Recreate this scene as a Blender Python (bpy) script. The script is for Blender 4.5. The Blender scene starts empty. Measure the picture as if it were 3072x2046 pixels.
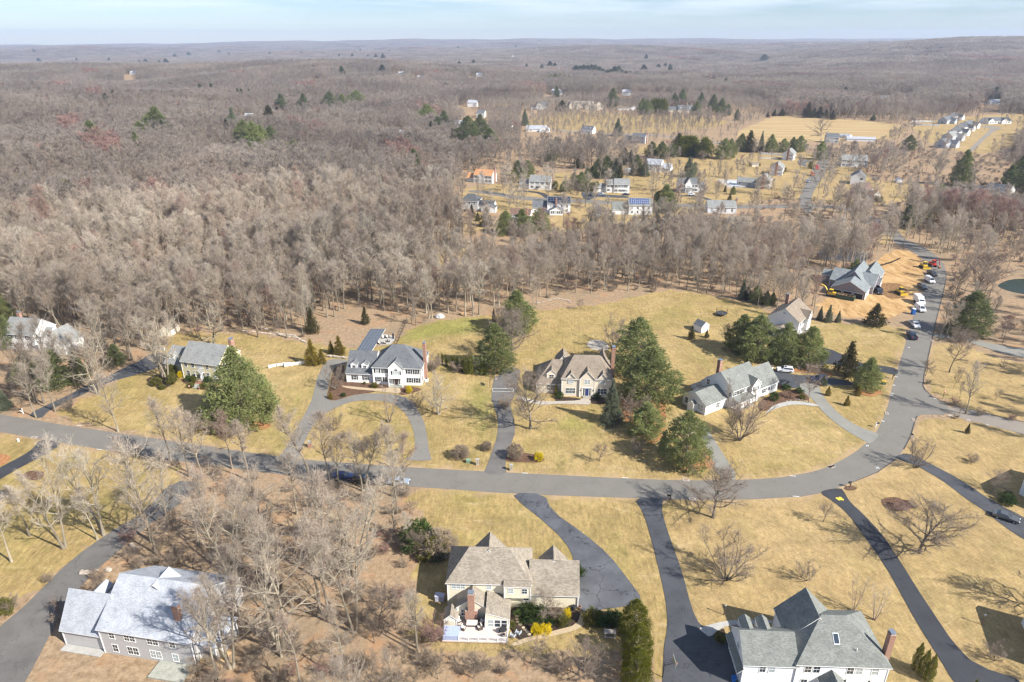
import bpy, math, random
import numpy as np
from mathutils import Vector, Matrix
from mathutils.geometry import tessellate_polygon
R=math.radians
# ---------------------------------------------------------------- camera
H=92.0; FPX=2048.0; PIT=R(23.9)
sc=bpy.context.scene
COL=sc.collection
cd=bpy.data.cameras.new('camera'); cd.sensor_width=36; cd.lens=36*FPX/3072; cd.clip_start=1; cd.clip_end=30000
cam=bpy.data.objects.new('camera',cd); COL.objects.link(cam)
cam.location=(0,0,H); cam.rotation_euler=(R(90)-PIT,0,0); sc.camera=cam
# ---------------------------------------------------------------- sky, sun, exposure
SUN_EL=38.7; SUN_AZ=-31.0     # azimuth measured from +X, counter-clockwise
w=bpy.data.worlds.new('World'); sc.world=w; w.use_nodes=True
nt=w.node_tree; nt.nodes.clear()
out=nt.nodes.new('ShaderNodeOutputWorld'); bg=nt.nodes.new('ShaderNodeBackground')
sky=nt.nodes.new('ShaderNodeTexSky'); sky.sky_type='NISHITA'; sky.sun_disc=False
sky.sun_elevation=R(SUN_EL); sky.sun_rotation=R(90-SUN_AZ)
sky.altitude=100; sky.air_density=1.0; sky.dust_density=0.0; sky.ozone_density=3.0
# thin cloud veils, laid out by direction in the sky
tc=nt.nodes.new('ShaderNodeTexCoord'); mp=nt.nodes.new('ShaderNodeMapping'); mp.inputs['Scale'].default_value=(2.2,2.2,30)
nz=nt.nodes.new('ShaderNodeTexNoise'); nz.inputs['Scale'].default_value=2.1; nz.inputs['Detail'].default_value=6; nz.inputs['Roughness'].default_value=.62
rp=nt.nodes.new('ShaderNodeMapRange'); rp.inputs['From Min'].default_value=.42; rp.inputs['From Max'].default_value=.66; rp.inputs['To Max'].default_value=.75
sx=nt.nodes.new('ShaderNodeSeparateXYZ'); hr=nt.nodes.new('ShaderNodeMapRange'); hr.inputs['From Min'].default_value=.012; hr.inputs['From Max'].default_value=.05
mu=nt.nodes.new('ShaderNodeMath'); mu.operation='MULTIPLY'
mx=nt.nodes.new('ShaderNodeMixRGB'); mx.inputs[2].default_value=(8.6,9.6,10.6,1)
L=nt.links.new
L(tc.outputs['Generated'],mp.inputs[0]); L(mp.outputs[0],nz.inputs[0]); L(nz.outputs[0],rp.inputs[0])
tn=nt.nodes.new('ShaderNodeMixRGB'); tn.blend_type='MULTIPLY'; tn.inputs[0].default_value=1; tn.inputs[2].default_value=(.75,.87,1.13,1)
L(sky.outputs[0],tn.inputs[1]); L(tc.outputs['Generated'],sx.inputs[0]); L(sx.outputs[2],hr.inputs[0]); L(rp.outputs[0],mu.inputs[0]); L(hr.outputs[0],mu.inputs[1])
L(mu.outputs[0],mx.inputs[0]); L(tn.outputs[0],mx.inputs[1]); L(mx.outputs[0],bg.inputs[0]); bg.inputs[1].default_value=0.061
L(bg.outputs[0],out.inputs[0])
sl=bpy.data.lights.new('sun','SUN'); sl.energy=4.95; sl.angle=R(.53); sl.color=(1,.95,.87)
so=bpy.data.objects.new('sun',sl); COL.objects.link(so)
sd=Vector((math.cos(R(SUN_EL))*math.cos(R(SUN_AZ)),math.cos(R(SUN_EL))*math.sin(R(SUN_AZ)),math.sin(R(SUN_EL))))
so.rotation_euler=sd.to_track_quat('Z','Y').to_euler()
sc.view_settings.view_transform='Standard'; sc.view_settings.look='None'; sc.view_settings.gamma=1; sc.view_settings.exposure=1.0
sc.view_settings.use_curve_mapping=False
cy=sc.cycles; cy.use_denoising=True; cy.denoiser='OPENIMAGEDENOISE'; cy.denoising_input_passes='RGB_ALBEDO_NORMAL'; cy.denoising_prefilter='ACCURATE'; cy.max_bounces=4; cy.diffuse_bounces=2; cy.glossy_bounces=2; cy.transmission_bounces=2; cy.volume_bounces=0; cy.caustics_reflective=False; cy.caustics_refractive=False
cy.use_adaptive_sampling=True; cy.adaptive_threshold=0.03; cy.sample_clamp_indirect=4; cy.filter_width=1.35
# ---------------------------------------------------------------- pixel of the photograph -> point of the ground
cs,sn=math.cos(PIT),math.sin(PIT)
def ss(a,b,x):
    t=np.clip((np.asarray(x,float)-a)/(b-a),0,1); return t*t*(3-2*t)
def terr(x,y):
    x=np.asarray(x,float); y=np.asarray(y,float)
    r=np.hypot(x,y); t=x/np.maximum(y,1)
    a=7*np.sin(x/310+1.3+y/900)*np.sin(y/260+.5)+4*np.sin(x/130+y/170)
    h=a*ss(950,1900,r)+(9*np.sin(x/150+.6+y/420)*np.sin(y/170+x/800)+4*np.sin(x/70-y/95))*ss(430,760,r)*ss(.02,-.12,t)*(1-ss(1500,1900,y))
    h=h+14*ss(1300,1750,y)*(1-ss(1850,2500,y))*ss(.25,-.2,t)-16*ss(2100,2900,y)*(1-ss(4500,6500,y))*ss(.15,-.25,t)
    b=22*np.sin(x/900+y/1500+2)*np.sin(y/800)+14*np.sin(x/420-y/610)+8*np.sin(x/210+y/330)
    h=h+b*ss(2200,4200,y)*(1-ss(7500,9000,y))*.8
    h=h+82*ss(1350,3300,y)*ss(.27,.62,t)*(1-ss(4200,6500,y))
    h=h+26*ss(2300,5200,y)*ss(-.45,.05,t)
    vt=np.interp(t,[-.85,-.5,-.3,-.1,.2,.45,.6,.8],[136,131,121,115,113.5,115.5,111,105])
    rid=H-(vt+1.5-115.5)*.836*9500/2048-14+6*np.sin(x/300)+4*np.sin(x/120)
    k=ss(7200,9300,y)
    return h*(1-k)+rid*k
def Pz(u,v,z=0):
    dx=(u-1536)/FPX; dy=cs+ -(v-1023)/FPX*sn; dz=-sn-(v-1023)/FPX*cs
    t=(z-H)/dz; return dx*t,dy*t
def P(p,z=None):
    if z is not None:
        x,y=Pz(p[0],p[1],z); return Vector((x,y,z))
    z=0.
    for _ in range(12):
        x,y=Pz(p[0],p[1],z); z=.5*z+.5*float(terr(x,y))
    return Vector((x,y,float(terr(x,y))))
def J(x,y,z):
    q=y*cs-(z-H)*sn; return 1536+FPX*x/q, 1023-FPX*(y*sn+(z-H)*cs)/q
def crop(x0,y0,k): return lambda *a:[(x0+a[i]/k,y0+a[i+1]/k) for i in range(0,len(a),2)]
VW=crop(0,0,2354/3072)
c1=crop(0,880,3.92);c2=crop(440,960,4.357);c3=crop(840,940,4.356);c4=crop(1280,840,4.357);c5=crop(1500,1000,3.485);c6=crop(2000,860,3.92)
c7=crop(2440,720,4.357);c8=crop(2400,980,3.015);c9=crop(1240,1580,3.099);c10=crop(0,1600,3.099);c11=crop(1940,1680,3.019);c12=crop(2500,1340,2.2203)
c13=crop(0,1180,3.364);c14=crop(600,1280,3.364);c15=crop(500,1640,2.804);c16=crop(1900,1380,2.944)
f1=crop(1300,240,3.408);f2=crop(1800,300,3.92);f3=crop(2150,300,3.92);f4=crop(2560,300,3.732)
g1=crop(0,60,3.066);g2=crop(768,60,3.066);g3=crop(1500,60,2.944);g4=crop(2272,60,2.944);c17=crop(2700,560,1.6586)
def up_h(b,tp,lim=40):     # height of a thing whose base and top pixels are known
    q=P(b); best=(1e9,1)
    z=.2
    while z<lim:
        e=abs(J(q.x,q.y,q.z+z)[1]-tp[1])
        if e<best[0]: best=(e,z)
        z+=.1
    return best[1]
# ---------------------------------------------------------------- materials
MATS={}
def mat(name,col,rough=.8,var=.12,scale=3.,spec=.3,metal=0,bump=0,extra=None,rnd=0,detail=4):
    if name in MATS: return MATS[name]
    m=bpy.data.materials.new(name); m.use_nodes=True; n=m.node_tree; b=n.nodes['Principled BSDF']
    b.inputs['Roughness'].default_value=rough; b.inputs['Metallic'].default_value=metal
    b.inputs['Specular IOR Level'].default_value=spec
    t=n.nodes.new('ShaderNodeTexCoord'); z=n.nodes.new('ShaderNodeTexNoise'); z.inputs['Scale'].default_value=scale; z.inputs['Detail'].default_value=detail
    n.links.new(t.outputs['Object'],z.inputs['Vector'])
    mr=n.nodes.new('ShaderNodeMapRange'); mr.inputs['From Min'].default_value=.25; mr.inputs['From Max'].default_value=.75
    mr.inputs['To Min'].default_value=1-var; mr.inputs['To Max'].default_value=1+var
    n.links.new(z.outputs[0],mr.inputs[0])
    mm=n.nodes.new('ShaderNodeVectorMath'); mm.operation='SCALE'; mm.inputs[0].default_value=col[:3]
    n.links.new(mr.outputs[0],mm.inputs['Scale'])
    src=mm.outputs[0]
    if rnd:
        oi=n.nodes.new('ShaderNodeObjectInfo'); m2=n.nodes.new('ShaderNodeMapRange'); m2.inputs['To Min'].default_value=1-rnd; m2.inputs['To Max'].default_value=1+rnd
        n.links.new(oi.outputs['Random'],m2.inputs[0]); m3=n.nodes.new('ShaderNodeVectorMath'); m3.operation='SCALE'
        n.links.new(src,m3.inputs[0]); n.links.new(m2.outputs[0],m3.inputs['Scale']); src=m3.outputs[0]
    n.links.new(src,b.inputs['Base Color'])
    if bump:
        bp=n.nodes.new('ShaderNodeBump'); bp.inputs['Strength'].default_value=bump; bp.inputs['Distance'].default_value=.05
        n.links.new(z.outputs[0],bp.inputs['Height']); n.links.new(bp.outputs[0],b.inputs['Normal'])
    MATS[name]=m; return m
def shingle(name,c1_,c2_,sw=.33,sh=.15):
    if name in MATS: return MATS[name]
    m=bpy.data.materials.new(name); m.use_nodes=True; n=m.node_tree; b=n.nodes['Principled BSDF']; b.inputs['Roughness'].default_value=.9; b.inputs['Specular IOR Level'].default_value=.2
    uv=n.nodes.new('ShaderNodeUVMap'); br=n.nodes.new('ShaderNodeTexBrick'); br.inputs['Scale'].default_value=1
    br.inputs['Brick Width'].default_value=sw; br.inputs['Row Height'].default_value=sh; br.inputs['Mortar Size'].default_value=.012; br.inputs['Bias'].default_value=0
    br.inputs['Color1'].default_value=(*c1_,1); br.inputs['Color2'].default_value=(*c2_,1); br.inputs['Mortar'].default_value=(*[v*.55 for v in c1_],1)
    z=n.nodes.new('ShaderNodeTexNoise'); z.inputs['Scale'].default_value=.55; z.inputs['Detail'].default_value=5
    mr=n.nodes.new('ShaderNodeMapRange'); mr.inputs['From Min'].default_value=.3; mr.inputs['From Max'].default_value=.7; mr.inputs['To Min'].default_value=.86; mr.inputs['To Max'].default_value=1.14
    s=n.nodes.new('ShaderNodeVectorMath'); s.operation='SCALE'
    n.links.new(uv.outputs[0],br.inputs[0]); n.links.new(uv.outputs[0],z.inputs[0]); n.links.new(z.outputs[0],mr.inputs[0])
    n.links.new(br.outputs[0],s.inputs[0]); n.links.new(mr.outputs[0],s.inputs['Scale']); n.links.new(s.outputs[0],b.inputs['Base Color'])
    MATS[name]=m; return m
def siding(name,c,gap=.12,dark=.8):
    if name in MATS: return MATS[name]
    m=bpy.data.materials.new(name); m.use_nodes=True; n=m.node_tree; b=n.nodes['Principled BSDF']; b.inputs['Roughness'].default_value=.55; b.inputs['Specular IOR Level'].default_value=.3
    t=n.nodes.new('ShaderNodeTexCoord'); s=n.nodes.new('ShaderNodeSeparateXYZ'); d=n.nodes.new('ShaderNodeMath'); d.operation='MULTIPLY'; d.inputs[1].default_value=1/gap
    f=n.nodes.new('ShaderNodeMath'); f.operation='FRACT'; mr=n.nodes.new('ShaderNodeMapRange'); mr.inputs['From Min'].default_value=0; mr.inputs['From Max'].default_value=.18; mr.inputs['To Min'].default_value=dark; mr.inputs['To Max'].default_value=1
    z=n.nodes.new('ShaderNodeTexNoise'); z.inputs['Scale'].default_value=.7; z.inputs['Detail'].default_value=5; m2=n.nodes.new('ShaderNodeMapRange'); m2.inputs['To Min'].default_value=.88; m2.inputs['To Max'].default_value=1.06
    mu=n.nodes.new('ShaderNodeMath'); mu.operation='MULTIPLY'; sc_=n.nodes.new('ShaderNodeVectorMath'); sc_.operation='SCALE'; sc_.inputs[0].default_value=c
    l=n.links.new; l(t.outputs['Object'],s.inputs[0]); l(s.outputs[2],d.inputs[0]); l(d.outputs[0],f.inputs[0]); l(f.outputs[0],mr.inputs[0]); l(t.outputs['Object'],z.inputs[0]); l(z.outputs[0],m2.inputs[0]); l(mr.outputs[0],mu.inputs[0]); l(m2.outputs[0],mu.inputs[1]); l(mu.outputs[0],sc_.inputs['Scale']); l(sc_.outputs[0],b.inputs['Base Color'])
    MATS[name]=m; return m
def brick(name='brick'):
    if name in MATS: return MATS[name]
    m=bpy.data.materials.new(name); m.use_nodes=True; n=m.node_tree; b=n.nodes['Principled BSDF']; b.inputs['Roughness'].default_value=.9
    t=n.nodes.new('ShaderNodeTexCoord'); s=n.nodes.new('ShaderNodeSeparateXYZ'); a=n.nodes.new('ShaderNodeMath'); a.operation='ADD'; c=n.nodes.new('ShaderNodeCombineXYZ')
    br=n.nodes.new('ShaderNodeTexBrick'); br.inputs['Scale'].default_value=1; br.inputs['Brick Width'].default_value=.22; br.inputs['Row Height'].default_value=.075; br.inputs['Mortar Size'].default_value=.008
    br.inputs['Color1'].default_value=(.34,.15,.09,1); br.inputs['Color2'].default_value=(.24,.10,.06,1); br.inputs['Mortar'].default_value=(.42,.36,.3,1)
    l=n.links.new; l(t.outputs['Object'],s.inputs[0]); l(s.outputs[0],a.inputs[0]); l(s.outputs[1],a.inputs[1]); l(a.outputs[0],c.inputs[0]); l(s.outputs[2],c.inputs[1]); l(c.outputs[0],br.inputs[0]); l(br.outputs[0],b.inputs['Base Color'])
    MATS[name]=m; return m
def ramp2(n,fac,stops):
    r=n.nodes.new('ShaderNodeValToRGB'); e=r.color_ramp.elements
    e[0].position=stops[0][0]; e[0].color=(*stops[0][1],1); e[1].position=stops[-1][0]; e[1].color=(*stops[-1][1],1)
    for p,c in stops[1:-1]:
        k=e.new(p); k.color=(*c,1)
    n.links.new(fac,r.inputs[0]); return r.outputs[0]
def noise(n,vec,scale,detail=5,rough=.55,dist=0):
    z=n.nodes.new('ShaderNodeTexNoise'); z.inputs['Scale'].default_value=scale; z.inputs['Detail'].default_value=detail; z.inputs['Roughness'].default_value=rough; z.inputs['Distortion'].default_value=dist
    n.links.new(vec,z.inputs['Vector']); return z.outputs[0]
def mixc(n,f,a,b,mode='MIX'):
    m=n.nodes.new('ShaderNodeMixRGB'); m.blend_type=mode
    for i,v in ((0,f),(1,a),(2,b)):
        if hasattr(v,'links'): n.links.new(v,m.inputs[i])
        else: m.inputs[i].default_value=v if i==0 else (*v,1)
    return m.outputs[0]
def mapr(n,v,a,b,c=0,d=1):
    m=n.nodes.new('ShaderNodeMapRange'); m.inputs['From Min'].default_value=a; m.inputs['From Max'].default_value=b; m.inputs['To Min'].default_value=c; m.inputs['To Max'].default_value=d
    n.links.new(v,m.inputs[0]); return m.outputs[0]
def mapping(n,vec,sc_,rot=(0,0,0)):
    m=n.nodes.new('ShaderNodeMapping'); m.inputs['Scale'].default_value=sc_; m.inputs['Rotation'].default_value=rot; n.links.new(vec,m.inputs[0]); return m.outputs[0]
def ground_mat():
    m=bpy.data.materials.new('ground_cover'); m.use_nodes=True; n=m.node_tree; b=n.nodes['Principled BSDF']; b.inputs['Roughness'].default_value=1; b.inputs['Specular IOR Level'].default_value=.05
    v=n.nodes.new('ShaderNodeTexCoord').outputs['Object']
    def att(nm):
        a=n.nodes.new('ShaderNodeAttribute'); a.attribute_name=nm; return a.outputs['Fac']
    # dormant lawn: straw, thatch and greener patches, with mower streaks
    st=noise(n,mapping(n,v,(1.3,.16,1),(0,0,R(24))),1.3,6,.68,.4)
    st2=noise(n,mapping(n,v,(.5,2.4,1),(0,0,R(-38))),.6,7,.72,.3)
    lw=ramp2(n,st,[(.28,(.22,.150,.062)),(.45,(.345,.25,.112)),(.58,(.425,.308,.132)),(.75,(.52,.40,.19))])
    lw=mixc(n,mapr(n,st2,.35,.72,0,.65),lw,(.29,.215,.088))
    lw=mixc(n,mapr(n,noise(n,v,.055,5,.6),.50,.68,0,.55),lw,(.285,.245,.075))
    lw=mixc(n,mapr(n,noise(n,v,.021,4,.6),.47,.62,0,.6),lw,(.46,.34,.165))
    lw=mixc(n,mapr(n,noise(n,v,.42,6,.7),.55,.74,0,.6),lw,(.225,.215,.060))
    lw=mixc(n,mapr(n,noise(n,v,2.6,3,.7),.52,.75,0,.5),lw,(.19,.145,.055))
    lw=mixc(n,mapr(n,noise(n,mapping(n,v,(1,.45,1),(0,0,R(15))),.11,6,.7,.5),.52,.66,0,.6),lw,(.235,.205,.07))
    lw=mixc(n,mapr(n,noise(n,mapping(n,v,(.3,1,1),(0,0,R(10))),.35,6,.75,1.),.56,.7,0,.55),lw,(.50,.40,.24))
    lw=mixc(n,mapr(n,noise(n,v,6,3,.75),.45,.75,0,.4),lw,(.20,.15,.06))
    dz=att('dry'); lw=mixc(n,mapr(n,dz,0,1,0,.45),lw,mixc(n,mapr(n,st2,.3,.7),(.345,.235,.115),(.455,.335,.185)))
    gz=att('green'); lw=mixc(n,gz,lw,(.215,.225,.055))
    # leaf litter of the woods
    ll=ramp2(n,noise(n,v,.9,7,.75),[(.3,(.15,.105,.066)),(.46,(.27,.19,.118)),(.62,(.36,.265,.17)),(.8,(.47,.37,.26))])
    ll=mixc(n,mapr(n,noise(n,v,.045,4,.6),.48,.64,0,.6),ll,(.21,.165,.11))
    ll=mixc(n,mapr(n,noise(n,v,.16,5,.65),.53,.68,0,.7),ll,(.36,.20,.105))
    # sandy dug-over soil
    dr=ramp2(n,noise(n,mapping(n,v,(1,.4,1),(0,0,R(50))),.35,7,.7,.8),[(.3,(.17,.10,.045)),(.48,(.40,.25,.11)),(.7,(.52,.37,.20))])
    f1_=att('lawn'); f2_=att('dirt'); f3_=att('field')
    fl=ramp2(n,noise(n,mapping(n,v,(.05,.9,1),(0,0,R(-8))),.2,6,.6,.3),[(.3,(.30,.20,.10)),(.5,(.36,.26,.13)),(.7,(.46,.36,.19))])
    jit=noise(n,v,.8,5,.7); 
    def edge(f):
        a=n.nodes.new('ShaderNodeMath'); a.operation='ADD'; n.links.new(f,a.inputs[0]); s=n.nodes.new('ShaderNodeMath'); s.operation='MULTIPLY_ADD'; n.links.new(jit,s.inputs[0]); s.inputs[1].default_value=.9; s.inputs[2].default_value=-.45
        n.links.new(s.outputs[0],a.inputs[1]); return mapr(n,a.outputs[0],.35,.65)
    mg=noise(n,mapping(n,v,(1,.6,1),(0,0,R(30))),1.1,9,.8,.6); ms=n.nodes.new('ShaderNodeVectorMath'); ms.operation='SCALE'; n.links.new(lw,ms.inputs[0]); wv=n.nodes.new('ShaderNodeTexWave'); wv.inputs['Scale'].default_value=.55; wv.inputs['Distortion'].default_value=3.5; wv.inputs['Detail'].default_value=4; wv.inputs['Detail Scale'].default_value=.6; n.links.new(mapping(n,v,(1,1,1),(0,0,R(62))),wv.inputs['Vector']); lw=mixc(n,mapr(n,wv.outputs['Fac'],.2,.9,0,.22),lw,(.27,.20,.085)); n.links.new(lw,ms.inputs[0])
    n.links.new(mapr(n,mg,.32,.68,.64,1.27),ms.inputs['Scale']); lw=ms.outputs[0]
    m2_=n.nodes.new('ShaderNodeVectorMath'); m2_.operation='SCALE'; tn_=mixc(n,1.,lw,(.96,.955,.96),'MULTIPLY'); n.links.new(tn_,m2_.inputs[0]); n.links.new(mapr(n,noise(n,v,.17,6,.7,.5),.34,.66,.80,1.14),m2_.inputs['Scale']); lw=mixc(n,mapr(n,att('verge'),.05,.6,0,.7),m2_.outputs[0],(.37,.265,.165))
    c=mixc(n,edge(f1_),ll,lw); c=mixc(n,edge(f3_),c,fl); c=mixc(n,edge(f2_),c,dr)
    n.links.new(c,b.inputs['Base Color'])
    bp=n.nodes.new('ShaderNodeBump'); bp.inputs['Strength'].default_value=.55; bp.inputs['Distance'].default_value=.25
    n.links.new(noise(n,v,1.7,8,.75),bp.inputs['Height']); n.links.new(bp.outputs[0],b.inputs['Normal'])
    return m
def asphalt(name,c,crack=.5,wear=.1):
    m=bpy.data.materials.new(name); m.use_nodes=True; n=m.node_tree; b=n.nodes['Principled BSDF']; b.inputs['Roughness'].default_value=.85; b.inputs['Specular IOR Level'].default_value=.25
    v=n.nodes.new('ShaderNodeTexCoord').outputs['Object']
    k=noise(n,v,.22,6,.6); s=n.nodes.new('ShaderNodeVectorMath'); s.operation='SCALE'; s.inputs[0].default_value=c
    n.links.new(mapr(n,k,.3,.7,1-wear,1+wear),s.inputs['Scale'])
    col=mixc(n,mapr(n,noise(n,v,9,4,.7),.4,.8,0,.25),s.outputs[0],tuple(x*1.5 for x in c))
    col=mixc(n,mapr(n,noise(n,v,.07,5,.7),.52,.68,0,.45),col,tuple(x*(1+2.2*wear) for x in c))
    if crack:
        vo=n.nodes.new('ShaderNodeTexVoronoi'); vo.feature='DISTANCE_TO_EDGE'; vo.inputs['Scale'].default_value=.16
        wv=n.nodes.new('ShaderNodeVectorMath'); wv.operation='ADD'; nn=n.nodes.new('ShaderNodeTexNoise'); nn.inputs['Scale'].default_value=.5; nn.inputs['Detail'].default_value=6; n.links.new(v,nn.inputs[0])
        sv=n.nodes.new('ShaderNodeVectorMath'); sv.operation='SCALE'; sv.inputs['Scale'].default_value=5; n.links.new(nn.outputs['Color'],sv.inputs[0]); n.links.new(v,wv.inputs[0]); n.links.new(sv.outputs[0],wv.inputs[1]); n.links.new(wv.outputs[0],vo.inputs['Vector'])
        f=mapr(n,vo.outputs['Distance'],.006,.016,crack,0)
        col=mixc(n,f,col,tuple(x*.35 for x in c))
    n.links.new(col,b.inputs['Base Color']); MATS[name]=m; return m
def speck(name,stops,scale=1.5,rough=.95,bump=.4):
    m=bpy.data.materials.new(name); m.use_nodes=True; n=m.node_tree; b=n.nodes['Principled BSDF']; b.inputs['Roughness'].default_value=rough; b.inputs['Specular IOR Level'].default_value=.1
    v=n.nodes.new('ShaderNodeTexCoord').outputs['Object']; z=noise(n,v,scale,7,.72)
    n.links.new(ramp2(n,z,stops),b.inputs['Base Color'])
    bp=n.nodes.new('ShaderNodeBump'); bp.inputs['Strength'].default_value=bump; bp.inputs['Distance'].default_value=.1; n.links.new(z,bp.inputs['Height']); n.links.new(bp.outputs[0],b.inputs['Normal'])
    MATS[name]=m; return m
def translu(n,b,src,f):
    t=n.nodes.new('ShaderNodeBsdfTranslucent'); n.links.new(src,t.inputs[0]); x=n.nodes.new('ShaderNodeMixShader'); x.inputs[0].default_value=f
    n.links.new(b.outputs[0],x.inputs[1]); n.links.new(t.outputs[0],x.inputs[2]); n.links.new(x.outputs[0],[q for q in n.nodes if q.type=='OUTPUT_MATERIAL'][0].inputs[0])
def twig_mat(name,stops,var=.12):
    m=bpy.data.materials.new(name); m.use_nodes=True; n=m.node_tree; b=n.nodes['Principled BSDF']; b.inputs['Roughness'].default_value=.9; b.inputs['Specular IOR Level'].default_value=.1
    oi=n.nodes.new('ShaderNodeObjectInfo'); c=ramp2(n,oi.outputs['Random'],stops)
    g=n.nodes.new('ShaderNodeNewGeometry'); 
    z=noise(n,g.outputs['Position'],.35,3); s=n.nodes.new('ShaderNodeVectorMath'); s.operation='SCALE'; n.links.new(c,s.inputs[0]); n.links.new(mapr(n,z,.3,.7,1-var,1+var),s.inputs['Scale'])
    lo=noise(n,g.outputs['Position'],.0075,4,.6); s2=n.nodes.new('ShaderNodeVectorMath'); s2.operation='SCALE'; n.links.new(s.outputs[0],s2.inputs[0]); n.links.new(mapr(n,lo,.32,.68,.66,1.22),s2.inputs['Scale'])
    fin=mixc(n,mapr(n,noise(n,g.outputs['Position'],.019,3,.6),.5,.68,0,.5),s2.outputs[0],(.34,.26,.20))
    n.links.new(fin,b.inputs['Base Color']); translu(n,b,fin,.5 if 'far' in name else .33); MATS[name]=m; return m
def leaf_mat(name,ca,cb,sc1=.9,rnd=.15):
    m=bpy.data.materials.new(name); m.use_nodes=True; n=m.node_tree; b=n.nodes['Principled BSDF']; b.inputs['Roughness'].default_value=.7; b.inputs['Specular IOR Level'].default_value=.2
    t=n.nodes.new('ShaderNodeTexCoord'); c=mixc(n,mapr(n,noise(n,t.outputs['Object'],sc1,4,.65),.35,.68),ca,cb)
    c=mixc(n,mapr(n,noise(n,t.outputs['Object'],sc1*7,2,.6),.35,.75,0,.55),c,tuple(x*.62 for x in ca))
    oi=n.nodes.new('ShaderNodeObjectInfo'); s=n.nodes.new('ShaderNodeVectorMath'); s.operation='SCALE'; n.links.new(c,s.inputs[0]); n.links.new(mapr(n,oi.outputs['Random'],0,1,1-rnd,1+rnd),s.inputs['Scale'])
    n.links.new(s.outputs[0],b.inputs['Base Color']); translu(n,b,s.outputs[0],.38); MATS[name]=m; return m
# ---------------------------------------------------------------- mesh builder
class M:
    def __init__(s): s.v=[]; s.f=[]; s.m=[]; s.uv={}
    def poly(s,pts,mi=0,uv=None):
        k=len(s.v); s.v.extend([tuple(p) for p in pts]); s.f.append(tuple(range(k,k+len(pts)))); s.m.append(mi)
        if uv: s.uv[len(s.f)-1]=uv
    def box(s,x0,y0,z0,x1,y1,z1,mi=0):
        k=len(s.v); s.v.extend([(x0,y0,z0),(x1,y0,z0),(x1,y1,z0),(x0,y1,z0),(x0,y0,z1),(x1,y0,z1),(x1,y1,z1),(x0,y1,z1)])
        for f in ((0,3,2,1),(4,5,6,7),(0,1,5,4),(1,2,6,5),(2,3,7,6),(3,0,4,7)): s.f.append(tuple(k+i for i in f)); s.m.append(mi)
    def prism(s,prof,y0,y1,mi=0,fn=None):   # profile in (x,z) swept along y
        n=len(prof); k=len(s.v); fn=fn or (lambda a,b,c:(a,b,c))
        for y in (y0,y1):
            for (a,b) in prof: s.v.append(fn(a,y,b))
        s.f.append(tuple(k+i for i in range(n))); s.m.append(mi); s.f.append(tuple(k+n+n-1-i for i in range(n))); s.m.append(mi)
        for i in range(n):
            j=(i+1)%n; s.f.append((k+i,k+n+i,k+n+j,k+j)); s.m.append(mi)
    def tube(s,pts,rad,n=6,mi=0,cap=False):
        k=len(s.v); N=len(pts); pts=[Vector(p) for p in pts]
        for i,p in enumerate(pts):
            d=(pts[min(i+1,N-1)]-pts[max(i-1,0)]).normalized()
            a=Vector((0,0,1)) if abs(d.z)<.9 else Vector((1,0,0))
            u=d.cross(a).normalized(); w_=d.cross(u)
            r=rad[i] if hasattr(rad,'__len__') else rad
            for j in range(n):
                t=2*math.pi*j/n; s.v.append(tuple(p+(u*math.cos(t)+w_*math.sin(t))*r))
        for i in range(N-1):
            for j in range(n):
                j2=(j+1)%n; s.f.append((k+i*n+j,k+i*n+j2,k+(i+1)*n+j2,k+(i+1)*n+j)); s.m.append(mi)
        if cap:
            s.f.append(tuple(k+j for j in reversed(range(n)))); s.m.append(mi); s.f.append(tuple(k+(N-1)*n+j for j in range(n))); s.m.append(mi)
    def cyl(s,p,r,h,n=12,mi=0,axis='z'):
        d={'z':(0,0,h),'y':(0,h,0),'x':(h,0,0)}[axis]; s.tube([p,(p[0]+d[0],p[1]+d[1],p[2]+d[2])],r,n,mi,True)
    def blob(s,c,r,n=8,m=5,mi=0,jit=0,rng=random):
        k=len(s.v); rows=[]
        for i in range(m+1):
            ph=math.pi*i/m; row=[]
            for j in range(n):
                t=2*math.pi*j/n; q=1+rng.uniform(-jit,jit)
                s.v.append((c[0]+r[0]*q*math.sin(ph)*math.cos(t),c[1]+r[1]*q*math.sin(ph)*math.sin(t),c[2]+r[2]*q*math.cos(ph))); row.append(len(s.v)-1)
            rows.append(row)
        for i in range(m):
            for j in range(n):
                j2=(j+1)%n; s.f.append((rows[i][j],rows[i+1][j],rows[i+1][j2],rows[i][j2])); s.m.append(mi)
    def mesh(s,name,mats,smooth=False):
        me=bpy.data.meshes.new(name); me.from_pydata(s.v,[],s.f)
        for m_ in (mats if isinstance(mats,(list,tuple)) else [mats]): me.materials.append(m_)
        me.polygons.foreach_set('material_index',s.m)
        if s.uv:
            ul=me.uv_layers.new(name='UVMap')
            for fi,uvs in s.uv.items():
                p=me.polygons[fi]
                for li,q in zip(p.loop_indices,uvs): ul.data[li].uv=q
        if smooth: me.polygons.foreach_set('use_smooth',[True]*len(me.polygons))
        me.update(); return me
    def build(s,name,mats,parent=None,smooth=False,loc=None,rz=0):
        return link(name,s.mesh(name,mats,smooth),parent,loc,rz)
def link(name,me,parent=None,loc=None,rz=0):
    o=bpy.data.objects.new(name,me); COL.objects.link(o)
    if parent: o.parent=parent
    if loc is not None: o.location=loc
    if rz: o.rotation_euler=(0,0,rz)
    return o
def tag(o,label=None,cat=None,group=None,kind=None):
    for k,v in (('label',label),('category',cat),('group',group),('kind',kind)):
        if v: o[k]=v
    return o
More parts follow.
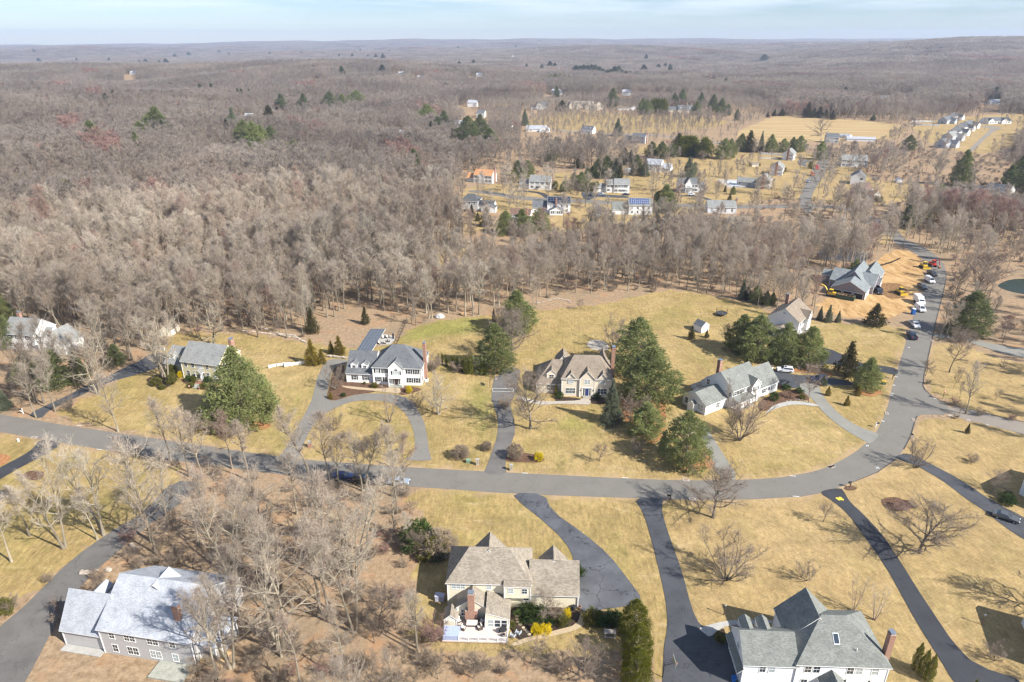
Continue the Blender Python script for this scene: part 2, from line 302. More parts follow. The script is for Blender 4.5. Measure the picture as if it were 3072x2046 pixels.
def thing(name,label,cat,loc=(0,0,0),rz=0,group=None,scale=None):
    o=bpy.data.objects.new(name,None); COL.objects.link(o); o.location=loc; o.rotation_euler=(0,0,rz); o.empty_display_size=.5
    if scale: o.scale=(scale,)*3 if not hasattr(scale,'__len__') else scale
    return tag(o,label,cat,group)
def solid_normals(o):
    import bmesh
    bm=bmesh.new(); bm.from_mesh(o.data); bmesh.ops.recalc_face_normals(bm,faces=bm.faces); bm.to_mesh(o.data); bm.free(); return o
# ================================================================ the ground
def chaikin(p,n=2):
    for _ in range(n):
        q=[]
        for i in range(len(p)):
            a,b=p[i],p[(i+1)%len(p)]
            q+=[(a[0]*.75+b[0]*.25,a[1]*.75+b[1]*.25),(a[0]*.25+b[0]*.75,a[1]*.25+b[1]*.75)]
        p=q
    return p
def gpoly(px,ch=1): return chaikin([tuple(P(q)[:2]) for q in px],ch)
def inpoly(X,Y,poly):
    xs=np.array([p[0] for p in poly]); ys=np.array([p[1] for p in poly]); r=np.zeros(X.shape,bool)
    sel=(X>=xs.min())&(X<=xs.max())&(Y>=ys.min())&(Y<=ys.max())
    if not sel.any(): return r
    x=X[sel]; y=Y[sel]; c=np.zeros(x.shape,bool)
    for i in range(len(poly)):
        x1,y1=poly[i-1]; x2,y2=poly[i]
        if y1==y2: continue
        k=((y1>y)!=(y2>y)); c^=k&(x<(x2-x1)*(y-y1)/(y2-y1)+x1)
    r[sel]=c; return r
LAWN=[gpoly(VW(105,958,200,915,320,845,400,785,372,772,420,765,560,765,640,775,705,790,740,792,800,800,915,792,930,760,1000,737,1100,727,1225,712,1260,712,1330,705,1400,695,1500,672,1560,665,1640,682,1740,700,1790,735,1880,738,1960,745,2050,748,2100,760,2112,800,2085,880,2070,940,2025,1010,1910,1085,1740,1128,1500,1125,1200,1110,1000,1100,640,1055,300,992)),
 gpoly(VW(-30,995,30,1000,130,1015,430,1070,400,1120,330,1175,290,1200,235,1235,160,1290,100,1345,50,1380,0,1400,-60,1400,-60,1000)),
 gpoly(VW(950,1115,1900,1130,2070,1040,2110,950,2354,985,2500,1000,2500,1700,1540,1700,1520,1568,1500,1500,1330,1500,1250,1500,960,1500,940,1420,955,1380,955,1300,975,1240,985,1200,940,1150)),
 gpoly(VW(2140,770,2330,835,2450,850,2450,990,2190,935,2120,880)),
 gpoly(VW(1060,470,1060,440,1100,425,1150,425,1200,410,1290,395,1330,400,1380,420,1400,385,1440,372,1480,390,1560,350,1600,330,1680,345,1760,352,1840,340,1890,370,1990,395,2010,420,2100,418,2240,440,2350,458,2350,480,2130,440,2060,470,1960,475,1850,458,1780,455,1700,470,1600,490,1500,500,1320,530,1290,540,1250,520,1290,480,1200,500,1130,480)),
 gpoly(VW(1440,345,1500,330,1560,345,1500,360)),
 gpoly(VW(2085,283,2290,262,2400,262,2400,300,2354,330,2230,360,2200,345,2130,330)),
 gpoly(VW(1210,270,1330,252,1460,262,1600,268,1690,280,1600,300,1400,308,1220,300)),
 gpoly(VW(2000,520,2060,510,2090,530,2050,560,2010,560)),
 gpoly(VW(960,620,1000,575,1100,570,1090,610,1000,640)),
 gpoly(VW(1050,500,1110,470,1130,520,1070,545)),
 gpoly(VW(430,330,455,338,470,330,450,320)),gpoly(VW(120,375,180,372,190,382,130,388))]
DIRT=[gpoly(VW(1868,700,1900,690,1990,640,2010,600,2060,572,2100,580,2128,610,2118,650,2095,722,1990,735,1900,722))]
FIELD=[gpoly(VW(1680,312,1740,282,1790,265,1900,272,2060,282,2085,300,2060,322,1920,325,1800,325,1740,325))]
GREEN=[gpoly(VW(916,790,940,755,1000,740,1100,728,1120,735,1120,760,1060,770,1000,772)),gpoly(VW(655,1000,690,960,715,900,735,870,715,925,690,975,650,1025,625,1030)),
 gpoly(VW(1280,960,1340,960,1345,985,1290,995)),gpoly(VW(1070,1235,1110,1230,1115,1255,1070,1258)),gpoly(VW(1080,880,1110,875,1125,940,1120,1000,1100,1010)),gpoly(VW(955,830,985,836,1040,850,1000,850))]
NU,NV=620,900
tt=np.linspace(-1.25,1.25,NU); yy=-150+ (40*np.exp(np.linspace(0,math.log(10550/40),NV)))
T,Y=np.meshgrid(tt,yy); X=T*(Y+190); Z=terr(X,np.maximum(Y,1)); 
me=bpy.data.meshes.new('ground'); nv=NU*NV; me.vertices.add(nv)
me.vertices.foreach_set('co',np.stack([X,Y,Z],-1).astype(np.float32).ravel())
i,j=np.meshgrid(np.arange(NV-1),np.arange(NU-1),indexing='ij'); a=(i*NU+j).ravel(); fc=np.stack([a,a+1,a+NU+1,a+NU],-1)
me.loops.add(fc.size); me.loops.foreach_set('vertex_index',fc.ravel().astype(np.int32)); me.polygons.add(len(fc)); me.polygons.foreach_set('loop_start',np.arange(0,fc.size,4,dtype=np.int32)); me.polygons.foreach_set('loop_total',np.full(len(fc),4,np.int32))
me.update()
jx=.8*np.sin(Y*.9+X*.3)+.5*np.sin(X*1.7-Y*.8); jy=.8*np.sin(X*.8-Y*.25)+.5*np.sin(Y*1.9+X)
def soft(polys,w_=.9):
    acc=np.zeros(X.shape)
    for dx,dy in ((0,0),(w_,0),(-w_,0),(0,w_),(0,-w_)):
        r=np.zeros(X.shape,bool)
        for p in polys: r|=inpoly(X+jx+dx,Y+jy+dy,p)
        acc+=r
    return acc/5
DRY=LAWN[3:]+[gpoly(VW(1530,1150,1900,1130,2070,1040,2110,950,2500,990,2500,1700,1640,1700,1560,1350))]
for nm,pl in (('dry',DRY),('lawn',LAWN),('dirt',DIRT),('field',FIELD),('green',GREEN)):
    at=me.attributes.new(nm,'FLOAT','POINT'); at.data.foreach_set('value',(soft(pl,2.5 if nm in('green','dry') else .9)*(.75 if nm=='green' else 1)).astype(np.float32).ravel())
me.materials.append(ground_mat()); me.polygons.foreach_set('use_smooth',[True]*len(fc))
g=link('ground',me); tag(g,kind='structure')
# ---------------------------------------------------------------- sheets laid on it
asphalt('road_asphalt',(.160,.149,.131),.22,.08); asphalt('side_road',(.21,.185,.155),.0,.08); asphalt('drive_grey',(.175,.165,.147),.25,.10); asphalt('drive_dark',(.060,.063,.070),.45,.22); asphalt('drive_black',(.040,.042,.048),.25,.2)
asphalt('drive_worn',(.085,.088,.098),.95,.35); asphalt('drive_mid',(.125,.118,.110),.3,.2); asphalt('drive_gravel',(.21,.205,.18),.0,.12)
speck('mulch',[(.3,(.045,.028,.018)),(.5,(.12,.070,.045)),(.7,(.20,.125,.085))],2.2); speck('mulch_dark',[(.3,(.022,.016,.012)),(.55,(.055,.040,.030)),(.75,(.14,.09,.06))],2.5)
speck('paving_pale',[(.35,(.31,.275,.23)),(.6,(.40,.36,.31))],1.2,.9,.1); speck('paving_brick',[(.35,(.34,.26,.17)),(.6,(.44,.35,.23))],3,.9,.2); speck('concrete',[(.35,(.32,.31,.285)),(.65,(.41,.40,.375))],.8,.9,.05); speck('flagstone',[(.35,(.25,.26,.22)),(.6,(.36,.36,.31))],1.5,.9,.2)
speck('needle_litter',[(.3,(.16,.075,.035)),(.5,(.33,.16,.07)),(.75,(.44,.24,.12))],1.6); speck('dug_soil',[(.3,(.10,.055,.028)),(.5,(.20,.115,.055)),(.75,(.34,.21,.10))],.9)
gm=me
def sheet(name,px,m,z=.03,ch=2,world=False,jit=0,rng=random.Random(3)):
    p=px if world else [tuple(P(q)[:2]) for q in px]
    p=chaikin(p,ch)
    if jit: p=[(a+rng.uniform(-jit,jit),b+rng.uniform(-jit,jit)) for a,b in p]
    v=[Vector((a,b,0)) for a,b in p]; tri=tessellate_polygon([v])
    mb=M(); mb.v=[(a,b,float(terr(a,b))+z) for a,b in p]; 
    for t in tri:
        a,b,c=[v[i] for i in t]
        if (b-a).cross(c-a).z<0: t=t[::-1]
        mb.f.append(tuple(t)); mb.m.append(0)
    o=mb.build(name,m); tag(o,kind='structure'); return o
MT=MATS
west=[(2400+a/3.015,980+b/3.015) for a,b in ((0,1335),(130,1310),(300,1250),(480,1150),(610,1045),(680,975),(740,860),(790,740),(830,560),(880,400),(960,130),(1000,0))]+c7(1280,1100,1340,900,1400,750,1440,650,1480,520,1490,400,1460,290,1400,215,1300,160,1190,90,1060,40)+VW(2050,545,2000,520,1960,500)
east=VW(1975,488,2015,500,2062,525)+c7(1180,-20,1280,20,1440,90,1560,170,1660,250,1715,330,1740,440,1720,600,1670,800,1610,1040,1560,1270)+c8(1200,95,1160,280,1125,430,1113,530)
mid=c8(1130,570,1200,635,1345,706)
mid2=c8(1345,805,1130,792)+c8(1060,810,1040,860,1000,1000,940,1110,870,1200,700,1320,450,1420,200,1505,0,1540)
north=VW(-120,935,60,962,150,978,300,1000,450,1022,640,1050,760,1062,1000,1078,1200,1088,1500,1103,1650,1105,1780,1100)
south=VW(1850,1141,1700,1150,1500,1147,1170,1135,1000,1122,860,1115,760,1105,640,1090,430,1063,300,1043,150,1020,60,1003,-120,972)
sheet('road',north+west+east+mid+mid2+south,MT['road_asphalt'],.025,1)
sheet('side_road',c8(1340,704,1700,790,2026,865,2500,985,2500,1110,2026,980,1700,885,1340,806),MT['side_road'],.02,1)
sheet('far_road',VW(1080,436,1130,440,1200,452,1340,459,1500,466,1700,473,1880,468,1990,480,1990,490,1880,476,1700,481,1500,473,1340,467,1200,461,1120,446,1075,442),MT['road_asphalt'],.025,1)
sheet('far_road_north',f3(1000,1320,960,1180,1000,1080,1100,880,1230,650,1262,600,1290,570,1340,570,1345,640,1285,850,1195,980,1130,1100,1110,1180,1140,1330),MT['road_asphalt'],.05,1)
sheet('far_road_crossing',f2(-700,330,100,395,560,400,900,430,1100,465,1500,500,1500,520,1100,482,900,448,560,418,100,412,-700,350),MT['side_road'],.025,1)
sheet('far_close',f4(1240,600,1300,545,1400,450,1500,360,1540,318,1400,295,1400,285,1640,298,1660,320,1590,340,1480,430,1320,600),MT['side_road'],.025,1)
DW=[('driveway',c1(300,1436,600,1290,800,1200,1000,1090,1200,1010,1450,880,1650,790,1750,720,1950,690,2000,780,1900,860,1600,960,1300,1040,1100,1130,850,1250,650,1340,540,1410,490,1475),'drive_dark'),
 ('driveway',c3(60,1800,180,1568,400,1180,450,1000,480,850,540,730,620,595,880,600,868,655,690,700,640,930,610,1060,615,1120,690,1150,800,1120,1000,1060,1200,1045,1500,1058,1680,1110,1800,1250,1880,1400,1925,1600,1945,1800,1970,1870,1990,1930,1600,1920,1720,1860,1760,1800,1765,1600,1700,1400,1600,1260,1450,1165,1250,1135,1000,1140,800,1200,620,1290,480,1400,370,1568,250,1850,270,1900,-30,1880),'drive_grey'),
 ('driveway',c4(1000,1148,1225,1155,1215,1250,1180,1350,1180,1450,1120,1568)+VW(1172,925,1180,960,1186,990,1172,1030,1160,1070,1166,1092,1110,1090,1120,1070,1130,1040,1143,1005,1146,965,1132,925)+c4(845,1568,855,1420,880,1270,940,1250,985,1190),'drive_mid'),
 ('driveway',c6(1165,925,1230,965,1300,1000,1480,1030,1700,1060,1960,1070,1990,1165,1780,1155,1590,1185,1440,1200,1250,1140),'drive_dark'),
 ('driveway',c8(0,500,165,515,190,600,280,720,400,830,560,920,690,960,720,985,640,1060,600,1045,520,1000,400,930,230,800,100,640,0,580),'drive_gravel'),
 ('driveway',VW(1608,975,1626,985,1660,1040,1702,1106,1655,1106,1628,1040,1612,1000),'drive_gravel'),
 ('driveway',c8(-100,440,100,440,240,455,470,500,480,535,300,525,165,520,0,510),'drive_dark'),
 ('driveway',c8(150,190,215,188,330,225,540,330,700,348,890,378,878,445,720,405,500,390,320,350,150,320),'drive_black'),
 ('driveway',c12(400,70,490,38,620,100,850,220,1050,360,1270,470,1400,560,1400,680,1270,620,1120,520,1020,435,900,360,720,220,560,130,440,88),'drive_dark'),
 ('driveway',c12(-60,290,50,275,70,300,110,370,200,450,330,590,450,770,560,950,680,1130,800,1310,950,1460,1300,1568,1300,1800,1000,1800,800,1568,700,1400,560,1180,450,980,350,800,200,590,100,450,0,365,-90,310),'drive_black'),
 ('driveway',VW(1455,1143,1528,1145,1520,1165,1528,1200,1545,1250,1570,1320,1590,1400,1610,1440,1640,1450,1750,1480,1900,1700,1522,1700,1524,1500,1535,1440,1532,1390,1520,1330,1500,1250,1480,1180),'drive_dark'),
 ('driveway',VW(1175,1133,1252,1135,1268,1175,1340,1225,1400,1275,1450,1340,1478,1378,1455,1392,1400,1400,1345,1408,1325,1400,1322,1290,1300,1245,1240,1190,1200,1160),'drive_worn'),
 ('driveway',VW(395,1105,470,1110,400,1170,330,1215,270,1270,200,1330,150,1400,120,1450,60,1568,0,1660,-120,1660,-60,1500,0,1440,50,1400,100,1350,160,1290,250,1225,330,1180),'drive_mid'),
 ('driveway',c13(405,468,560,490,630,515,400,650,190,760,0,870,-150,960,-150,840,0,750,250,620,340,550),'drive_black'),
 ('driveway',c13(-100,960,0,972,110,1000,0,1090,-100,1120),'drive_black'),
 ('driveway',c8(1205,60,1500,98,1840,178,2026,195,2300,230,2300,330,2026,285,1850,250,1600,165,1400,110,1205,98),'drive_gravel'),
 ('driveway',f1(855,1120,960,1130,1120,1150,1190,1190,1170,1215,1140,1205,1080,1160,960,1145,840,1150),'drive_black'),
 ('driveway',f1(1510,1140,1600,1140,1700,1170,1900,1180,2000,1190,1990,1210,1700,1195,1620,1215,1590,1230,1520,1200),'drive_dark'),
 ('driveway',f1(1645,1270,1715,1270,1720,1420,1650,1420),'drive_dark'),
 ('driveway',f2(900,1120,1080,1122,1220,1140,1350,1185,1300,1190,1180,1150,1080,1135,900,1135),'drive_black'),
 ('driveway',f3(960,700,1040,700,1100,715,1150,760,1060,725,1040,760,1080,790,1020,780,960,750),'drive_mid')]
for k,(nm,px,m_) in enumerate(DW): sheet(nm,px,MT[m_],.04+.003*k,1)
for k,px in enumerate([c5(160,640,380,710,600,712,830,705,858,680,945,690,950,750,850,747,600,737,420,757,200,700),c3(790,945,900,955,1100,975,1300,990,1560,958,1585,1055,1420,1040,1200,1012,1000,997,850,977)]): sheet('path',px,MT['paving_pale' if k==0 else 'paving_brick'],.11,1)
sheet('path',c6(1170,1480,1250,1400,1400,1352,1560,1345,1780,1388,1780,1415,1560,1385,1400,1402,1250,1450,1150,1500),MT['concrete'],.11,1)
sheet('path',c9(1560,800,1612,800,1605,910,1500,970,1300,1020,1100,1060,950,1115,900,1100,1000,1050,1150,1010,1350,960,1520,915),MT['paving_brick'],.11,1)
sheet('path',c11(460,625,560,590,700,558,850,540,1150,550,1150,578,850,582,720,602,650,640,570,705,520,665),MT['concrete'],.11,1)
sheet('path',c2(590,890,650,820,720,820,700,905),MT['flagstone'],.11,0)
BEDS=[(c3(820,895,1240,920,1440,950,1700,950,1900,1000,1600,1075,1560,1050,1380,1000,1240,1020,1200,1040,1000,1055,800,1118,690,1148,615,1120,612,1050,660,960,690,710,860,660),'mulch'),
 (c5(620,660,850,680,860,705,640,710,590,715,570,690),'mulch_dark'),(c5(935,690,980,665,1180,690,1170,735,960,750),'mulch_dark'),(c5(55,1300,240,1250,350,1260,465,1300,460,1350,250,1352,60,1345),'mulch'),
 (c6(1080,1340,1300,1250,1450,1210,1580,1200,1700,1340,1560,1340,1400,1350,1250,1400,1170,1470,1080,1460),'mulch'),
 (c9(900,720,1500,760,1560,800,1545,900,1500,960,1300,1015,1100,1055,990,1060,930,1010,890,900),'mulch_dark'),
 (c9(1600,790,1950,780,1960,940,1660,940,1600,880),'mulch_dark'),
 (c12(325,350,400,335,440,355,540,360,565,400,470,430,400,435,330,400),'mulch'),(c16(1850,250,1905,225,1970,240,1975,265,1900,275),'mulch'),
 (c16(2195,340,2280,325,2360,335,2420,380,2400,440,2280,455,2200,400),'mulch'),
 (c2(0,770,150,700,380,760,390,810,260,890,180,920,90,860,0,800),'mulch_dark'),(c2(490,760,860,790,840,900,740,920,560,890,500,820,430,780),'mulch'),
 (c13(210,830,300,780,430,790,460,830,400,880,270,870),'mulch'),(c11(590,700,640,640,715,615,715,770,640,745),'mulch_dark'),
 (c5(1320,560,1700,560,1740,800,1720,1130,1500,1160,1330,1000,1260,720),'needle_litter'),(c5(1740,1420,1900,1200,2091,1180,2200,1250,2250,1430,2000,1440),'needle_litter'),
 (c6(1250,990,1500,1000,1760,1020,1960,1060,1960,1010,1700,985,1500,960),'needle_litter'),(c2(1250,1330,1660,1350,1560,1440,1400,1450,1270,1400),'needle_litter'),
 (c8(480,570,720,570,760,600,640,640,500,600),'needle_litter'),(c13(-80,590,60,620,130,650,40,730,-80,760),'needle_litter')]
for k,(px,m_) in enumerate(BEDS): sheet('planting_bed',px,MT[m_],.075+.003*k,2,jit=.12)
sheet('dug_soil',c7(760,620,900,560,1080,560,1200,600,1250,700,1180,760,1000,770,880,700),MT['dug_soil'],.03,2,jit=.4)
sheet('patio',c3(1270,410,1350,270,1500,300,1500,350,1440,410),MT['concrete'],.05,0)
sheet('patio',c5(900,110,960,60,1120,90,1150,180,1000,180,930,150),MT['paving_pale'],.05,2)
sheet('pond',c17(480,490,540,462,617,458,760,455,760,560,617,536,540,520,500,505),mat('pond_water',(.018,.03,.016),.25,.1,.3,.15),.04,2)
sheet('pond_small',c7(60,130,400,100,720,150,760,230,640,290,300,270,60,240),mat('pond_water2',(.07,.075,.08),.3,.1,.3,.2),.04,2)
vg=[gpoly(north+west+east+mid+mid2+south,0)]
at_=gm.attributes.new('verge','FLOAT','POINT'); at_.data.foreach_set('value',soft(vg,1.7).astype(np.float32).ravel())
def kerb(px,m_,wd=.18,ht=.13):
    p=[P(q) for q in px]; mb=M()
    for a,b in zip(p,p[1:]):
        d=(b-a).normalized(); n_=Vector((-d.y,d.x,0))*wd*.5
        for s in (1,):
            q=[a-n_,a+n_,b+n_,b-n_]; k=len(mb.v); mb.v+= [tuple(x) for x in q]+[tuple(x+Vector((0,0,ht))) for x in q]
            for f in ((4,7,6,5),(0,4,5,1),(3,2,6,7)): mb.f.append(tuple(k+i_ for i_ in f)); mb.m.append(0)
    o=mb.build('kerb',m_); tag(o,kind='structure')
km=mat('kerb_asphalt',(.075,.07,.065),.9,.2,2)
kerb(c7(1740,440,1720,600,1670,800,1610,1040,1560,1270)+c8(1200,95,1160,280,1125,430,1113,530,1130,570,1200,635,1345,706,1700,791,2026,866),km)
kerb(c8(1060,810,1040,860,1000,1000,940,1110),km); kerb(c8(870,1200,700,1320,450,1420),km)
mk=mat('paint_white',(.62,.62,.60),.7,.15,3); my=mat('paint_yellow',(.75,.55,.06),.7,.1,3)
def mark(name,q,pts,m_=mk,rz=0,z=.06):
    o=P(q); c_,s_=math.cos(rz),math.sin(rz); mb=M()
    for p in pts: mb.poly([(o.x+x*c_-y*s_,o.y+x*s_+y*c_,z) for x,y in p])
    tag(mb.build(name,m_),kind='structure')
rr=lambda a,b,w_,h_:[(a,b),(a+w_,b),(a+w_,b+h_),(a,b+h_)]
for (u,v),rz in zip(c8(985,188,870,455,850,530,835,605,825,620,750,855,608,1078,700,1278,1355,806,1525,846,1692,888,1712,800,1562,765,1400,718,1225,652,1110,500),(0,0,0,0,.2,0,.5,.7,0,0,0,0,0,0,0,0)): mark('road_marking',(u,v),[rr(-.5,-.09,1.,.18),rr(-.08,-.45,.16,.9)],rz=rz)
for (u,v) in c16(1410,143,1435,322)+c5(262,1463,1308,1512)+c13(800,328,1000,567): mark('road_marking',(u,v),[rr(-.7,-.1,1.4,.2)],rz=-.1)
ck=lambda x,y,r_:[(x+r_*math.cos(t*.7854),y+r_*math.sin(t*.7854)) for t in range(8)]
mark('road_marking',c16(1820,345)[0],[ck(-.4,.12,.36),ck(.32,.32,.36),ck(.48,-.24,.36)],my,0,.1)
mark('road_marking',c16(1820,345)[0],[ck(0,-.1,.34)],my,0,.106)
mark('road_marking',c16(1820,345)[0],[ck(-.24,-.32,.3)],my,0,.112)
# ================================================================ vegetation
twig_mat('bark_grey',[(0,(0.282,0.237,0.179)),(.4,(0.384,0.333,0.256)),(.75,(0.486,0.435,0.326)),(1,(0.333,0.282,0.218))],.3)
twig_mat('twigs',[(0,(0.346,0.286,0.233)),(.25,(0.505,0.432,0.352)),(.5,(0.439,0.366,0.293)),(.7,(0.572,0.499,0.412)),(.86,(0.479,0.386,0.299)),(.93,(0.426,0.313,0.253)),(.97,(0.600,0.545,0.439)),(1,(0.386,0.326,0.266))],.14)
twig_mat('twigs_red',[(0,(0.310,0.196,0.167)),(1,(0.414,0.265,0.218))],.2); twig_mat('twigs_far',[(0,(.34,.29,.24)),(.6,(.42,.36,.30)),(1,(.38,.32,.265))],.12); twig_mat('twigs_lawn',[(0,(.24,.19,.15)),(.5,(.30,.245,.195)),(1,(.27,.20,.155))],.15); twig_mat('bark_lawn',[(0,(.21,.175,.14)),(1,(.29,.25,.20))],.3)
twig_mat('twigs_tan',[(0,(0.324,0.258,0.192)),(1,(0.396,0.318,0.240))],.2)
twig_mat('bark_birch',[(0,(.46,.36,.28)),(1,(.52,.42,.34))],.3)
leaf_mat('pine_needles',(.235,.265,.09),(.33,.35,.15),.7); leaf_mat('pine_dark',(.15,.18,.07),(.225,.245,.10),.7)
leaf_mat('spruce_needles',(.17,.195,.12),(.24,.265,.17),.9); leaf_mat('arborvitae',(.15,.17,.022),(.26,.245,.035),1.2)
leaf_mat('cedar',(.085,.080,.030),(.135,.115,.040),1.); leaf_mat('cedar_gold',(.22,.17,.022),(.30,.225,.03),1.2); leaf_mat('gold',(.72,.56,.01),(.85,.68,.02),2)
leaf_mat('far_evergreen',(.075,.095,.045),(.115,.13,.06),.2,.3); leaf_mat('laurel',(.06,.10,.025),(.10,.14,.035),2.); leaf_mat('olive_bush',(.13,.135,.03),(.2,.18,.04),2.)
ga=2.39996
def fan(mb,P0,D,Lh,Wd,rng,mi=0):      # many thin triangles at once
    n=len(P0); D=D/np.maximum(np.linalg.norm(D,axis=1,keepdims=True),1e-6); A=rng.normal(size=(n,3)); S=np.cross(D,A); S/=np.maximum(np.linalg.norm(S,axis=1,keepdims=True),1e-6)
    Lh=np.broadcast_to(Lh,(n,))[:,None]; Wd=np.broadcast_to(Wd,(n,))[:,None]
    a=P0-S*Wd*.5; b=P0+S*Wd*.5; c=P0+D*Lh
    k=len(mb.v); V=np.stack([a,b,c],1).reshape(-1,3); mb.v.extend(map(tuple,V.tolist())); mb.f.extend([(k+3*q,k+3*q+1,k+3*q+2) for q in range(n)]); mb.m.extend([mi]*n)
def bare(seed,h,r0,fork,cr,nl,ns,tw,tl,tww,multi=1,flare=.5,prof='forest',wig=.35,tip=.93,side=4,up=.6):
    rng=np.random.default_rng(seed); rd=random.Random(seed); T_=M(); C_=M(); tp=[];td=[]
    for s in range(multi):
        az0=s*2*math.pi/max(multi,1)+rd.uniform(0,1); lean=0 if multi==1 else flare
        dr=Vector((math.cos(az0)*lean,math.sin(az0)*lean,1)).normalized(); Lt=h*tip*(1 if multi==1 else rd.uniform(.85,1))
        n=8; pts=[]; p=Vector((math.cos(az0),math.sin(az0),0))*(.25*r0*4 if multi>1 else 0); d=dr.copy()
        for q in range(n+1):
            pts.append(p.copy()); p=p+d*(Lt/n); d=(d+Vector((rd.uniform(-1,1),rd.uniform(-1,1),0))*.1*wig/.35+Vector((0,0,.06 if multi>1 else 0))).normalized()
        rad=[r0*(1-.93*(q/n)**.85)*(1.35 if q==0 else 1) for q in range(n+1)]
        T_.tube(pts,rad,7 if side>3 else 4)
        nn=max(1,nl//multi)
        for i_ in range(nn):
            t=fork+(.985-fork)*((i_+rd.random()*.8)/nn); f=t*n; q=min(int(f),n-1); st=pts[q].lerp(pts[q+1],f-q)
            az=i_*ga+rd.uniform(-.5,.5)+az0; tt_=(t-fork)/(1-fork)
            pr={'forest':.55+.75*math.sin(math.pi*min(1,tt_*.8+.12))-.35*tt_,'round':.5+.8*math.sin(math.pi*min(1,tt_*.85+.1))-.3*tt_,'vase':.9-.25*tt_,'cone':1.15-1.0*tt_}[prof]
            Lb=cr*pr*rd.uniform(.75,1.2); el=R((18 if prof=='round' else 34)+44*tt_+rd.uniform(-12,12)) if prof!='vase' else R(38+35*tt_)
            d=Vector((math.cos(az)*math.cos(el),math.sin(az)*math.cos(el),math.sin(el))); m_=5; bp=[st]; p=st.copy()
            for k in range(m_):
                d=(d+Vector((rd.uniform(-wig,wig),rd.uniform(-wig,wig),rd.uniform(-wig,wig)*.6+.12*up))).normalized(); p=p+d*(Lb/m_); bp.append(p.copy())
            rb=max(.02,r0*(1-t)*.55+r0*.10); C_.tube(bp,[rb*(1-.85*k/m_) for k in range(m_+1)],side,0)
            for j_ in range(ns):
                f=(.18+.8*(j_+rd.random())/ns)*m_; k=min(int(f),m_-1); s0=bp[k].lerp(bp[k+1],f-k); bd=(bp[k+1]-bp[k]).normalized()
                sd_=(bd*.7+Vector((rd.gauss(0,1),rd.gauss(0,1),rd.gauss(0,.7)+.35*up))*.55).normalized(); Ls=Lb*rd.uniform(.28,.5)*(1.1-.45*f/m_)
                e1=s0+sd_*Ls*.5; sd2=(sd_+Vector((rd.uniform(-.3,.3),rd.uniform(-.3,.3),rd.uniform(-.1,.35)))).normalized(); e2=e1+sd2*Ls*.5
                C_.tube([s0,e1,e2],[rb*.42,rb*.26,rb*.1],3,0)
                for k in range(tw):
                    u=rd.random(); q=s0.lerp(e1,u*2) if u<.5 else e1.lerp(e2,u*2-1); tp.append(tuple(q)); td.append(tuple(sd2*.8+Vector((rd.gauss(0,.75),rd.gauss(0,.75),rd.gauss(0,.6)+.35*up))))
            for k in range(tw*2):
                u=rd.uniform(.35,1)*m_; q_=min(int(u),m_-1); tp.append(tuple(bp[q_].lerp(bp[q_+1],u-q_))); td.append((rd.gauss(0,1)+d.x,rd.gauss(0,1)+d.y,rd.gauss(0,.7)+.4*up+d.z))
    tp=np.array(tp);td=np.array(td); fan(C_,tp,td,rng.uniform(.55,1.25,len(tp))*tl,rng.uniform(.7,1.3,len(tp))*tww,rng,1)
    # second-order twigs
    k=rng.integers(0,len(tp),len(tp)//2); dn=td[k]/np.linalg.norm(td[k],axis=1,keepdims=True)
    fan(C_,tp[k]+dn*tl*.45,dn+rng.normal(size=(len(k),3))*.7,tl*.6,tww*.7,rng,1)
    return T_,C_
def ever(seed,h,Rr,prof,ncl,clr,nt_,ts,up=.5,z0=.05,tw=.3,flat=.6,jit=.18,dens=None):
    rng=np.random.default_rng(seed); C_=M(); T_=M(); T_.tube([(0,0,0),(0,0,h*.5),(0,0,h*.93)],[max(.08,h*.02),h*.012,.03],6)
    zz=np.linspace(0,1,400); pr=np.array([prof(q) for q in zz]); cdf=np.cumsum(pr+.08); cdf/=cdf[-1]
    t=np.interp((np.arange(ncl)+rng.random(ncl))/ncl,cdf,zz); az=np.arange(ncl)*ga+rng.uniform(-.4,.4,ncl)
    ph=rng.uniform(0,6.28,4); lob=1+jit*(np.sin(az*3+ph[0]+t*5)*.6+np.sin(az*5+ph[1]-t*9)*.4)+rng.uniform(-jit,jit*.5,ncl)
    rin=np.where(rng.random(ncl)<.25,rng.uniform(.3,.7,ncl),rng.uniform(.82,1,ncl))
    rad=Rr*np.array([prof(q) for q in t])*lob*rin; rad=np.maximum(rad-clr*.5,0)
    C=np.stack([rad*np.cos(az),rad*np.sin(az),h*(z0+(.985-z0)*t)],1)
    out_=C.copy(); out_[:,2]=0; out_/=np.maximum(np.linalg.norm(out_,axis=1,keepdims=True),.01)
    off=rng.normal(size=(ncl,nt_,3)); off/=np.linalg.norm(off,axis=2,keepdims=True); off*=rng.random((ncl,nt_,1))**.4
    s_=clr*rng.uniform(.7,1.25,(ncl,1,1))*(1-.45*t[:,None,None]); off=off*s_; off[:,:,2]*=flat
    P0=C[:,None,:]+off+out_[:,None,:]*0; D0=out_[:,None,:]*.55+off/np.maximum(s_,.01)*.6+np.array([0,0,up])
    P0=P0.reshape(-1,3); D0=D0.reshape(-1,3); n=len(P0)
    for k in range(4): fan(C_,P0,D0+rng.normal(size=(n,3))*.55,rng.uniform(.7,1.25,n)*ts,ts*tw,rng,0)
    for k in range(min(ncl,60)):
        i_=int(rng.integers(ncl)); c=C[i_]; T_.tube([(0,0,max(.1,c[2]-.25*np.hypot(c[0],c[1]))),tuple(c)],[.07*h/12,.02],3)
    return T_,C_
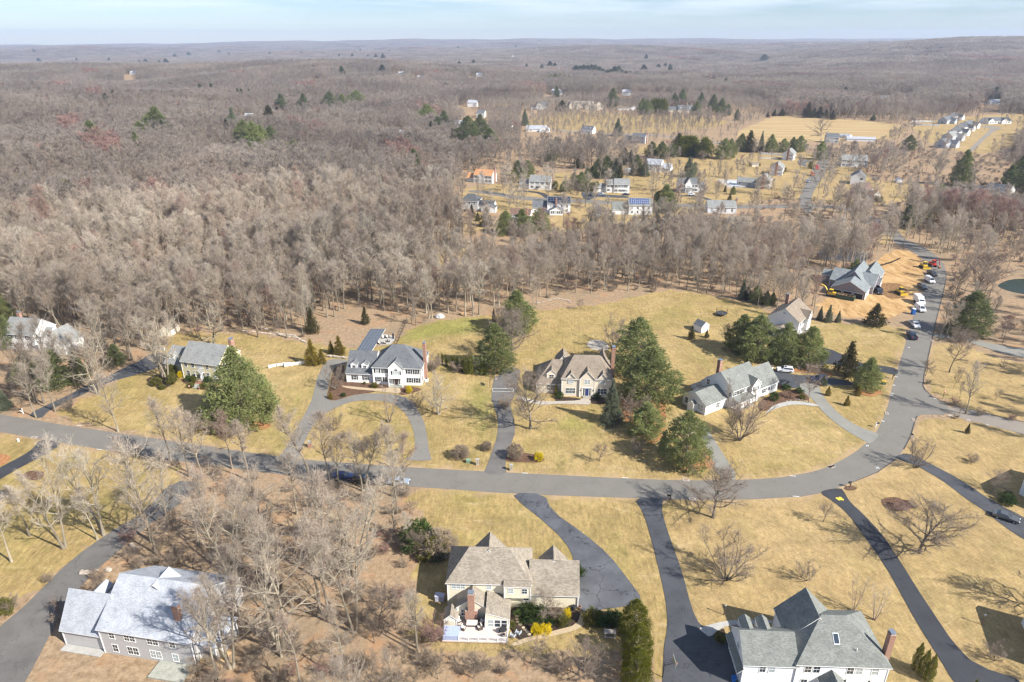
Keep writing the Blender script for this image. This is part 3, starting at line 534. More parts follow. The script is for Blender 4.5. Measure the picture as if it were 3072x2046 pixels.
PF={'big':lambda t:(.82+.18*math.sin(min(1,t*3)*1.57))*(1-t**1.35)**.95+.03,'pine':lambda t:(.78+.22*math.sin(min(1,t*2.5)*1.57))*(1-t**1.7)**.75+.05,'spruce':lambda t:(1-t)**.85*(.93+.07*math.sin(t*60))+.02,'col':lambda t:(.8+.25*math.sin(min(1,t*2)*1.57))*(1-t**3.2)**.8,'cone':lambda t:(.75+.25*min(1,t*5))*(1-t)**.8+.03,'ball':lambda t:math.sqrt(max(0,1-(2*t-1)**2))+.05}
PR={}
def reg(k,h0,TC,mt,mc,smooth=False):
    PR[k]=(h0,TC[0].mesh('trunk_'+k,mt),TC[1].mesh('crown_'+k,mc) ,TC)
B=MT['bark_grey']; TWS=[B,MT['twigs']]
for s in range(6): reg('f%d'%s,20,bare(10+s,20,.26+.03*(s%3),(.42,.34,.5,.38,.3,.46)[s],(4.2,5.2,3.4,4.6,5.6,3.9)[s],22,7,9,1.25,.050),B,TWS)
for s in range(3): reg('r%d'%s,20,bare(40+s,20,.25,.4,4.6,20,7,10,1.2,.05),B,[B,MT['twigs_red']])
BL=MT['bark_lawn']; TL_=[BL,MT['twigs_lawn']]
for s in range(3): reg('l%d'%s,9,bare(20+s,9,.19,(.16,.22,.12)[s],4.4,28,8,13,.8,.03,prof='round'),BL,TL_)
reg('v0',7,bare(30,7,.1,.08,3.6,32,7,13,.7,.026,multi=6,flare=.6,prof='vase'),BL,TL_); reg('v1',7,bare(31,7,.09,.1,3.3,30,7,13,.7,.025,multi=5,flare=.75,prof='vase'),BL,TL_)
reg('b0',10,bare(32,10,.13,.25,2.2,20,5,5,.7,.028,multi=4,flare=.32,prof='forest'),MT['bark_birch'],[MT['bark_birch'],MT['twigs']])
reg('o0',17,bare(33,17,.5,.24,8.5,26,7,9,1.1,.05,wig=.6,prof='round'),B,TWS)
for s in range(4): reg('n%d'%s,20,bare(70+s,20,.24+.03*(s%2),(.3,.38,.24,.42)[s],(5.2,4.4,5.8,3.8)[s],19,7,9,1.2,.028,wig=.45),B,TWS)
reg('m0',20,bare(34,20,.3,.12,6.5,42,7,13,1.1,.027,multi=3,flare=.16,prof='round'),B,TWS); reg('m1',20,bare(35,20,.24,.3,5,32,7,12,1.1,.028,multi=2,flare=.13),B,TWS)
reg('y0',5,bare(36,5,.09,.3,2.3,18,6,10,.6,.024,prof='round'),BL,TL_)
reg('s0',3,bare(37,3,.04,.05,1.6,40,5,10,.5,.022,multi=9,flare=.7,prof='vase'),B,[B,MT['twigs_tan']]); reg('s1',3,bare(38,3,.04,.05,1.7,40,5,9,.5,.022,multi=8,flare=.8,prof='vase'),B,[B,MT['twigs_red']])
N_=MT['pine_needles']
reg('pBig',21,ever(50,21,9.8,PF['big'],380,1.7,26,.6,.6,.03,jit=.10),B,N_)
for s in range(3): reg('p%d'%s,16,ever(51+s,16,(6.4,5.8,7.0)[s],PF['pine'],235,1.4,22,.58,.6,.04,jit=.2),B,N_)
reg('pd',16,ever(55,16,5.6,PF['pine'],180,1.4,20,.6,.5,.05,jit=.22),B,MT['pine_dark'])
reg('sp',14,ever(56,14,4.2,PF['spruce'],240,.95,18,.45,-.05,.03,flat=.45,jit=.14),B,MT['spruce_needles'])
reg('arB2',15,ever(64,15,4.1,PF['col'],300,.9,24,.38,1.1,.0,flat=1.3,jit=.08),B,MT['arborvitae']); reg('ar',5,ever(57,5,.95,PF['col'],60,.42,18,.24,1.2,.0,flat=1.4,jit=.1),B,MT['arborvitae']); reg('arBig',15,ever(58,15,3.4,PF['col'],230,.95,24,.38,1.1,.0,flat=1.3,jit=.14),B,MT['arborvitae'])
reg('ce',8,ever(59,8,2.9,PF['cone'],110,.85,20,.38,.7,.02,jit=.25),B,MT['cedar']); reg('cg',6,ever(60,6,1.9,PF['cone'],90,.6,18,.3,.6,.02,jit=.15),B,MT['cedar_gold'])
reg('fe',14,ever(61,14,4.2,PF['pine'],70,1.7,14,1.0,.5,.05,jit=.25),B,MT['far_evergreen']); reg('fs',14,ever(62,14,3.2,PF['cone'],60,1.3,14,.8,.3,.03,jit=.2),B,MT['far_evergreen'])
reg('tb',1.5,ever(65,1.5,1.0,PF['ball'],70,.30,22,.2,.5,.0,tw=.12,flat=1.,jit=.05),B,MT['twigs_tan'])
for k,m_ in (('gb','gold'),('lb','laurel'),('ob','olive_bush')): reg(k,1.5,ever(63,1.5,1.0,PF['ball'],46,.34,14,.2,.5,.0,flat=.9,jit=.08),B,MT[m_])
rt_=random.Random(77)
CAP={'tree':'crown','shrub':'crown'}
def plant(k,name,label,cat,base,h,group=None,rz=None,wide=1,parts=True,world=False):
    h0,tm,cm,_=PR[k]; p=Vector(base) if world else P(base); s=h/h0
    if rz is None: rz=rt_.uniform(0,6.28)
    if not parts:
        o=link(name,cm,None,p,rz); o.scale=(s*wide,s*wide,s); tag(o,label,cat,group); return o
    o=thing(name,label,cat,p,rz,group,(s*wide,s*wide,s)); link('trunk',tm,o); link('crown',cm,o); return o
def PV(k,name,label,cat,bt,**kw):   # base and top given in pixels of the overview
    (b,t)=VW(*bt); return plant(k,name,label,cat,b,up_h(b,t),**kw)
# ---- evergreens by the houses (overview pixels: base x, y, top x, y)
EV=[('pBig','pine_tree','huge spreading pine in front of the yellow colonial house','tree',(560,965,560,796),{'wide':1.12}),
('p0','pine_tree','pale green pine below the leafless round tree behind the basketball drive','tree',(1138,850,1138,742),{'wide':1.1}),
('p1','pine_tree','tallest pine at the wood edge above the leafless round tree','tree',(1188,762,1174,667),{'wide':1.35}),
('ce','cedar_tree','narrow dark cedar shaded at the foot of the tallest wood edge pine','tree',(1135,742,1132,708),{'wide':.5}),
('p2','pine_tree','rear pine of the row beside the tan roofed house chimney','tree',(1462,850,1452,729),{'wide':1.2}),
('p0','pine_tree','middle pine of the row beside the tan roofed house','tree',(1490,925,1476,797),{'wide':1.35}),
('p1','pine_tree','broken topped pine at the front end of the pine row','tree',(1483,1000,1478,925),{'wide':1.5}),
('p2','pine_tree','broad pine on the roadside corner by the gravel drive','tree',(1574,1068,1572,945),{'wide':1.05}),
('pd','spruce_tree','small dark spruce shaded left of the roadside corner pine','tree',(1524,1035,1524,995),{'wide':.7}),
('sp','spruce_tree','grey green spruce at the front right corner of the tan roofed house','tree',(1404,972,1404,870),{'wide':.85}),
('p0','pine_tree','leftmost pine of the dense clump behind the grey roofed house','tree',(1702,808,1698,722),{'wide':1.2}),
('p2','pine_tree','second pine of the dense clump behind the grey roofed house','tree',(1738,822,1742,724),{'wide':1.2}),
('p1','pine_tree','third pine of the dense clump, before the tan roofed white house','tree',(1800,832,1802,742),{'wide':1.2}),
('p0','pine_tree','rightmost pine of the dense clump beside the blue black drive','tree',(1855,838,1850,750),{'wide':1.25}),
('ce','cedar_tree','tall pointed dark conifer between the two drives by the road','tree',(1945,865,1950,785),{'wide':1.0}),
('p1','pine_tree','small rounded pine beside the pointed conifer near the road','tree',(1990,895,1986,822),{'wide':1.15}),
('pd','pine_tree','big dark pine east of the road near the parked trucks','tree',(2222,768,2218,668),{'wide':1.4}),
('ce','cedar_tree','spreading brown green juniper on the lawn below the dug soil','tree',(2008,748,2010,698),{'wide':1.5}),
('sp','spruce_tree','small spruce, left of three by the building site','tree',(1884,735,1886,704),{'wide':.9}),
('sp','spruce_tree','small spruce, middle of three by the building site','tree',(1903,740,1903,700),{'wide':.9}),
('sp','spruce_tree','smallest spruce, right of three by the building site','tree',(1926,741,1926,713),{'wide':.9}),
('cg','cedar_tree','golden green cedar at the end of the white picket fence','tree',(719,838,720,781),{}),
('cg','cedar_tree','short round cedar touching the tall golden cedar by the fence','tree',(740,836,741,803),{'wide':1.2}),
('cg','cedar_tree','small dark gold cedar behind the turning area wall','tree',(762,812,763,783),{}),
('cg','cedar_tree','bright golden cedar behind the turning area wall','tree',(781,816,781,772),{'wide':1.1}),
('arBig','arborvitae','tall rear arborvitae of the trio by the brick chimney house','tree',(2103,1538,2100,1478),{'wide':.62}),
('arBig','arborvitae','middle arborvitae of the trio by the brick chimney house','tree',(2119,1552,2116,1494),{'wide':.62}),
('arBig','arborvitae','front right arborvitae of the trio by the brick chimney house','tree',(2132,1566,2136,1504),{'wide':.62}),
('arBig','arborvitae','tip of an arborvitae at the bottom edge of the lawn','tree',(2218,1640,2220,1563),{'wide':.6}),
('ce','cedar_tree','dark gold arborvitae behind the grey roofed house roof','tree',(1713,855,1716,824),{}),
('ce','cedar_tree','small pyramid cedar beside the lawn shed','tree',(1589,780,1590,748),{'wide':.9}),
('ce','cedar_tree','tiny dark round cedar right of the pyramid cedar','tree',(1624,776,1624,757),{'wide':.9}),
('sp','spruce_tree','little dark spruce in the shade beside the shared drive','tree',(1893,886,1891,858),{}),
('cg','shrub','gold cone shrub nearest the drive on the triangle lawn','shrub',(1903,909,1905,888),{}),
('cg','shrub','upper right gold cone shrub on the triangle lawn','shrub',(1971,909,1973,885),{}),
('cg','shrub','lower gold cone shrub with orange tip on the triangle lawn','shrub',(1946,932,1947,909),{}),
('ce','shrub','small lopsided pine in a stone ring beyond the side road','shrub',(2223,996,2226,973),{'wide':.7}),
('pd','hemlock_tree','green hemlock with low sweeping boughs beside the left driveway','tree',(130,890,118,800),{'wide':1.3}),
('p1','hemlock_tree','olive hemlock behind the crossing trunks at left','tree',(72,880,70,808),{'wide':1.2}),
('pd','hemlock_tree','dark hemlock in front of the left white house garage','tree',(185,880,180,815),{'wide':1.0}),
('pd','hemlock_tree','dark evergreen along the left driveway bend','tree',(270,840,268,790),{'wide':1.2}),
('p0','pine_tree','pine at the left frame edge above the white house','tree',(12,745,10,672),{'wide':1.1}),
('pd','pine_tree','pine half hiding the roof of the left white house','tree',(22,800,22,725),{'wide':.9}),
('sp','spruce_tree','blue green spruce at the left frame edge by the street','tree',(12,940,10,890),{'wide':1.1}),
('sp','spruce_tree','blue spruce at the end of the back lawn','tree',(1706,688,1703,640),{'wide':.8}),('ce','cedar_tree','russet cedar beside the blue spruce','tree',(1718,690,1718,655),{}),
('p0','pine_tree','small pine in the thicket behind the trampoline lawn','tree',(1738,695,1740,655),{}),('pd','spruce_tree','near black spruce in the thicket by the white house','tree',(1760,702,1762,668),{}),
('pd','spruce_tree','near black spruce right of its dark twin in the thicket','tree',(1775,700,1776,672),{}),
('ce','cedar_tree','olive cedar among trunks behind the yellow house lawn','tree',(840,745,840,705),{'wide':.8}),('ce','cedar_tree','faint cedar among trunks above the turning area','tree',(718,765,718,708),{'wide':.9}),
('p1','pine_tree','yellow green conifer beside the new garage','tree',(1960,645,1958,595),{'wide':1}),
]
for k,n_,l_,c_,bt,kw in EV: PV(k,n_,l_,c_,bt,**kw)
for (u_,v_),h_,l_ in zip(c9(2080,672,2108,900,2100,1120),(9.,8.6,8.6),('rear and tallest of three merged arborvitae between the lower driveways','middle of three merged arborvitae between the lower driveways','front of three merged arborvitae between the lower driveways, cut by the frame')):
    x_,y_=Pz(u_,v_,h_); plant('arB2','arborvitae',l_,'tree',(x_,y_,0),h_,world=True,wide=1.12)
row=[(1009,838),(1017,838),(1026,841),(1038,845),(1045,846),(1053,850),(1064,855),(1073,860),(1082,860)]
for i_,(u,v) in enumerate(row):
    PV('ar','arborvitae','clipped arborvitae column in the hedge row right of the white house chimney','tree',(u,v,u,v-(26,27,27,29,29,33,38,42,43)[i_]*.98),group='arborvitae hedge row',wide=.86)
PV('ar','arborvitae','left stem of the arborvitae pair by the basketball post','tree',(1110,862,1111,834),wide=1.25); PV('ar','arborvitae','right stem of the arborvitae pair by the basketball post','tree',(1117,862,1118,835),wide=1.25)
# ---- small evergreen and gold shrubs (full pixel crops)
def SH(k,label,q,h,wide=1,name='shrub',cat='shrub',group=None): plant(k,name,label,cat,q,h,group=group,wide=wide,parts=False)
SH('gb','bright yellow round shrub in the mulch bed by the street',c5(405,1325)[0],2.0,.95)
SH('gb','gold round shrub right of the white house steps',c3(1690,1035)[0],2.0,.75); SH('lb','small dark evergreen ball on the island bed',c3(830,1085)[0],1.1,1.1); SH('cg','yellow green cone shrub at the tip of the island bed',c3(665,1115)[0],2.2,1.2)
SH('ob','grey green mound shrub below the white house windows',c3(1240,970)[0],1.5,1.1); SH('ob','orange tinged shrub below the garage wing window',c3(1105,930)[0],.9,.8)
SH('lb','large rhododendron behind the cream house',c9(1060,850)[0],2.6,1.25); SH('lb','second large rhododendron beside the bare garden tree',c9(1160,850)[0],2.4,1.25)
SH('gb','wide golden shrub, left half, along the stepping stones',c9(1150,985)[0],1.6,1.1); SH('gb','wide golden shrub, right half, along the stepping stones',c9(1230,985)[0],1.6,1.1)
SH('gb','golden shrub against the cream garage wall',c9(1415,835)[0],1.6,1.0); SH('ob','green mound below the golden shrub by the garage',c9(1390,905)[0],1.9,1.1); SH('ob','pale green mound left of the garage mounds',c9(1345,900)[0],1.2,.9); SH('lb','small bright green ball in the dark mulch',c9(1270,905)[0],1.2,1.0)
SH('ob','gold tinged low shrub by the sunroom corner',c9(915,940)[0],1.3,.9); SH('lb','dark shrub at the far drive corner of the cream garage',c9(1540,450)[0],2.0,1.0); SH('lb','dark evergreen against the cream house side wall',c9(240,300)[0],2.4,1.1)
SH('ob','clipped russet hedge end beside the worn drive',c9(1660,890)[0],2.6,1.1); SH('lb','dark shaded hedge clump, left',c9(1740,910)[0],2.2,1.1); SH('lb','dark shaded hedge clump, right',c9(1860,900)[0],2.4,1.2)
SH('lb','round evergreen left of the yellow house steps',c2(565,800)[0],1.9,1.1); SH('ob','olive shrub beside the round evergreen by the steps',c2(640,815)[0],1.9,.9); SH('ob','gold tipped clipped shrub left of the flagstone walk',c2(580,880)[0],1.5,1.1); SH('ob','gold tipped clipped shrub right of the flagstone walk',c2(745,890)[0],1.6,1.2); SH('lb','round evergreen right of the yellow house steps',c2(810,820)[0],1.9,1.1)
SH('gb','yellow green shrub by the yellow house corner',c2(450,750)[0],2.0,.7); SH('ob','golden bush in the tree bed by the yellow house',c2(335,830)[0],3.2,.8); SH('ob','golden low bush at the tip of the tree bed',c2(210,905)[0],1.4,1.1); SH('ob','olive bush left of the big bare tree bed',c2(130,850)[0],2.4,1.1); SH('ob','tall golden bush beside the yellow house wing',c2(330,720)[0],3.4,.8)
SH('cg','pointed arborvitae at the tan roofed house corner',c5(585,640)[0],3.6,.7); SH('lb','round dark shrub beside the pointed arborvitae',c5(622,675)[0],1.9,1.0); SH('lb','dark shrub right of the blue door bed',c5(1015,680)[0],1.6,1.0)
SH('ob','low gold shrub at the bed tip by the gravel drive',c6(1590,1315)[0],1.1,1.5); SH('lb','upright green shrub before the grey roofed garage',c6(1255,1335)[0],2.4,.9); SH('lb','dark round shrub behind the parked black car',c6(1400,1210)[0],1.6,1.4); SH('lb','dark shrub below the leaning bare tree',c6(1560,1250)[0],1.5,1.3)
SH('ob','yellow green clump where the woods meet the lower left drive',(10,1840),2.6,1.2); SH('lb','evergreen laurel thicket at the wood edge by the cream house',c14(2200,1200)[0],5,1.2); SH('ob','second laurel thicket by the cream house',c14(2330,1300)[0],4,1.2)
SH('ob','russet clipped bush by the white house porch at bottom right',c11(665,730)[0],1.4,1.2)
SH('lb','dark mounded shrub by the shaded right hand walk',(3020,1510),2.2,1.3); SH('ob','pale feathery shrub by the right hand walk',(3025,1495),1.6,1.2)
# ---- bare specimen trees
BT=[('b0','birch_tree','multi stemmed river birch inside the circular drive',(895,971,886,878),{}),
('m0','bare_tree','wide twiggy leafless tree right of the white house',(1008,952,1008,862),{'wide':1.35}),
('l0','bare_tree','round leafless tree beside the basketball drive',(1219,986,1217,866),{'wide':1.05}),
('l1','bare_tree','round leafless tree between two pines by the rear lawn',(1176,830,1190,728),{'wide':1.1}),
('l2','bare_tree','reddish leafless tree behind the round one, under the wood edge pine',(1150,775,1155,715),{}),
('v0','bare_tree','low many stemmed shrub tree by the white house garage',(772,895,780,845),{}),
('v1','bare_tree','low many stemmed shrub tree on the circular lawn',(767,990,778,948),{}),
('v0','bare_tree','broad leafless shrub tree before the white house walk',(960,938,955,905),{'wide':1.2}),
('l1','bare_tree','leafless tree overhanging the street by a catch basin',(1639,1190,1650,1090),{'wide':1.35}),
('v0','bare_tree','broad vase shaped tree left of centre on the lower lawn',(1668,1333,1672,1245),{'wide':1.35}),
('v1','bare_tree','smaller vase tree right of centre on the lower lawn',(1853,1335,1857,1292),{'wide':1}),
('y0','bare_tree','small leafless tree nearest the yellow painted drive',(1893,1199,1902,1160),{'wide':1.1}),
('l0','bare_tree','wide leafless tree between the two dark drives',(2113,1270,2120,1165),{'wide':1.5}),
('v0','bare_tree','leafless tree at the mouth of the right drive',(2108,1075,2110,1015),{}),
('y0','bare_tree','small spreading tree right of the right drive',(2279,1131,2280,1090),{'wide':1.4}),
('b0','birch_tree','faint pale birch clump behind the skylight roof',(1962,1405,1950,1325),{'wide':.8}),('b0','birch_tree','second pale birch behind the skylight roof',(2010,1425,2015,1350),{'wide':.9}),
('v1','bare_tree','pale leafless shrub tree at the lower right house corner',(2285,1518,2290,1480),{'wide':1.2}),
('l2','bare_tree','large leafless tree right of the lower right lawn',(2400,1405,2400,1310),{'wide':1.3}),
('y0','bare_tree','small flat topped tree on the street lawn',(1378,1060,1382,1022),{'wide':1.3}),('v0','bare_tree','grey leafless tree among the corner pines',(1467,1043,1468,1010),{'wide':1.2}),
('v0','bare_tree','leafless tree leaning before the front of the grey roofed house',(1700,1012,1700,905),{'wide':.95}),('l0','bare_tree','second bare tree before the porch of the grey roofed house',(1683,998,1668,930),{'wide':.7}),
('y0','bare_tree','leaning bare tree in the bed between the parked cars',(1858,926,1872,850),{'wide':.8}),
('l1','bare_tree','slim leafless tree beside the pine clump and lawn shed',(1667,793,1668,750),{'wide':.8}),
('y0','bare_tree','leafless tree with long shadow east of the road',(2182,856,2190,765),{'wide':.8}),('y0','bare_tree','thin sapling beside the leafless tree east of the road',(2192,893,2196,850),{'wide':.5}),('y0','bare_tree','thin sapling by the red sign',(2206,915,2210,880),{'wide':.4}),
('y0','bare_tree','small round sapling east of the side road lawn',(2288,920,2292,898),{'wide':1.2}),('y0','bare_tree','little sapling near the dark garden edge at right',(2300,850,2302,830),{'wide':1.3}),
('l0','bare_tree','big grey tree beside the bright pine and pond',(2240,690,2235,590),{'wide':1.25}),
('v0','bare_tree','leafless tree between the pines near the tan roofed chimney',(1410,800,1408,740),{'wide':1.1}),
('v1','bare_tree','leafless tree between the pine row and grey spruce',(1452,965,1452,905),{'wide':1.}),
('y0','bare_tree','tiny leafless tree at the edge of the litter slope',(1336,712,1338,690),{'wide':1.2}),
('o0','bare_tree','gnarled spreading oak behind the yellow house',(493,792,495,715),{'wide':1.}),('m1','bare_tree','tall twin limbed tree on the back lawn of the yellow house',(593,775,592,672),{'wide':1}),
('m1','bare_tree','tall dark trunk left of the gnarled oak',(585-130,775,450,700),{'wide':.9}),
('m1','bare_tree','very tall tree over the yellow house garage',(445-60,872,330,705),{'wide':1}),('m0','bare_tree','twiggy tree in the bed beside the yellow house wing',(346+27,868,345,762),{'wide':.7}),
('m0','bare_tree','many stemmed tall tree on the lawn beside the left driveway',(227,905,205,750),{'wide':.9}),
('m1','bare_tree','crossing tall trunk nearest the left mailbox',(80,925,30,770),{'wide':.8}),('f1','bare_tree','tall trunk right of the crossing ones by the left mailbox',(86,925,60,790),{}),('f3','bare_tree','slim tree in front of the left hemlocks',(147,882,110,760),{}),('f0','bare_tree','slim grey tree right of the left hemlocks',(176,890,160,770),{}),
('v1','bare_tree','low tangled bush tree on the lawn by the left drive mouth',(160,945,150,912),{'wide':1.2}),
('y0','bare_tree','small leafless tree before the cream garage wall',None,{}),
('l2','bare_tree','reddish shrubby tree on the shaded lawn by the clipped arborvitae',(1345,1560,1350,1490),{'wide':1.2}),
]
for k,n_,l_,bt,kw in BT:
    if bt is None: plant(k,n_,l_,'tree',c9(1205,900)[0],5.5,wide=1.2); continue
    PV(k,n_,l_,'tree',bt,**kw)
# tall trees of the lower left wood: base and top pixel
WD=[((655,1560),(420,640),c13,'m1','forked pale trunk standing on the lawn by the lower left drive'),((1045,1425),(640,330),c13,'m1','tall lichened tree leaning over the street from the lower left drive'),((1530,1490),(1290,230),c13,'f4','tall tree between the lower left drive and the wood'),((985,1480),(930,1000),c13,'f5','thin dead trunk at the edge of the lower left drive'),
((300,1440),(240,900),c13,'f2','slender birch like tree at the left lawn edge'),((120,1700),(60,1000),c13,'f0','tree at the left frame edge below the lawn'),
((330,1560),(90,430),c14,'m1','massive forked trunk rising left of the wood centre'),((580,1270),(620,440),c14,'m0','full crowned tree overhanging the parked cars'),((1250,1560),(1090,520),c14,'f1','tall tree in the middle of the lower wood'),((1560,1500),(1690,640),c14,'m0','densely branched pale tree at the wood edge by the cream house'),((1990,880),(2010,250),c14,'f3','slim tree beside the silver car'),((1640,650),(1620,60),c14,'f4','dark tree leaning over the black parked car'),((1690,640),(1720,40),c14,'f5','thinner twin of the dark tree by the black parked car'),((2110,1200),(2200,850),c14,'f2','small pale tree by the laurel thicket'),
((960,860),(1010,-250),c15,'m0','broad forked tree with pale limbs in the lower wood'),((1365,600),(1240,-250),c15,'f0','straight trunk pair, right, in the lower wood'),((1290,540),(1180,-200),c15,'f2','straight trunk pair, left, in the lower wood'),((1585,720),(1560,-150),c15,'m1','very tall trunk nearest the cream house lawn'),((550,1020),(330,200),c15,'m1','dark leaning trunk right of the grey white roof'),((610,580),(500,0),c15,'f3','trunk casting a long shadow beside the grey white roof'),((1790,690),(1800,380),c15,'y0','thin snapped tree on the lawn edge by the cream house')]
for b,t,cf,k,l_ in WD: plant(k,'bare_tree',l_,'tree',cf(*b)[0],min(24,max(6,up_h(cf(*b)[0],cf(*t)[0]))))
# ---- where woods may grow
ROADS=[gpoly(north+west+east+mid+mid2+south,0)]+[gpoly(d[1],0) for d in DW]

FOOT=[((-66.,78.),15),((-60,88),12),((-168,206),10),((-158,204),9),((-150,203),8),((135,252),24),((-158,192),15),((92,225),10),((-37,178),16)]
CLP=[gpoly(VW(1880,770,1895,690,1925,655,2000,622,2010,590,2110,560,2180,600,2180,770),0),gpoly(VW(2270,740,2280,625,2450,625,2450,740),0)]
def wood_ok(Xa,Ya,lawn=True):
    ok=np.ones(Xa.shape,bool)
    for pl in (LAWN if lawn else [])+FIELD+DIRT+ROADS: ok&=~inpoly(Xa,Ya,pl)
    for (a,b),r_ in FOOT: ok&=np.hypot(Xa-a,Ya-b)>r_
    ok&=~inpoly(Xa,Ya,gpoly(VW(700,790,755,735,850,712,930,728,948,742,915,800),0))
    for pl in CLP: ok&=~inpoly(Xa,Ya,pl)
    ok&=~inpoly(Xa,Ya,gpoly(VW(1235,714,1240,692,1400,674,1480,666,1500,672,1400,708),0))
    return ok
rg=np.random.default_rng(5)
def grid_pts(y0,y1,d,tmax=.84):
    out_=[]; y=y0
    ys=np.arange(y0,y1,d); 
    for yv in ys:
        xs=np.arange(-tmax*(yv+25),tmax*(yv+25),d); out_.append(np.stack([xs+rg.uniform(-.48,.48,len(xs))*d,yv+rg.uniform(-.48,.48,len(xs))*d],1))
    return np.concatenate(out_)
# clearings seen far off
HP=[]
near=grid_pts(58,1000,5.3)
k=wood_ok(near[:,0],near[:,1]); near=near[k]
inbox=lambda A,poly:inpoly(A[:,0],A[:,1],poly)
# thin the middle distance subdivision, where gardens and houses stand between trees
sub=gpoly(VW(1040,520,1040,400,1200,340,1200,235,1700,235,1780,270,2340,260,2360,480,2100,490,1700,500,1320,540),0)
s_=inbox(near,sub); near=near[~s_|(rg.random(len(near))<.34)]
for dens,pp in ((.09,(1065,568,1065,400,1200,388,1430,395,1480,345,1700,335,1850,335,1885,370,1870,470,2000,568)),(.42,(1195,335,1195,238,1700,238,1700,335)),(.25,(2080,430,2080,300,2300,300,2354,430)),(.03,(1890,475,1890,395,2240,400,2360,440,2360,480)),(.06,(1690,350,1690,322,2030,322,2030,350)),(.2,(1985,568,1985,470,2080,470,2080,568)),(.2,(0,990,0,800,230,780,330,860))):
    s_=inbox(near,gpoly(VW(*pp),0)); near=near[~s_|(rg.random(len(near))<dens)]
near=near[~(((near[:,0]>-16)&(near[:,1]<78))|((near[:,0]>-15)&(near[:,1]<90)))]
rp_=gpoly(VW(2110,760,2130,600,2360,540,2600,560,2600,900,2360,850),0); s_=inbox(near,rp_); near=near[~s_|(rg.random(len(near))<.35)]
lw_=gpoly(VW(640,1120,935,1130,985,1235,955,1300,945,1568,900,1800,-100,1800,0,1440,330,1180,470,1110),0); s_=inbox(near,lw_); near=near[~s_|(rg.random(len(near))<.23)]
hs_=[P(q)[:2] for q in f1(520,1050,1080,1110,1880,1150,380,1300,1270,1370)+f2(400,1330,1040,1080,1410,1320,450,480,1150,620,720,800)+f3(830,690,700,830,560,950,1640,960,1640,1120,1600,740)+f4(1600,1090,950,1500)+g3(350,780,720,780,1630,800,310,990,780,980)+VW(1108,590,1000,420)]
for q in hs_:
    d=near-np.array(q); near=near[~((np.abs(d[:,0])<11)&(d[:,1]>-26)&(d[:,1]<10))]
FARH=[(g2,1310,512),(g2,585,580),(g2,1600,412),(g2,2025,505),(g2,1480,485),(g2,1945,765),(g2,1290,1030),(g1,1210,570),(g1,730,620),(g1,2240,885),(g4,1300,670),(g4,2060,715),(g3,105,322),(g1,1840,1010),(g1,1710,1050),(g2,920,1290),(g2,365,940),(g2,1825,950),(g2,2030,860),(g2,1570,1390),(g1,185,408),(g1,275,312),(g1,700,392),(g1,1270,1530),(g4,1090,690),(g3,1800,500),(g3,1915,508),(g3,1850,545),(g3,470,635),(g3,1080,640)]
def PL(q,z):   # ground point under a pixel that shows something z metres up
    x,y=Pz(q[0],q[1],z); 
    for _ in range(6): x,y=Pz(q[0],q[1],z+float(terr(x,y)))
    return Vector((x,y,float(terr(x,y))))
def clearf(A,k=1.):
    for cf,u,v in FARH:
        q=PL(cf(u,v)[0],5); dx=np.abs(A[:,0]-q.x*A[:,1]/q.y); far_=q.y>900
        A=A[~((dx<(15 if far_ else 10))&(A[:,1]>q.y-(q.y*.13 if far_ else 34))&(A[:,1]<q.y+12))]
    return A
ex_=[]
for pi_,sp,kp in ((4,11.,.36),(7,7.,.7),(6,18.,.2),(3,30.,.0)):
    g_=grid_pts(320 if pi_==4 else 560,1200,sp); g_=g_[inbox(g_,LAWN[pi_])]; ok=np.ones(len(g_),bool)
    for pl in ROADS+FIELD: ok&=~inpoly(g_[:,0],g_[:,1],pl)
    g_=g_[ok&(rg.random(len(g_))<kp)]; ex_.append(g_)
ex_=np.concatenate(ex_)
for q in hs_: d=ex_-np.array(q); ex_=ex_[~((np.abs(d[:,0])<14)&(d[:,1]>-(26 if q[1]<600 else 60))&(d[:,1]<12))]
near=np.concatenate([near,ex_])
near=clearf(near)
near=near[np.argsort(np.hypot(near[:,0],near[:,1]))]
print('near forest',len(near))
def zone(x,y):
    u,v=J(x,y,0); u*=.7663; v*=.7663
    if y<112 and x<0:
        for lim,t in ((-78,'left of the silvery roofed house'),(-45,'close around the silvery roofed house'),(-30,'between the silvery roof and the wood centre')):
            if x<lim: return 'bare grey tree '+t,'lower left wood, '+t
        if y>100: return 'bare grey tree in the lower wood nearest the parked cars','lower wood by the parked cars'
        return 'bare grey tree in the lower wood nearest the cream house lawn','lower wood by the cream house'
    row_='front row ' if v>(735 if u<1240 else 655) else 'second row '
    for lim,t in ((40,'at the left frame edge above the street'),(200,'around the left white house'),(340,'behind the left driveway'),(470,'behind the cream barn shed'),(640,'behind the yellow house back lawn'),(760,'above the white picket fence'),(900,'above the pool of the white house'),(1040,'behind the pale boulder'),(1240,'behind the log pile and tallest wood edge pine'),(1420,'behind the pale rock litter slope'),(1700,'behind the trampoline lawn'),(1920,'left of the unfinished house'),(2150,'around the unfinished house')):
        if u<lim: return row_+'bare tree '+t,'woods '+t
    return row_+'bare tree in the thickets right of the parked trucks','thickets right of the parked trucks'
NI=248
inds=near[:NI]; rest=near[NI:]
hh=lambda n:np.clip(rg.normal(.9,.17,n),.45,1.22)
for i_,(x,y) in enumerate(inds):
    l_,g_=zone(x,y); kk=('n%d'%rg.integers(4)) if (y<112 and x<0) else ('f%d'%rg.integers(6) if rg.random()>.03 else 'r%d'%rg.integers(3))
    plant(kk,'bare_tree',l_,'tree',(x,y,0),20*(rg.uniform(.6,1.05) if (y<112 and x<0) else rg.uniform(.7,1.05)*(.86 if x>-5 else 1)),g_,world=True)
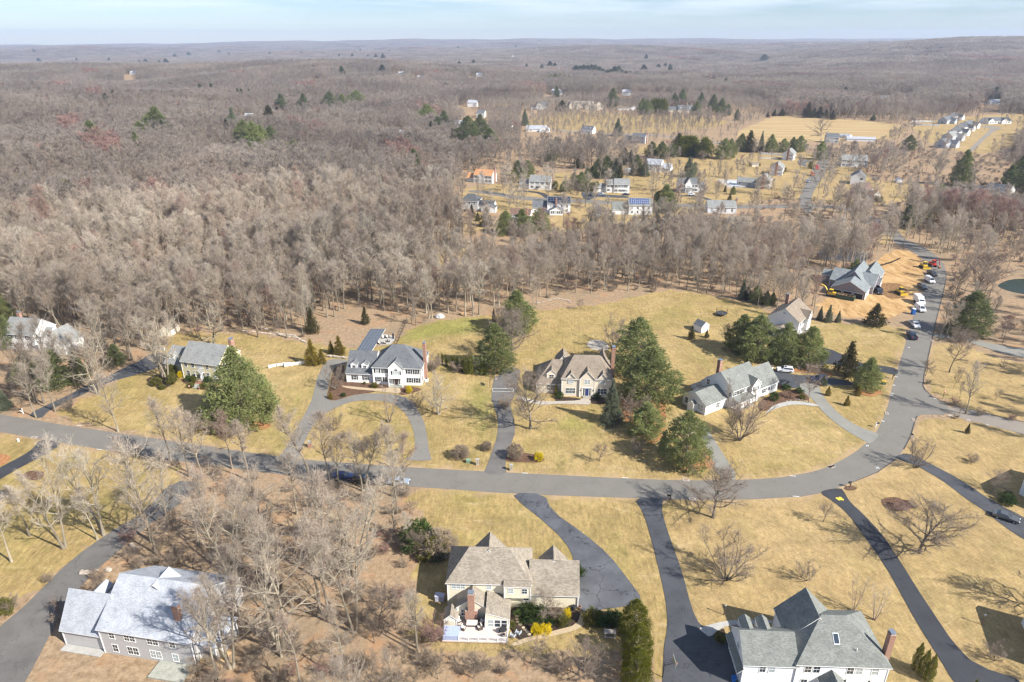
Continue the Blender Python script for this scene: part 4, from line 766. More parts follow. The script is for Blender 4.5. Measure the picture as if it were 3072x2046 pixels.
def scatter(name,pts,sc3,idx,srcs,mats_=None,rot=None):
    coll=bpy.data.collections.new('kit_'+name)
    for i_,me_ in enumerate(srcs):
        o=bpy.data.objects.new('%s_%02d'%('kit_'+name,i_),me_); coll.objects.link(o)
    me_=bpy.data.meshes.new(name); n=len(pts); me_.vertices.add(n); me_.vertices.foreach_set('co',np.asarray(pts,np.float32).ravel())
    a=me_.attributes.new('sc','FLOAT_VECTOR','POINT'); a.data.foreach_set('vector',np.asarray(sc3,np.float32).ravel())
    a=me_.attributes.new('rz','FLOAT_VECTOR','POINT'); rv=np.zeros((n,3),np.float32); rv[:,2]=rg.uniform(0,6.28,n) if rot is None else rot; a.data.foreach_set('vector',rv.ravel())
    a=me_.attributes.new('ix','INT','POINT'); a.data.foreach_set('value',np.asarray(idx,np.int32))
    o=link(name,me_); tr=bpy.data.node_groups.new('nodes_'+name,'GeometryNodeTree'); tr.interface.new_socket('Geometry',in_out='INPUT',socket_type='NodeSocketGeometry'); tr.interface.new_socket('Geometry',in_out='OUTPUT',socket_type='NodeSocketGeometry')
    N=tr.nodes; gi=N.new('NodeGroupInput'); go=N.new('NodeGroupOutput'); ip=N.new('GeometryNodeInstanceOnPoints'); ci=N.new('GeometryNodeCollectionInfo'); ci.inputs[0].default_value=coll; ci.inputs['Separate Children'].default_value=True; ci.inputs['Reset Children'].default_value=True
    def na(nm,ty):
        q=N.new('GeometryNodeInputNamedAttribute'); q.data_type=ty; q.inputs['Name'].default_value=nm; return [s for s in q.outputs if s.enabled and s.name=='Attribute'][0]
    l=tr.links.new; l(gi.outputs[0],ip.inputs['Points']); l(ci.outputs[0],ip.inputs['Instance']); ip.inputs['Pick Instance'].default_value=True
    l(na('ix','INT'),ip.inputs['Instance Index']); l(na('rz','FLOAT_VECTOR'),ip.inputs['Rotation']); l(na('sc','FLOAT_VECTOR'),ip.inputs['Scale']); l(ip.outputs[0],go.inputs[0])
    md=o.modifiers.new('instances','NODES'); md.node_group=tr; return o
def joined(k,mt=None):
    h0,tm,cm,(T_,C_)=PR[k]; mb=M(); mb.v=list(T_.v); mb.f=list(T_.f); mb.m=[0]*len(T_.f); o=len(mb.v); mb.v+=C_.v; mb.f+=[tuple(i_+o for i_ in f) for f in C_.f]; mb.m+=C_.m
    return mb.mesh('kit_'+k,list(cm.materials) if len(cm.materials)>1 else cm.materials[0])
def z3(A): return np.concatenate([A,terr(A[:,0],A[:,1])[:,None]],1)
LOD0=[joined('f%d'%i_) for i_ in range(6)]+[joined('r0'),joined('r1')]
def lod(seed,n,s,h,m_): 
    T_,C_=bare(seed,h,.3,.35,5,11,3,7,1.9,.17*s,side=3); mb=M(); mb.v=T_.v+[]; mb.f=T_.f+[]; mb.m=[0]*len(T_.f); o=len(mb.v); mb.v+=C_.v; mb.f+=[tuple(i_+o for i_ in f) for f in C_.f]; mb.m+=C_.m; return mb.mesh('kit_far%d'%seed,[B,m_])
LOD1=[lod(200+i_,0,1,18,MT['twigs_far']) for i_ in range(4)]+[lod(210,0,1,18,MT['twigs_red'])]
r1=rest[np.hypot(rest[:,0],rest[:,1])<430]; r2=rest[np.hypot(rest[:,0],rest[:,1])>=430]
def redpatch(A): return (np.sin(A[:,0]/37+1)*np.sin(A[:,1]/61+2)+.5*np.sin(A[:,0]/13+A[:,1]/17)>1.16)|(rg.random(len(A))<.012)
s=hh(len(r1))*(.97+.2*np.sin(r1[:,0]/24+r1[:,1]/60)*np.sin(r1[:,1]/21-r1[:,0]/90)); ix=rg.integers(0,6,len(r1)); ix[redpatch(r1)]=6; s=np.where((r1[:,0]>-5)&(r1[:,1]>225)&(r1[:,1]<345),s*.86,s)
o=scatter('woodland',z3(r1),np.stack([s,s,s],1),ix,LOD0); tag(o,'dense leafless grey brown woodland across the middle distance','woodland',kind='stuff')
s=hh(len(r2))*(.97+.22*np.sin(r2[:,0]/45+r2[:,1]/90)*np.sin(r2[:,1]/38-r2[:,0]/120)); s=np.where((r2[:,0]>-60)&(r2[:,0]<360)&(r2[:,1]>600)&(r2[:,1]<1200),s*.55,s); s=np.where((r2[:,0]>120)&(r2[:,0]<430)&(r2[:,1]>470)&(r2[:,1]<=720),s*.75,s); ix=rg.integers(0,4,len(r2)); ix[redpatch(r2)]=4
far1=grid_pts(1000,1900,7.2); ex=gpoly(g3(1400,498,1960,480,1960,520,1400,520)); far1=clearf(far1[~inbox(far1,ex)])
s1=rg.uniform(.8,1.15,len(far1))*np.where((far1[:,0]>-60)&(far1[:,0]<380)&(far1[:,1]<1200),.6,1.); i1=rg.integers(0,4,len(far1)); i1[redpatch(far1/1.7)]=4
A=np.concatenate([r2,far1]); S=np.concatenate([s,s1*1.12]); I=np.concatenate([ix,i1])
o=scatter('distant_woodland',z3(A),np.stack([S,S,S*.95],1),I,LOD1); tag(o,'leafless woodland stretching towards the hills','woodland',kind='stuff')
# clumps of crowns for the hills
def clump(seed,rad,n,m_,th=13):
    r_=np.random.default_rng(seed); mb=M()
    for q in range(n):
        a=r_.uniform(0,6.28); d=rad*math.sqrt(r_.random()); cx,cy_=d*math.cos(a),d*math.sin(a); hh_=th*r_.uniform(.75,1.15); cr_=r_.uniform(4,6.5); k=64
        D=r_.normal(size=(k,3)); D[:,2]=np.abs(D[:,2])*1.0; P0=np.stack([np.full(k,cx),np.full(k,cy_),np.full(k,hh_*.45)],1)+r_.normal(size=(k,3))*cr_*.22
        fan(mb,P0,D,cr_*r_.uniform(.75,1.2,k),cr_*.16,r_)
        fan(mb,np.array([[cx,cy_,0.]]*3),np.array([[0,0,1.]]*3)+r_.normal(size=(3,3))*.1,hh_*.8,.9,r_)
    return mb.mesh('kit_clump',m_)
CL=[clump(i_,17,9,MT['twigs_far']) for i_ in range(4)]+[clump(9,17,9,MT['twigs_red'])]
c1_=clearf(grid_pts(1900,4300,21)); c2_=grid_pts(4300,10200,46,.80)
sA=rg.uniform(.9,1.2,len(c1_)); sB=rg.uniform(2.0,2.6,len(c2_))
A=np.concatenate([c1_,c2_]); S3=np.concatenate([np.stack([sA,sA,sA*rg.uniform(.8,1.1,len(sA))],1),np.stack([sB,sB,.9+0*sB],1)]); I=rg.integers(0,4,len(A)); I[redpatch(A/6)]=4
o=scatter('hill_woodland',z3(A),S3,I,CL); tag(o,'hazy wooded hills reaching the horizon','woodland',kind='stuff')
print('hill clumps',len(A),'distant',len(r2)+len(far1),'lod0',len(r1))
# brush under the trees
br=grid_pts(78,640,5.5); br=br[wood_ok(br[:,0],br[:,1])]; br=br[rg.random(len(br))<np.clip(.5+.5*np.sin(br[:,0]/23)*np.sin(br[:,1]/31),0.1,.75)]
edge=gpoly(VW(0,1400,330,1190,470,1120,900,1140,980,1240,955,1300,950,1480,1300,1500,1400,1520,1400,1700,-100,1700),0)
b2=grid_pts(60,112,2.6); b2=b2[inbox(b2,edge)&wood_ok(b2[:,0],b2[:,1],False)]; b2=b2[rg.random(len(b2))<.42]; b2=b2[~((b2[:,0]>-16)&(b2[:,1]<76.5))]; br=np.concatenate([br,b2])
br=br[~((np.abs(br[:,0]-1)<13)&(br[:,1]>80))]
s=rg.uniform(.4,.95,len(br)); o=scatter('undergrowth',z3(br),np.stack([s*1.2,s*1.2,s],1),np.where(rg.random(len(br))<.08,1,np.where(rg.random(len(br))<.5,2,0)),[joined('s0'),joined('s1'),joined('y0')]); tag(o,'tangled leafless brush on the wood floor','undergrowth',kind='stuff')
# dry bushes clipped round
for q,h_,l_ in ((c5(-410,1300)[0],3.6,'large clipped leafless ball shrub left of the stone pillar'),(c5(-140,1215)[0],2.4,'smaller clipped leafless ball shrub along the basketball drive')):
    plant('tb','bare_shrub',l_,'shrub',q,h_*.85,wide=1.1)
for q,h_,wd,l_ in ((c5(155,1300)[0],3.5,.9,'clipped leafless ball shrub inside the mulch bed'),(c3(2000,740)[0],4,1.6,'leafless shrub in front of the arborvitae hedge'),(c4(100,1170)[0],3.6,1.2,'leafless shrub at the left end of the arborvitae hedge'),(c4(400,1200)[0],3.2,1.4,'leafless shrub at the right end of the arborvitae hedge'),
  (c2(900,1470)[0],4.5,1.6,'leafless bush on the lawn below the huge pine'),(c2(1150,1500)[0],4.,1.7,'second leafless bush below the huge pine'),(c2(700,1420)[0],3.4,1.6,'leafless bush left of the huge pine foot'),(c5(60,780)[0],3,1.5,'brown leafless bush by the front walk of the tan roofed house'),(c11(330*2+400,160)[0],.1,1,'x'),
  (c12(445,420)[0],1.6,2.2,'low russet shrub mass in the upper lawn bed'),(c12(530,400)[0],1.4,2.0,'low grey shrub mass in the upper lawn bed'),(c9(230,240)[0],4.4,1.3,'round leafless bush at the corner of the cream house lawn'),(c9(1330,850)[0],2.2,1.3,'leafless shrub before the cream garage'),
  (c9(190,1060)[0],4,1.3,'red stemmed bush left of the cream house deck'),(c14(1450,110)[0],1.6,1.6,'small leafless shrub inside the circular lawn'),(c14(1650,240)[0],2.5,1.8,'leafless shrub in a bed inside the circular lawn'),(c8(1560,1230)[0],2,1.4,'small flat leafless bush right of the stone ringed pine'),(c8(130,400)[0],3.2,1.5,'leafless hedge bush beside the dark spruce'),
  (c8(1430,140)[0],4.5,1.3,'leafless bush by the gravel lane east of the road')):
    if l_!='x': plant('tb' if ('ball' in l_ or 'round' in l_) else 's1' if 'red' in l_ or 'russet' in l_ else 's0','bare_shrub',l_,'shrub',q,h_,wide=wd)
# ---- conifers of the middle and far distance: crop, label, group, (kind, base x, base y, top y, width)*
CON=[(VW,'one of three big pines in a row below the mid distance street','pines below the mid street',[('p0',1163,537,484,1.5),('p1',1200,540,480,1.4),('p2',1240,533,478,1.3)]),
(VW,'dark brown cedar left of the three big pines','cedars near the hip roofed house',[('ce',1118,520,478,1.2),('ce',1085,502,470,.9),('ce',1098,508,488,1)]),
(VW,'tall olive pine right of the house with blue solar panels',None,[('p1',1528,487,424,1.4)]),(VW,'darker pine touching the tall olive pine by the blue solar roof',None,[('pd',1508,482,440,1.2)]),
(VW,'dark pine behind the orange roofed house, left of two',None,[('pd',1190,405,368,1.3)]),(VW,'dark pine behind the orange roofed house, right of two',None,[('p0',1213,405,368,1.3)]),
(VW,'yellow green willowy evergreen between orange roofed and white houses',None,[('ar',1180,420,393,2.2)]),(VW,'larger yellow green evergreen beside the white house garage',None,[('p1',1203,420,387,1.2)]),
(VW,'rounded green conifer behind the arborvitae hedge of the mid street','conifers behind the mid street hedge',[('p1',1320,420,396,1.5),('p0',1335,432,398,1.3),('p2',1300,440,412,1.4),('pd',1350,415,385,1.2),('p0',1362,405,380,1.2)]),
(VW,'arborvitae in the short row beside the white house chimney','arborvitae beside the white house',[('ar',1268,433,413,1.5),('ar',1273,434,414,1.5),('ar',1278,435,415,1.5)]),
(VW,'arborvitae in the row before the cream saltbox house','arborvitae row by the saltbox house',[('ar',1342+i_*6,440,418-(i_%3),1.5) for i_ in range(6)]),
(VW,'big dark pine in the clump above the leafless oak','pine clump above the mid street',[('pd',1497,362,325,1.5),('pd',1520,366,325,1.5),('pd',1543,362,330,1.5)]),
(VW,'dark pine left of the big leafless oak','pines left of the leafless oak',[('pd',1462,402,355,1.2),('sp',1482,405,362,1)]),(VW,'conifer right of the big leafless oak','conifers right of the leafless oak',[('sp',1582,408,360,1.3),('pd',1595,400,372,1)]),
(f3,'large pale green pine left of the fenced pool',None,[('p2',80,690,450,1.3)]),(f3,'second pale green pine behind the large one by the pool lawn',None,[('p0',160,650,450,1.)]),
(f3,'green conifer in the screen behind the fenced pool','conifer screen behind the pool',[('p0',280,605,390,1.1),('ce',375,610,360,1.2),('sp',515,600,360,.6),('p1',630,620,400,1.1),('p2',780,615,450,1.2),('p0',885,600,430,1),('p2',970,610,415,1.1)]),
(f3,'green pine beside the road end past the white houses',None,[('p1',1212,700,485,1.2)]),(f3,'dark clipped evergreen by the parked red truck',None,[('ar',1105,805,710,2)]),
(f3,'small cone shrub on the open lawn near the little shed','cone shrubs on the pool lawn',[('cg',315,762,722,1),('cg',388,768,726,1),('cg',430,745,728,1),('cg',463,745,728,1),('cg',505,778,736,1)]),
(f3,'small green conifer on the lawn left of the swimming pool','small lawn conifers',[('p0',190,1112,1010,1),('ce',150,1180,1095,1),('ce',97,1083,1005,.8)]),
(f3,'arborvitae in the row by the brown roofed house','arborvitae by the brown roofed house',[('ar',1832,1190,1118,1.6),('ar',1858,1195,1115,1.6),('ar',1885,1200,1120,1.6),('ar',1925,1205,1125,1.6)]),
(f3,'conical shrub along the front of the middle white house','cone shrubs by the white gable house',[('cg',685,887,845,1),('cg',752,888,842,1),('cg',778,870,825,1),('cg',797,850,800,1),('ar',810,830,785,1)]),
(f4,'flat topped pine in the trees before the new houses',None,[('pd',630,500,388,1.6)]),(f4,'tall pale pine before the new subdivision road',None,[('p1',1210,880,555,.9)]),(f4,'tall dark pine at the right frame edge',None,[('pd',1850,930,590,1)]),(f4,'dark pine left of the tall one at the right edge',None,[('pd',1730,950,720,1)]),
(f4,'big round green conifer left of the right hand white house','conifers left of the right hand house',[('p1',960,1110,948,1.6),('pd',1070,1110,1010,1.5),('pd',1270,1110,1043,1.4)]),(f4,'green pine rising from grey thickets by the road curve',None,[('p0',750,1210,1088,1.5)]),(f4,'low pine at the thicket edge above the road curve',None,[('pd',630,1330,1240,1.4)]),
(g1,'green pine standing above the leafless wood at left','pines in the left wood',[('p1',850,1090,925,1.3),('p0',1290,1040,930,1.2),('pd',1250,1140,1020,.8),('p2',1390,1000,850,1.2),('p0',1450,1000,790,1.2),('pd',1490,1010,860,1.1),('sp',2150,1000,775,1),('pd',2105,990,890,1),('p2',2250,1080,915,1.2),('p0',2330,1110,930,1.1),('pd',2330,1215,1080,1.2),('ce',1050,715,640,1),('ce',975,740,675,1.3),('ob',545,1570+5,1520,1)]),
(g1,'dark spruce in the small far row at left','far spruces at left',[('fe',1840,637,588,1.3),('fe',1945,632,583,1.2),('fs',2115,703,652,1),('fs',2190,698,625,1),('fs',2222,698,625,1),('fs',2295,697,627,1)]),
(g2,'green conifer among the leafless trees of the centre left wood','conifers of the centre left wood',[('ce',125,935,790,1.5),('pd',235,815,670,1),('pd',435,755,655,1),('pd',680,775,640,1.5),('p1',790,750,678,1.4),('p0',850,748,688,1.3),('p2',925,740,643,1.5),('p1',1570,868,773,1.9),('pd',1730,975,828,1.1),('pd',1672,985,880,1),('ce',1610,1005,930,1.1),('pd',1950,1045,878,1.5),('pd',2062,1010,862,1.2),('pd',2150,1085,990,1.4),('p0',265,1225,1118,1.4),('p1',350,1235,1105,1.3),('p2',425,1255,1160,1.2),('p0',40,1075,960,1.3),('pd',140,1070,968,1.3),('p1',40,1180,1080,1.3),('ce',525,1260,1165,1.1),('ce',870,1215,1160,1),('pd',1450,1243,1195,1.2)]),
(g2,'small dark evergreen dot on the far wooded plain','far evergreens at centre left',[('fe',530,442,413,2),('fe',700,514,488,2),('fe',660,514,488,2),('fe',735,514,486,2),('fe',580,522,490,1.6),('fe',460,507,488,2),('fe',270,512,490,2),('fe',960,297,265,1.6),('fe',885,332,303,1.3),('fe',765,332,308,1),('fe',332,402,374,1.3),('fe',265,402,378,1),('fe',1060,425,400,1.6),('fe',1160,443,408,1.3),('fe',1240,415,392,1.5),('fe',1300,417,389,1.6),('fe',1650,422,390,2),('fe',1480,392,370,1.7),('fe',2000,392,363,1.6),('fe',1870,402,380,1.8),('fe',2148,462,430,1.3),('fe',2320,487,450,1.1),('fe',1300,537,513,1.8),('fe',1355,542,508,1.3),('fe',1740,628,573,1.5),('fe',60,632,600,1.5),('fe',785,447,422,1),('fe',1045,480,460,1.2),('fe',1090,475,455,1),('fe',1800,447,422,1.2),('fe',1960,442,420,1),('fe',690,393,373,1),('fe',415,302,288,1.3),('fe',125,303,290,1.6),('fe',1860,255,240,1.8),('fe',1165,322,300,1.6),('fe',1230,310,293,1.6),('fe',1100,328,312,1.8),('fe',1370-340,330,316,1.6),('fs',1610,480,455,1),('fe',350,612,585,1.5),('fe',1050,385,365,1.8),('fe',450,445,428,1.4),('fe',180,390,376,1)]),
(g3,'dark evergreen in the long far belt of pines','far pine belt',[('fe',670+i_*34,(448,452,440,445,438,450,470,480,490,495,485,470,495,498,492,480,495)[i_],(398,402,393,398,390,395,410,430,440,430,400,405,440,450,450,445,455)[i_],1.7) for i_ in range(17)]+[('fe',1270,442,392,1.5),('fe',1500,448,388,1),('fe',1610,502,462,1.4),('fe',1290,337,300,1.1),('fe',1990,578,515,1.1),('fe',2010,585,540,1.3),('fe',1460,400,375,1),('fe',1400,410,385,1.5)]),
(g3,'olive evergreen in the grove before the far pine belt','olive grove far off',[('p1',410+i_*40,532,(482,478,470,474,480,488,492)[i_],1.6) for i_ in range(7)]+[('p0',560,500,460,1.5),('fe',215,473,433,2),('fe',70,467,433,1.1),('fe',140,242,219,1.1),('fe',305,295,268,1),('fe',490,300,280,.9),('fe',440,395,362,1.5),('fe',485,400,375,1.4),('fe',370,420,390,1.3),('fe',235,410,380,.8),('fe',645,475,455,1.2),('fe',690,483,458,1.4),('fe',740,480,455,1.4)]),
(g3,'dark conifer near the houses on the upper lawns','conifers of the upper lawns',[('pd',1540,735,640,1),('pd',1605,735,608,1),('pd',1775,745,638,1),('pd',1880,785,655,1.1),('pd',1955,800,685,1.1),('pd',2010,812,738,1.1),('p1',1735,805,718,1.3),('pd',2095,850,785,1),('p1',1260,780,685,1.3),('p0',1300,800,700,1.2),('pd',995,740,595,1.1),('pd',590,650,578,1.2),('ce',615,650,588,1),('pd',500,655,580,1),('ce',550,775,708,2),('cg',205,725,678,1),('sp',220,893,785,1),('sp',1040,980,865,1.2),('sp',780,1085,988,1),('pd',490,1150,1030,1),('pd',455,1195,1080,1),('ce',1578,1088,1000,1.6),('ce',1100,1222,1130,1.6),('ce',1155,1222,1150,1.3),('ce',700,1250,1205,1.8),('pd',940,1330,1198,1.4),('pd',870,1330,1220,1.5),('sp',1020,1340,1213,.9),('ce',1058,1342,1240,.7),('p1',720,1425,1338,1.6)]),
(g3,'tall golden arborvitae in the hedge by the upper cape house','golden hedge of the upper lawns',[('arBig',1350+i_*24,792,690,1.5) for i_ in range(5)]),
(g3,'tiny dark arborvitae in the row along the far street','dark row along the far street',[('ar',1612+i_*17,1075,1038+(i_%2)*3,1.9) for i_ in range(7)]+[('ar',1805,1088,1050,2),('ar',1825,1088,1050,2)]),
(g4,'dark cedar along the far edge of the ploughed field','cedars at the field edge',[('ce',440,862,722,1.2),('ce',495,862,775,1.3),('ce',545,862,765,1.3),('ce',150,848,790,1.4),('ce',215,848,780,1.4),('ce',600,870,790,1.2),('ce',660,880,795,1.2),('pd',1020,888,840,1.8),('pd',1370,885,820,1.4),('ce',240,830,770,1.3),('ce',90,860,810,1.2)]),
(g4,'dark evergreen dot on the right hand wooded hill','evergreens on the right hill',[('fe',1670,217,188,2),('fe',1030,203,189,1.8),('fe',75,252,228,2.2),('fe',750,198,174,1.6),('fe',2105,655,590,1.3),('fe',770,655,590,1),('fe',2340,670,620,1.1),('fe',2190,620,585,1)]),
(g1,'tiny dark evergreen on the hazy left hills','evergreens on the left hills',[('fe',1525,388,352,1.9),('fe',1340,383,356,1.7),('fe',1590,443,418,1.2),('fe',1965,430,403,1.2),('fe',307,272,257,1.2),('fe',705,368,345,1.1),('fe',1730,288,272,1.8),('fe',1600,285,266,1.8),('fe',1000,357,343,1.2),('fe',380,282,267,1.2),('fe',340,312,298,1.6),('fe',2015,285,272,2),('fe',2105,312,296,1.3),('fe',1070,410,392,1.2),('fe',940,450,432,1.2),('fe',1070,470,448,1),('fe',1465,390,366,1.1),('fe',1280,376,362,1)])]
for cf,l_,g_,L_ in CON:
    for k,u,b,t,wd in L_:
        (q,)=cf(u,b); (tp_,)=cf(u,t)
        lift=12 if (cf in (g1,g2) or (g_ and ('far' in g_ or 'hill' in g_ or 'grove' in g_))) else (5 if cf in (g3,f4) else 0)
        p=PL(q,lift)
        e=.2; best=(1e9,1)
        for _ in range(160):
            d=abs(J(p.x,p.y,p.z+e)[1]-tp_[1]); best=min(best,(d,e)); e+=.2
        h_=best[1]
        if cf in (g1,g2): h_=max(h_,17)
        if cf is f4 and k in('pd','p0','p1','p2'): h_=max(h_,13)
        wd*=(1.0 if k[0]=='p' else 1.1)
        if g_ and ('far' in g_ or 'hill' in g_): h_=max(h_,17)
        bigs=k in('fe','fs')
        nm='evergreen_tree' if bigs else ('arborvitae' if k.startswith('ar') else ('cedar_tree' if k in('ce','cg') else ('spruce_tree' if k=='sp' else ('shrub' if k=='ob' else 'pine_tree'))))
        plant(k,nm,l_,'tree',p,h_,group=g_,wide=wd,world=True,parts=(p.y<420))
# big bare trees in the middle distance
for cf,L_ in ((f2,[('o0',720,1080,700,1.2,'big spreading oak in front of the hidden white house'),('m0',1250,1110,900,1.,'leafless tree right of the cross gabled house'),('l0',1165,1170,1060,1.1,'leafless tree beside the white parked car'),('l0',1390,1110,970,1,'leafless tree below the long lawn'),('l1',1195,760,620,1.2,'leafless tree below the white house with red chimney'),('m1',180,1140,1000,.8,'slim tree before the saltbox house')]),
 (f3,[('o0',560,1110,830,1.1,'spreading leafless tree in front of the third white gable house'),('m1',965,1185,930,.9,'leafless tree beside the far street'),('m0',785,1170,960,1,'leafless tree left of the far street'),('o0',1220,480,230,1.3,'great leafless tree at the edge of the ploughed field'),('m0',450,620,440,1.3,'bushy grey tree before the pool screen'),('l1',30,900,780,.6,'first sapling along the mown lane'),('l1',165,900,800,.6,'second sapling along the mown lane'),('l1',305,900,800,.7,'third sapling along the mown lane'),('l1',455,890,790,.7,'fourth sapling along the mown lane'),('l0',1385,910,830,1.2,'small tree on the lawn right of the far street'),('m0',1400,800,600,1.4,'spreading tree hiding the grey house beyond the street end'),('m0',1620,760,600,1.3,'tree before the grey house beyond the street end')]),
 (f1,[('l0',705,1130,1000,1.4,'round leafless tree on the corner of the orange roofed house lawn'),('l0',1400,1190,1050,1.1,'left of two round trees before the hedge'),('l0',1460,1205,1060,.9,'right of two round trees before the hedge'),('l1',1480,1360,1230,1.2,'round leafless tree beside the solar panelled house'),('o0',840,1340,1130,1.1,'bushy leafless tree between hip roof and solar roof'),('m1',220,1560,1250,.7,'slim tree before the deck of the hip roofed house'),('m0',700,990,870,.7,'leafless tree behind the orange roofed house')]),
 (f4,[('m0',420,860,520,1.3,'vase shaped leafless tree before the small white shed'),('m0',950,830,540,1.1,'leafless tree before the new houses'),('m1',310,1500,1250,.8,'leafless tree on the small lawn by the road curve')])):
    for k,u,b,t,wd,l_ in L_: plant(k,'bare_tree',l_,'tree',cf(u,b)[0],up_h(cf(u,b)[0],cf(u,t)[0]),wide=wd,parts=False)
# ================================================================ houses
SH_={'grey_green':shingle('shingle_grey_green',(.155,.165,.150),(.235,.245,.225)),'tan':shingle('shingle_tan',(.215,.185,.145),(.32,.28,.225),.45,.2),'brown':shingle('shingle_brown',(.205,.165,.125),(.28,.235,.185)),
 'slate':shingle('shingle_slate',(.105,.112,.12),(.165,.175,.185)),'grey':shingle('shingle_grey',(.20,.205,.20),(.29,.295,.285)),'pale':shingle('shingle_pale',(.33,.35,.385),(.43,.45,.485)),'orange':shingle('shingle_orange',(.44,.215,.10),(.56,.30,.15)),'dark':shingle('shingle_dark',(.075,.08,.085),(.12,.125,.13)),'russet':shingle('shingle_russet',(.15,.095,.075),(.21,.14,.11))}
WL={'white':siding('siding_white',(.80,.80,.79)),'cream':siding('siding_cream',(.74,.68,.52)),'yellow':siding('siding_yellow',(.66,.60,.38)),'sand':siding('siding_sand',(.66,.59,.47)),'greyblue':siding('siding_grey_blue',(.40,.42,.47)),'mauve':siding('siding_mauve',(.27,.245,.26)),'grey':siding('siding_grey',(.46,.45,.44)),'pale':siding('siding_pale',(.70,.71,.74))}
TRIM=mat('trim_white',(.78,.78,.76),.5,.04,2); GL=mat('window_glass',(.035,.045,.055),.06,.2,.6,.9); GLW=mat('window_blinds',(.34,.38,.38),.2,.15,3,.8); BLK=mat('shutter_black',(.022,.024,.028),.5,.1,3); BRK=brick(); MET=mat('flashing_metal',(.45,.48,.52),.3,.1,2,.5,.8); DKW=mat('dark_wood',(.12,.085,.06),.8,.2,3); WD_=mat('weathered_wood',(.40,.34,.29),.85,.15,3); DOORR=mat('door_red',(.30,.03,.02),.4,.05,2); DOORB=mat('door_blue',(.02,.035,.14),.4,.05,2); SOL=mat('solar_cell',(.012,.018,.035),.12,.2,1,.9); SOLB=mat('solar_cell_blue',(.02,.045,.15),.12,.2,1,.9); STONE=mat('stone_wall',(.38,.33,.27),.9,.35,1.6,bump=.6); GD=mat('garage_door_white',(.72,.72,.71),.5,.04,2)
_wm={}
def win_mesh(w_,h,nx=1,div=True,blinds=False):
    key=(round(w_,2),round(h,2),nx,div,blinds)
    if key in _wm: return _wm[key]
    a=M(); t=.09; a.box(-t,-.07,-t-.03,w_+t,-.004,0); a.box(-t,-.05,h,w_+t,-.004,h+t); a.box(-t,-.05,0,0,-.004,h); a.box(w_,-.05,0,w_+t,-.004,h)
    for i_ in range(1,nx): x=w_*i_/nx; a.box(x-.05,-.05,0,x+.05,-.004,h)
    a.box(0,-.04,h/2-.03,w_,-.006,h/2+.03)
    if div:
        for i_ in range(nx):
            x=w_*(i_+.5)/nx; a.box(x-.015,-.035,0,x+.015,-.008,h/2-.03); a.box(x-.015,-.035,h/2+.03,x+.015,-.008,h)
    b=M(); b.poly([(0,-.02,0),(w_,-.02,0),(w_,-.02,h),(0,-.02,h)])
    _wm[key]=(a.mesh('window',TRIM),b.mesh('pane',GLW if blinds else GL)); return _wm[key]
_sm={}
def sh_mesh(h,m_):
    k=(round(h,2),m_.name)
    if k not in _sm:
        a=M(); a.box(0,-.05,0,.36,-.004,h); a.box(.05,-.062,.06,.31,-.05,h/2-.04); a.box(.05,-.062,h/2+.04,.31,-.05,h-.06); _sm[k]=a.mesh('shutter',m_)
    return _sm[k]
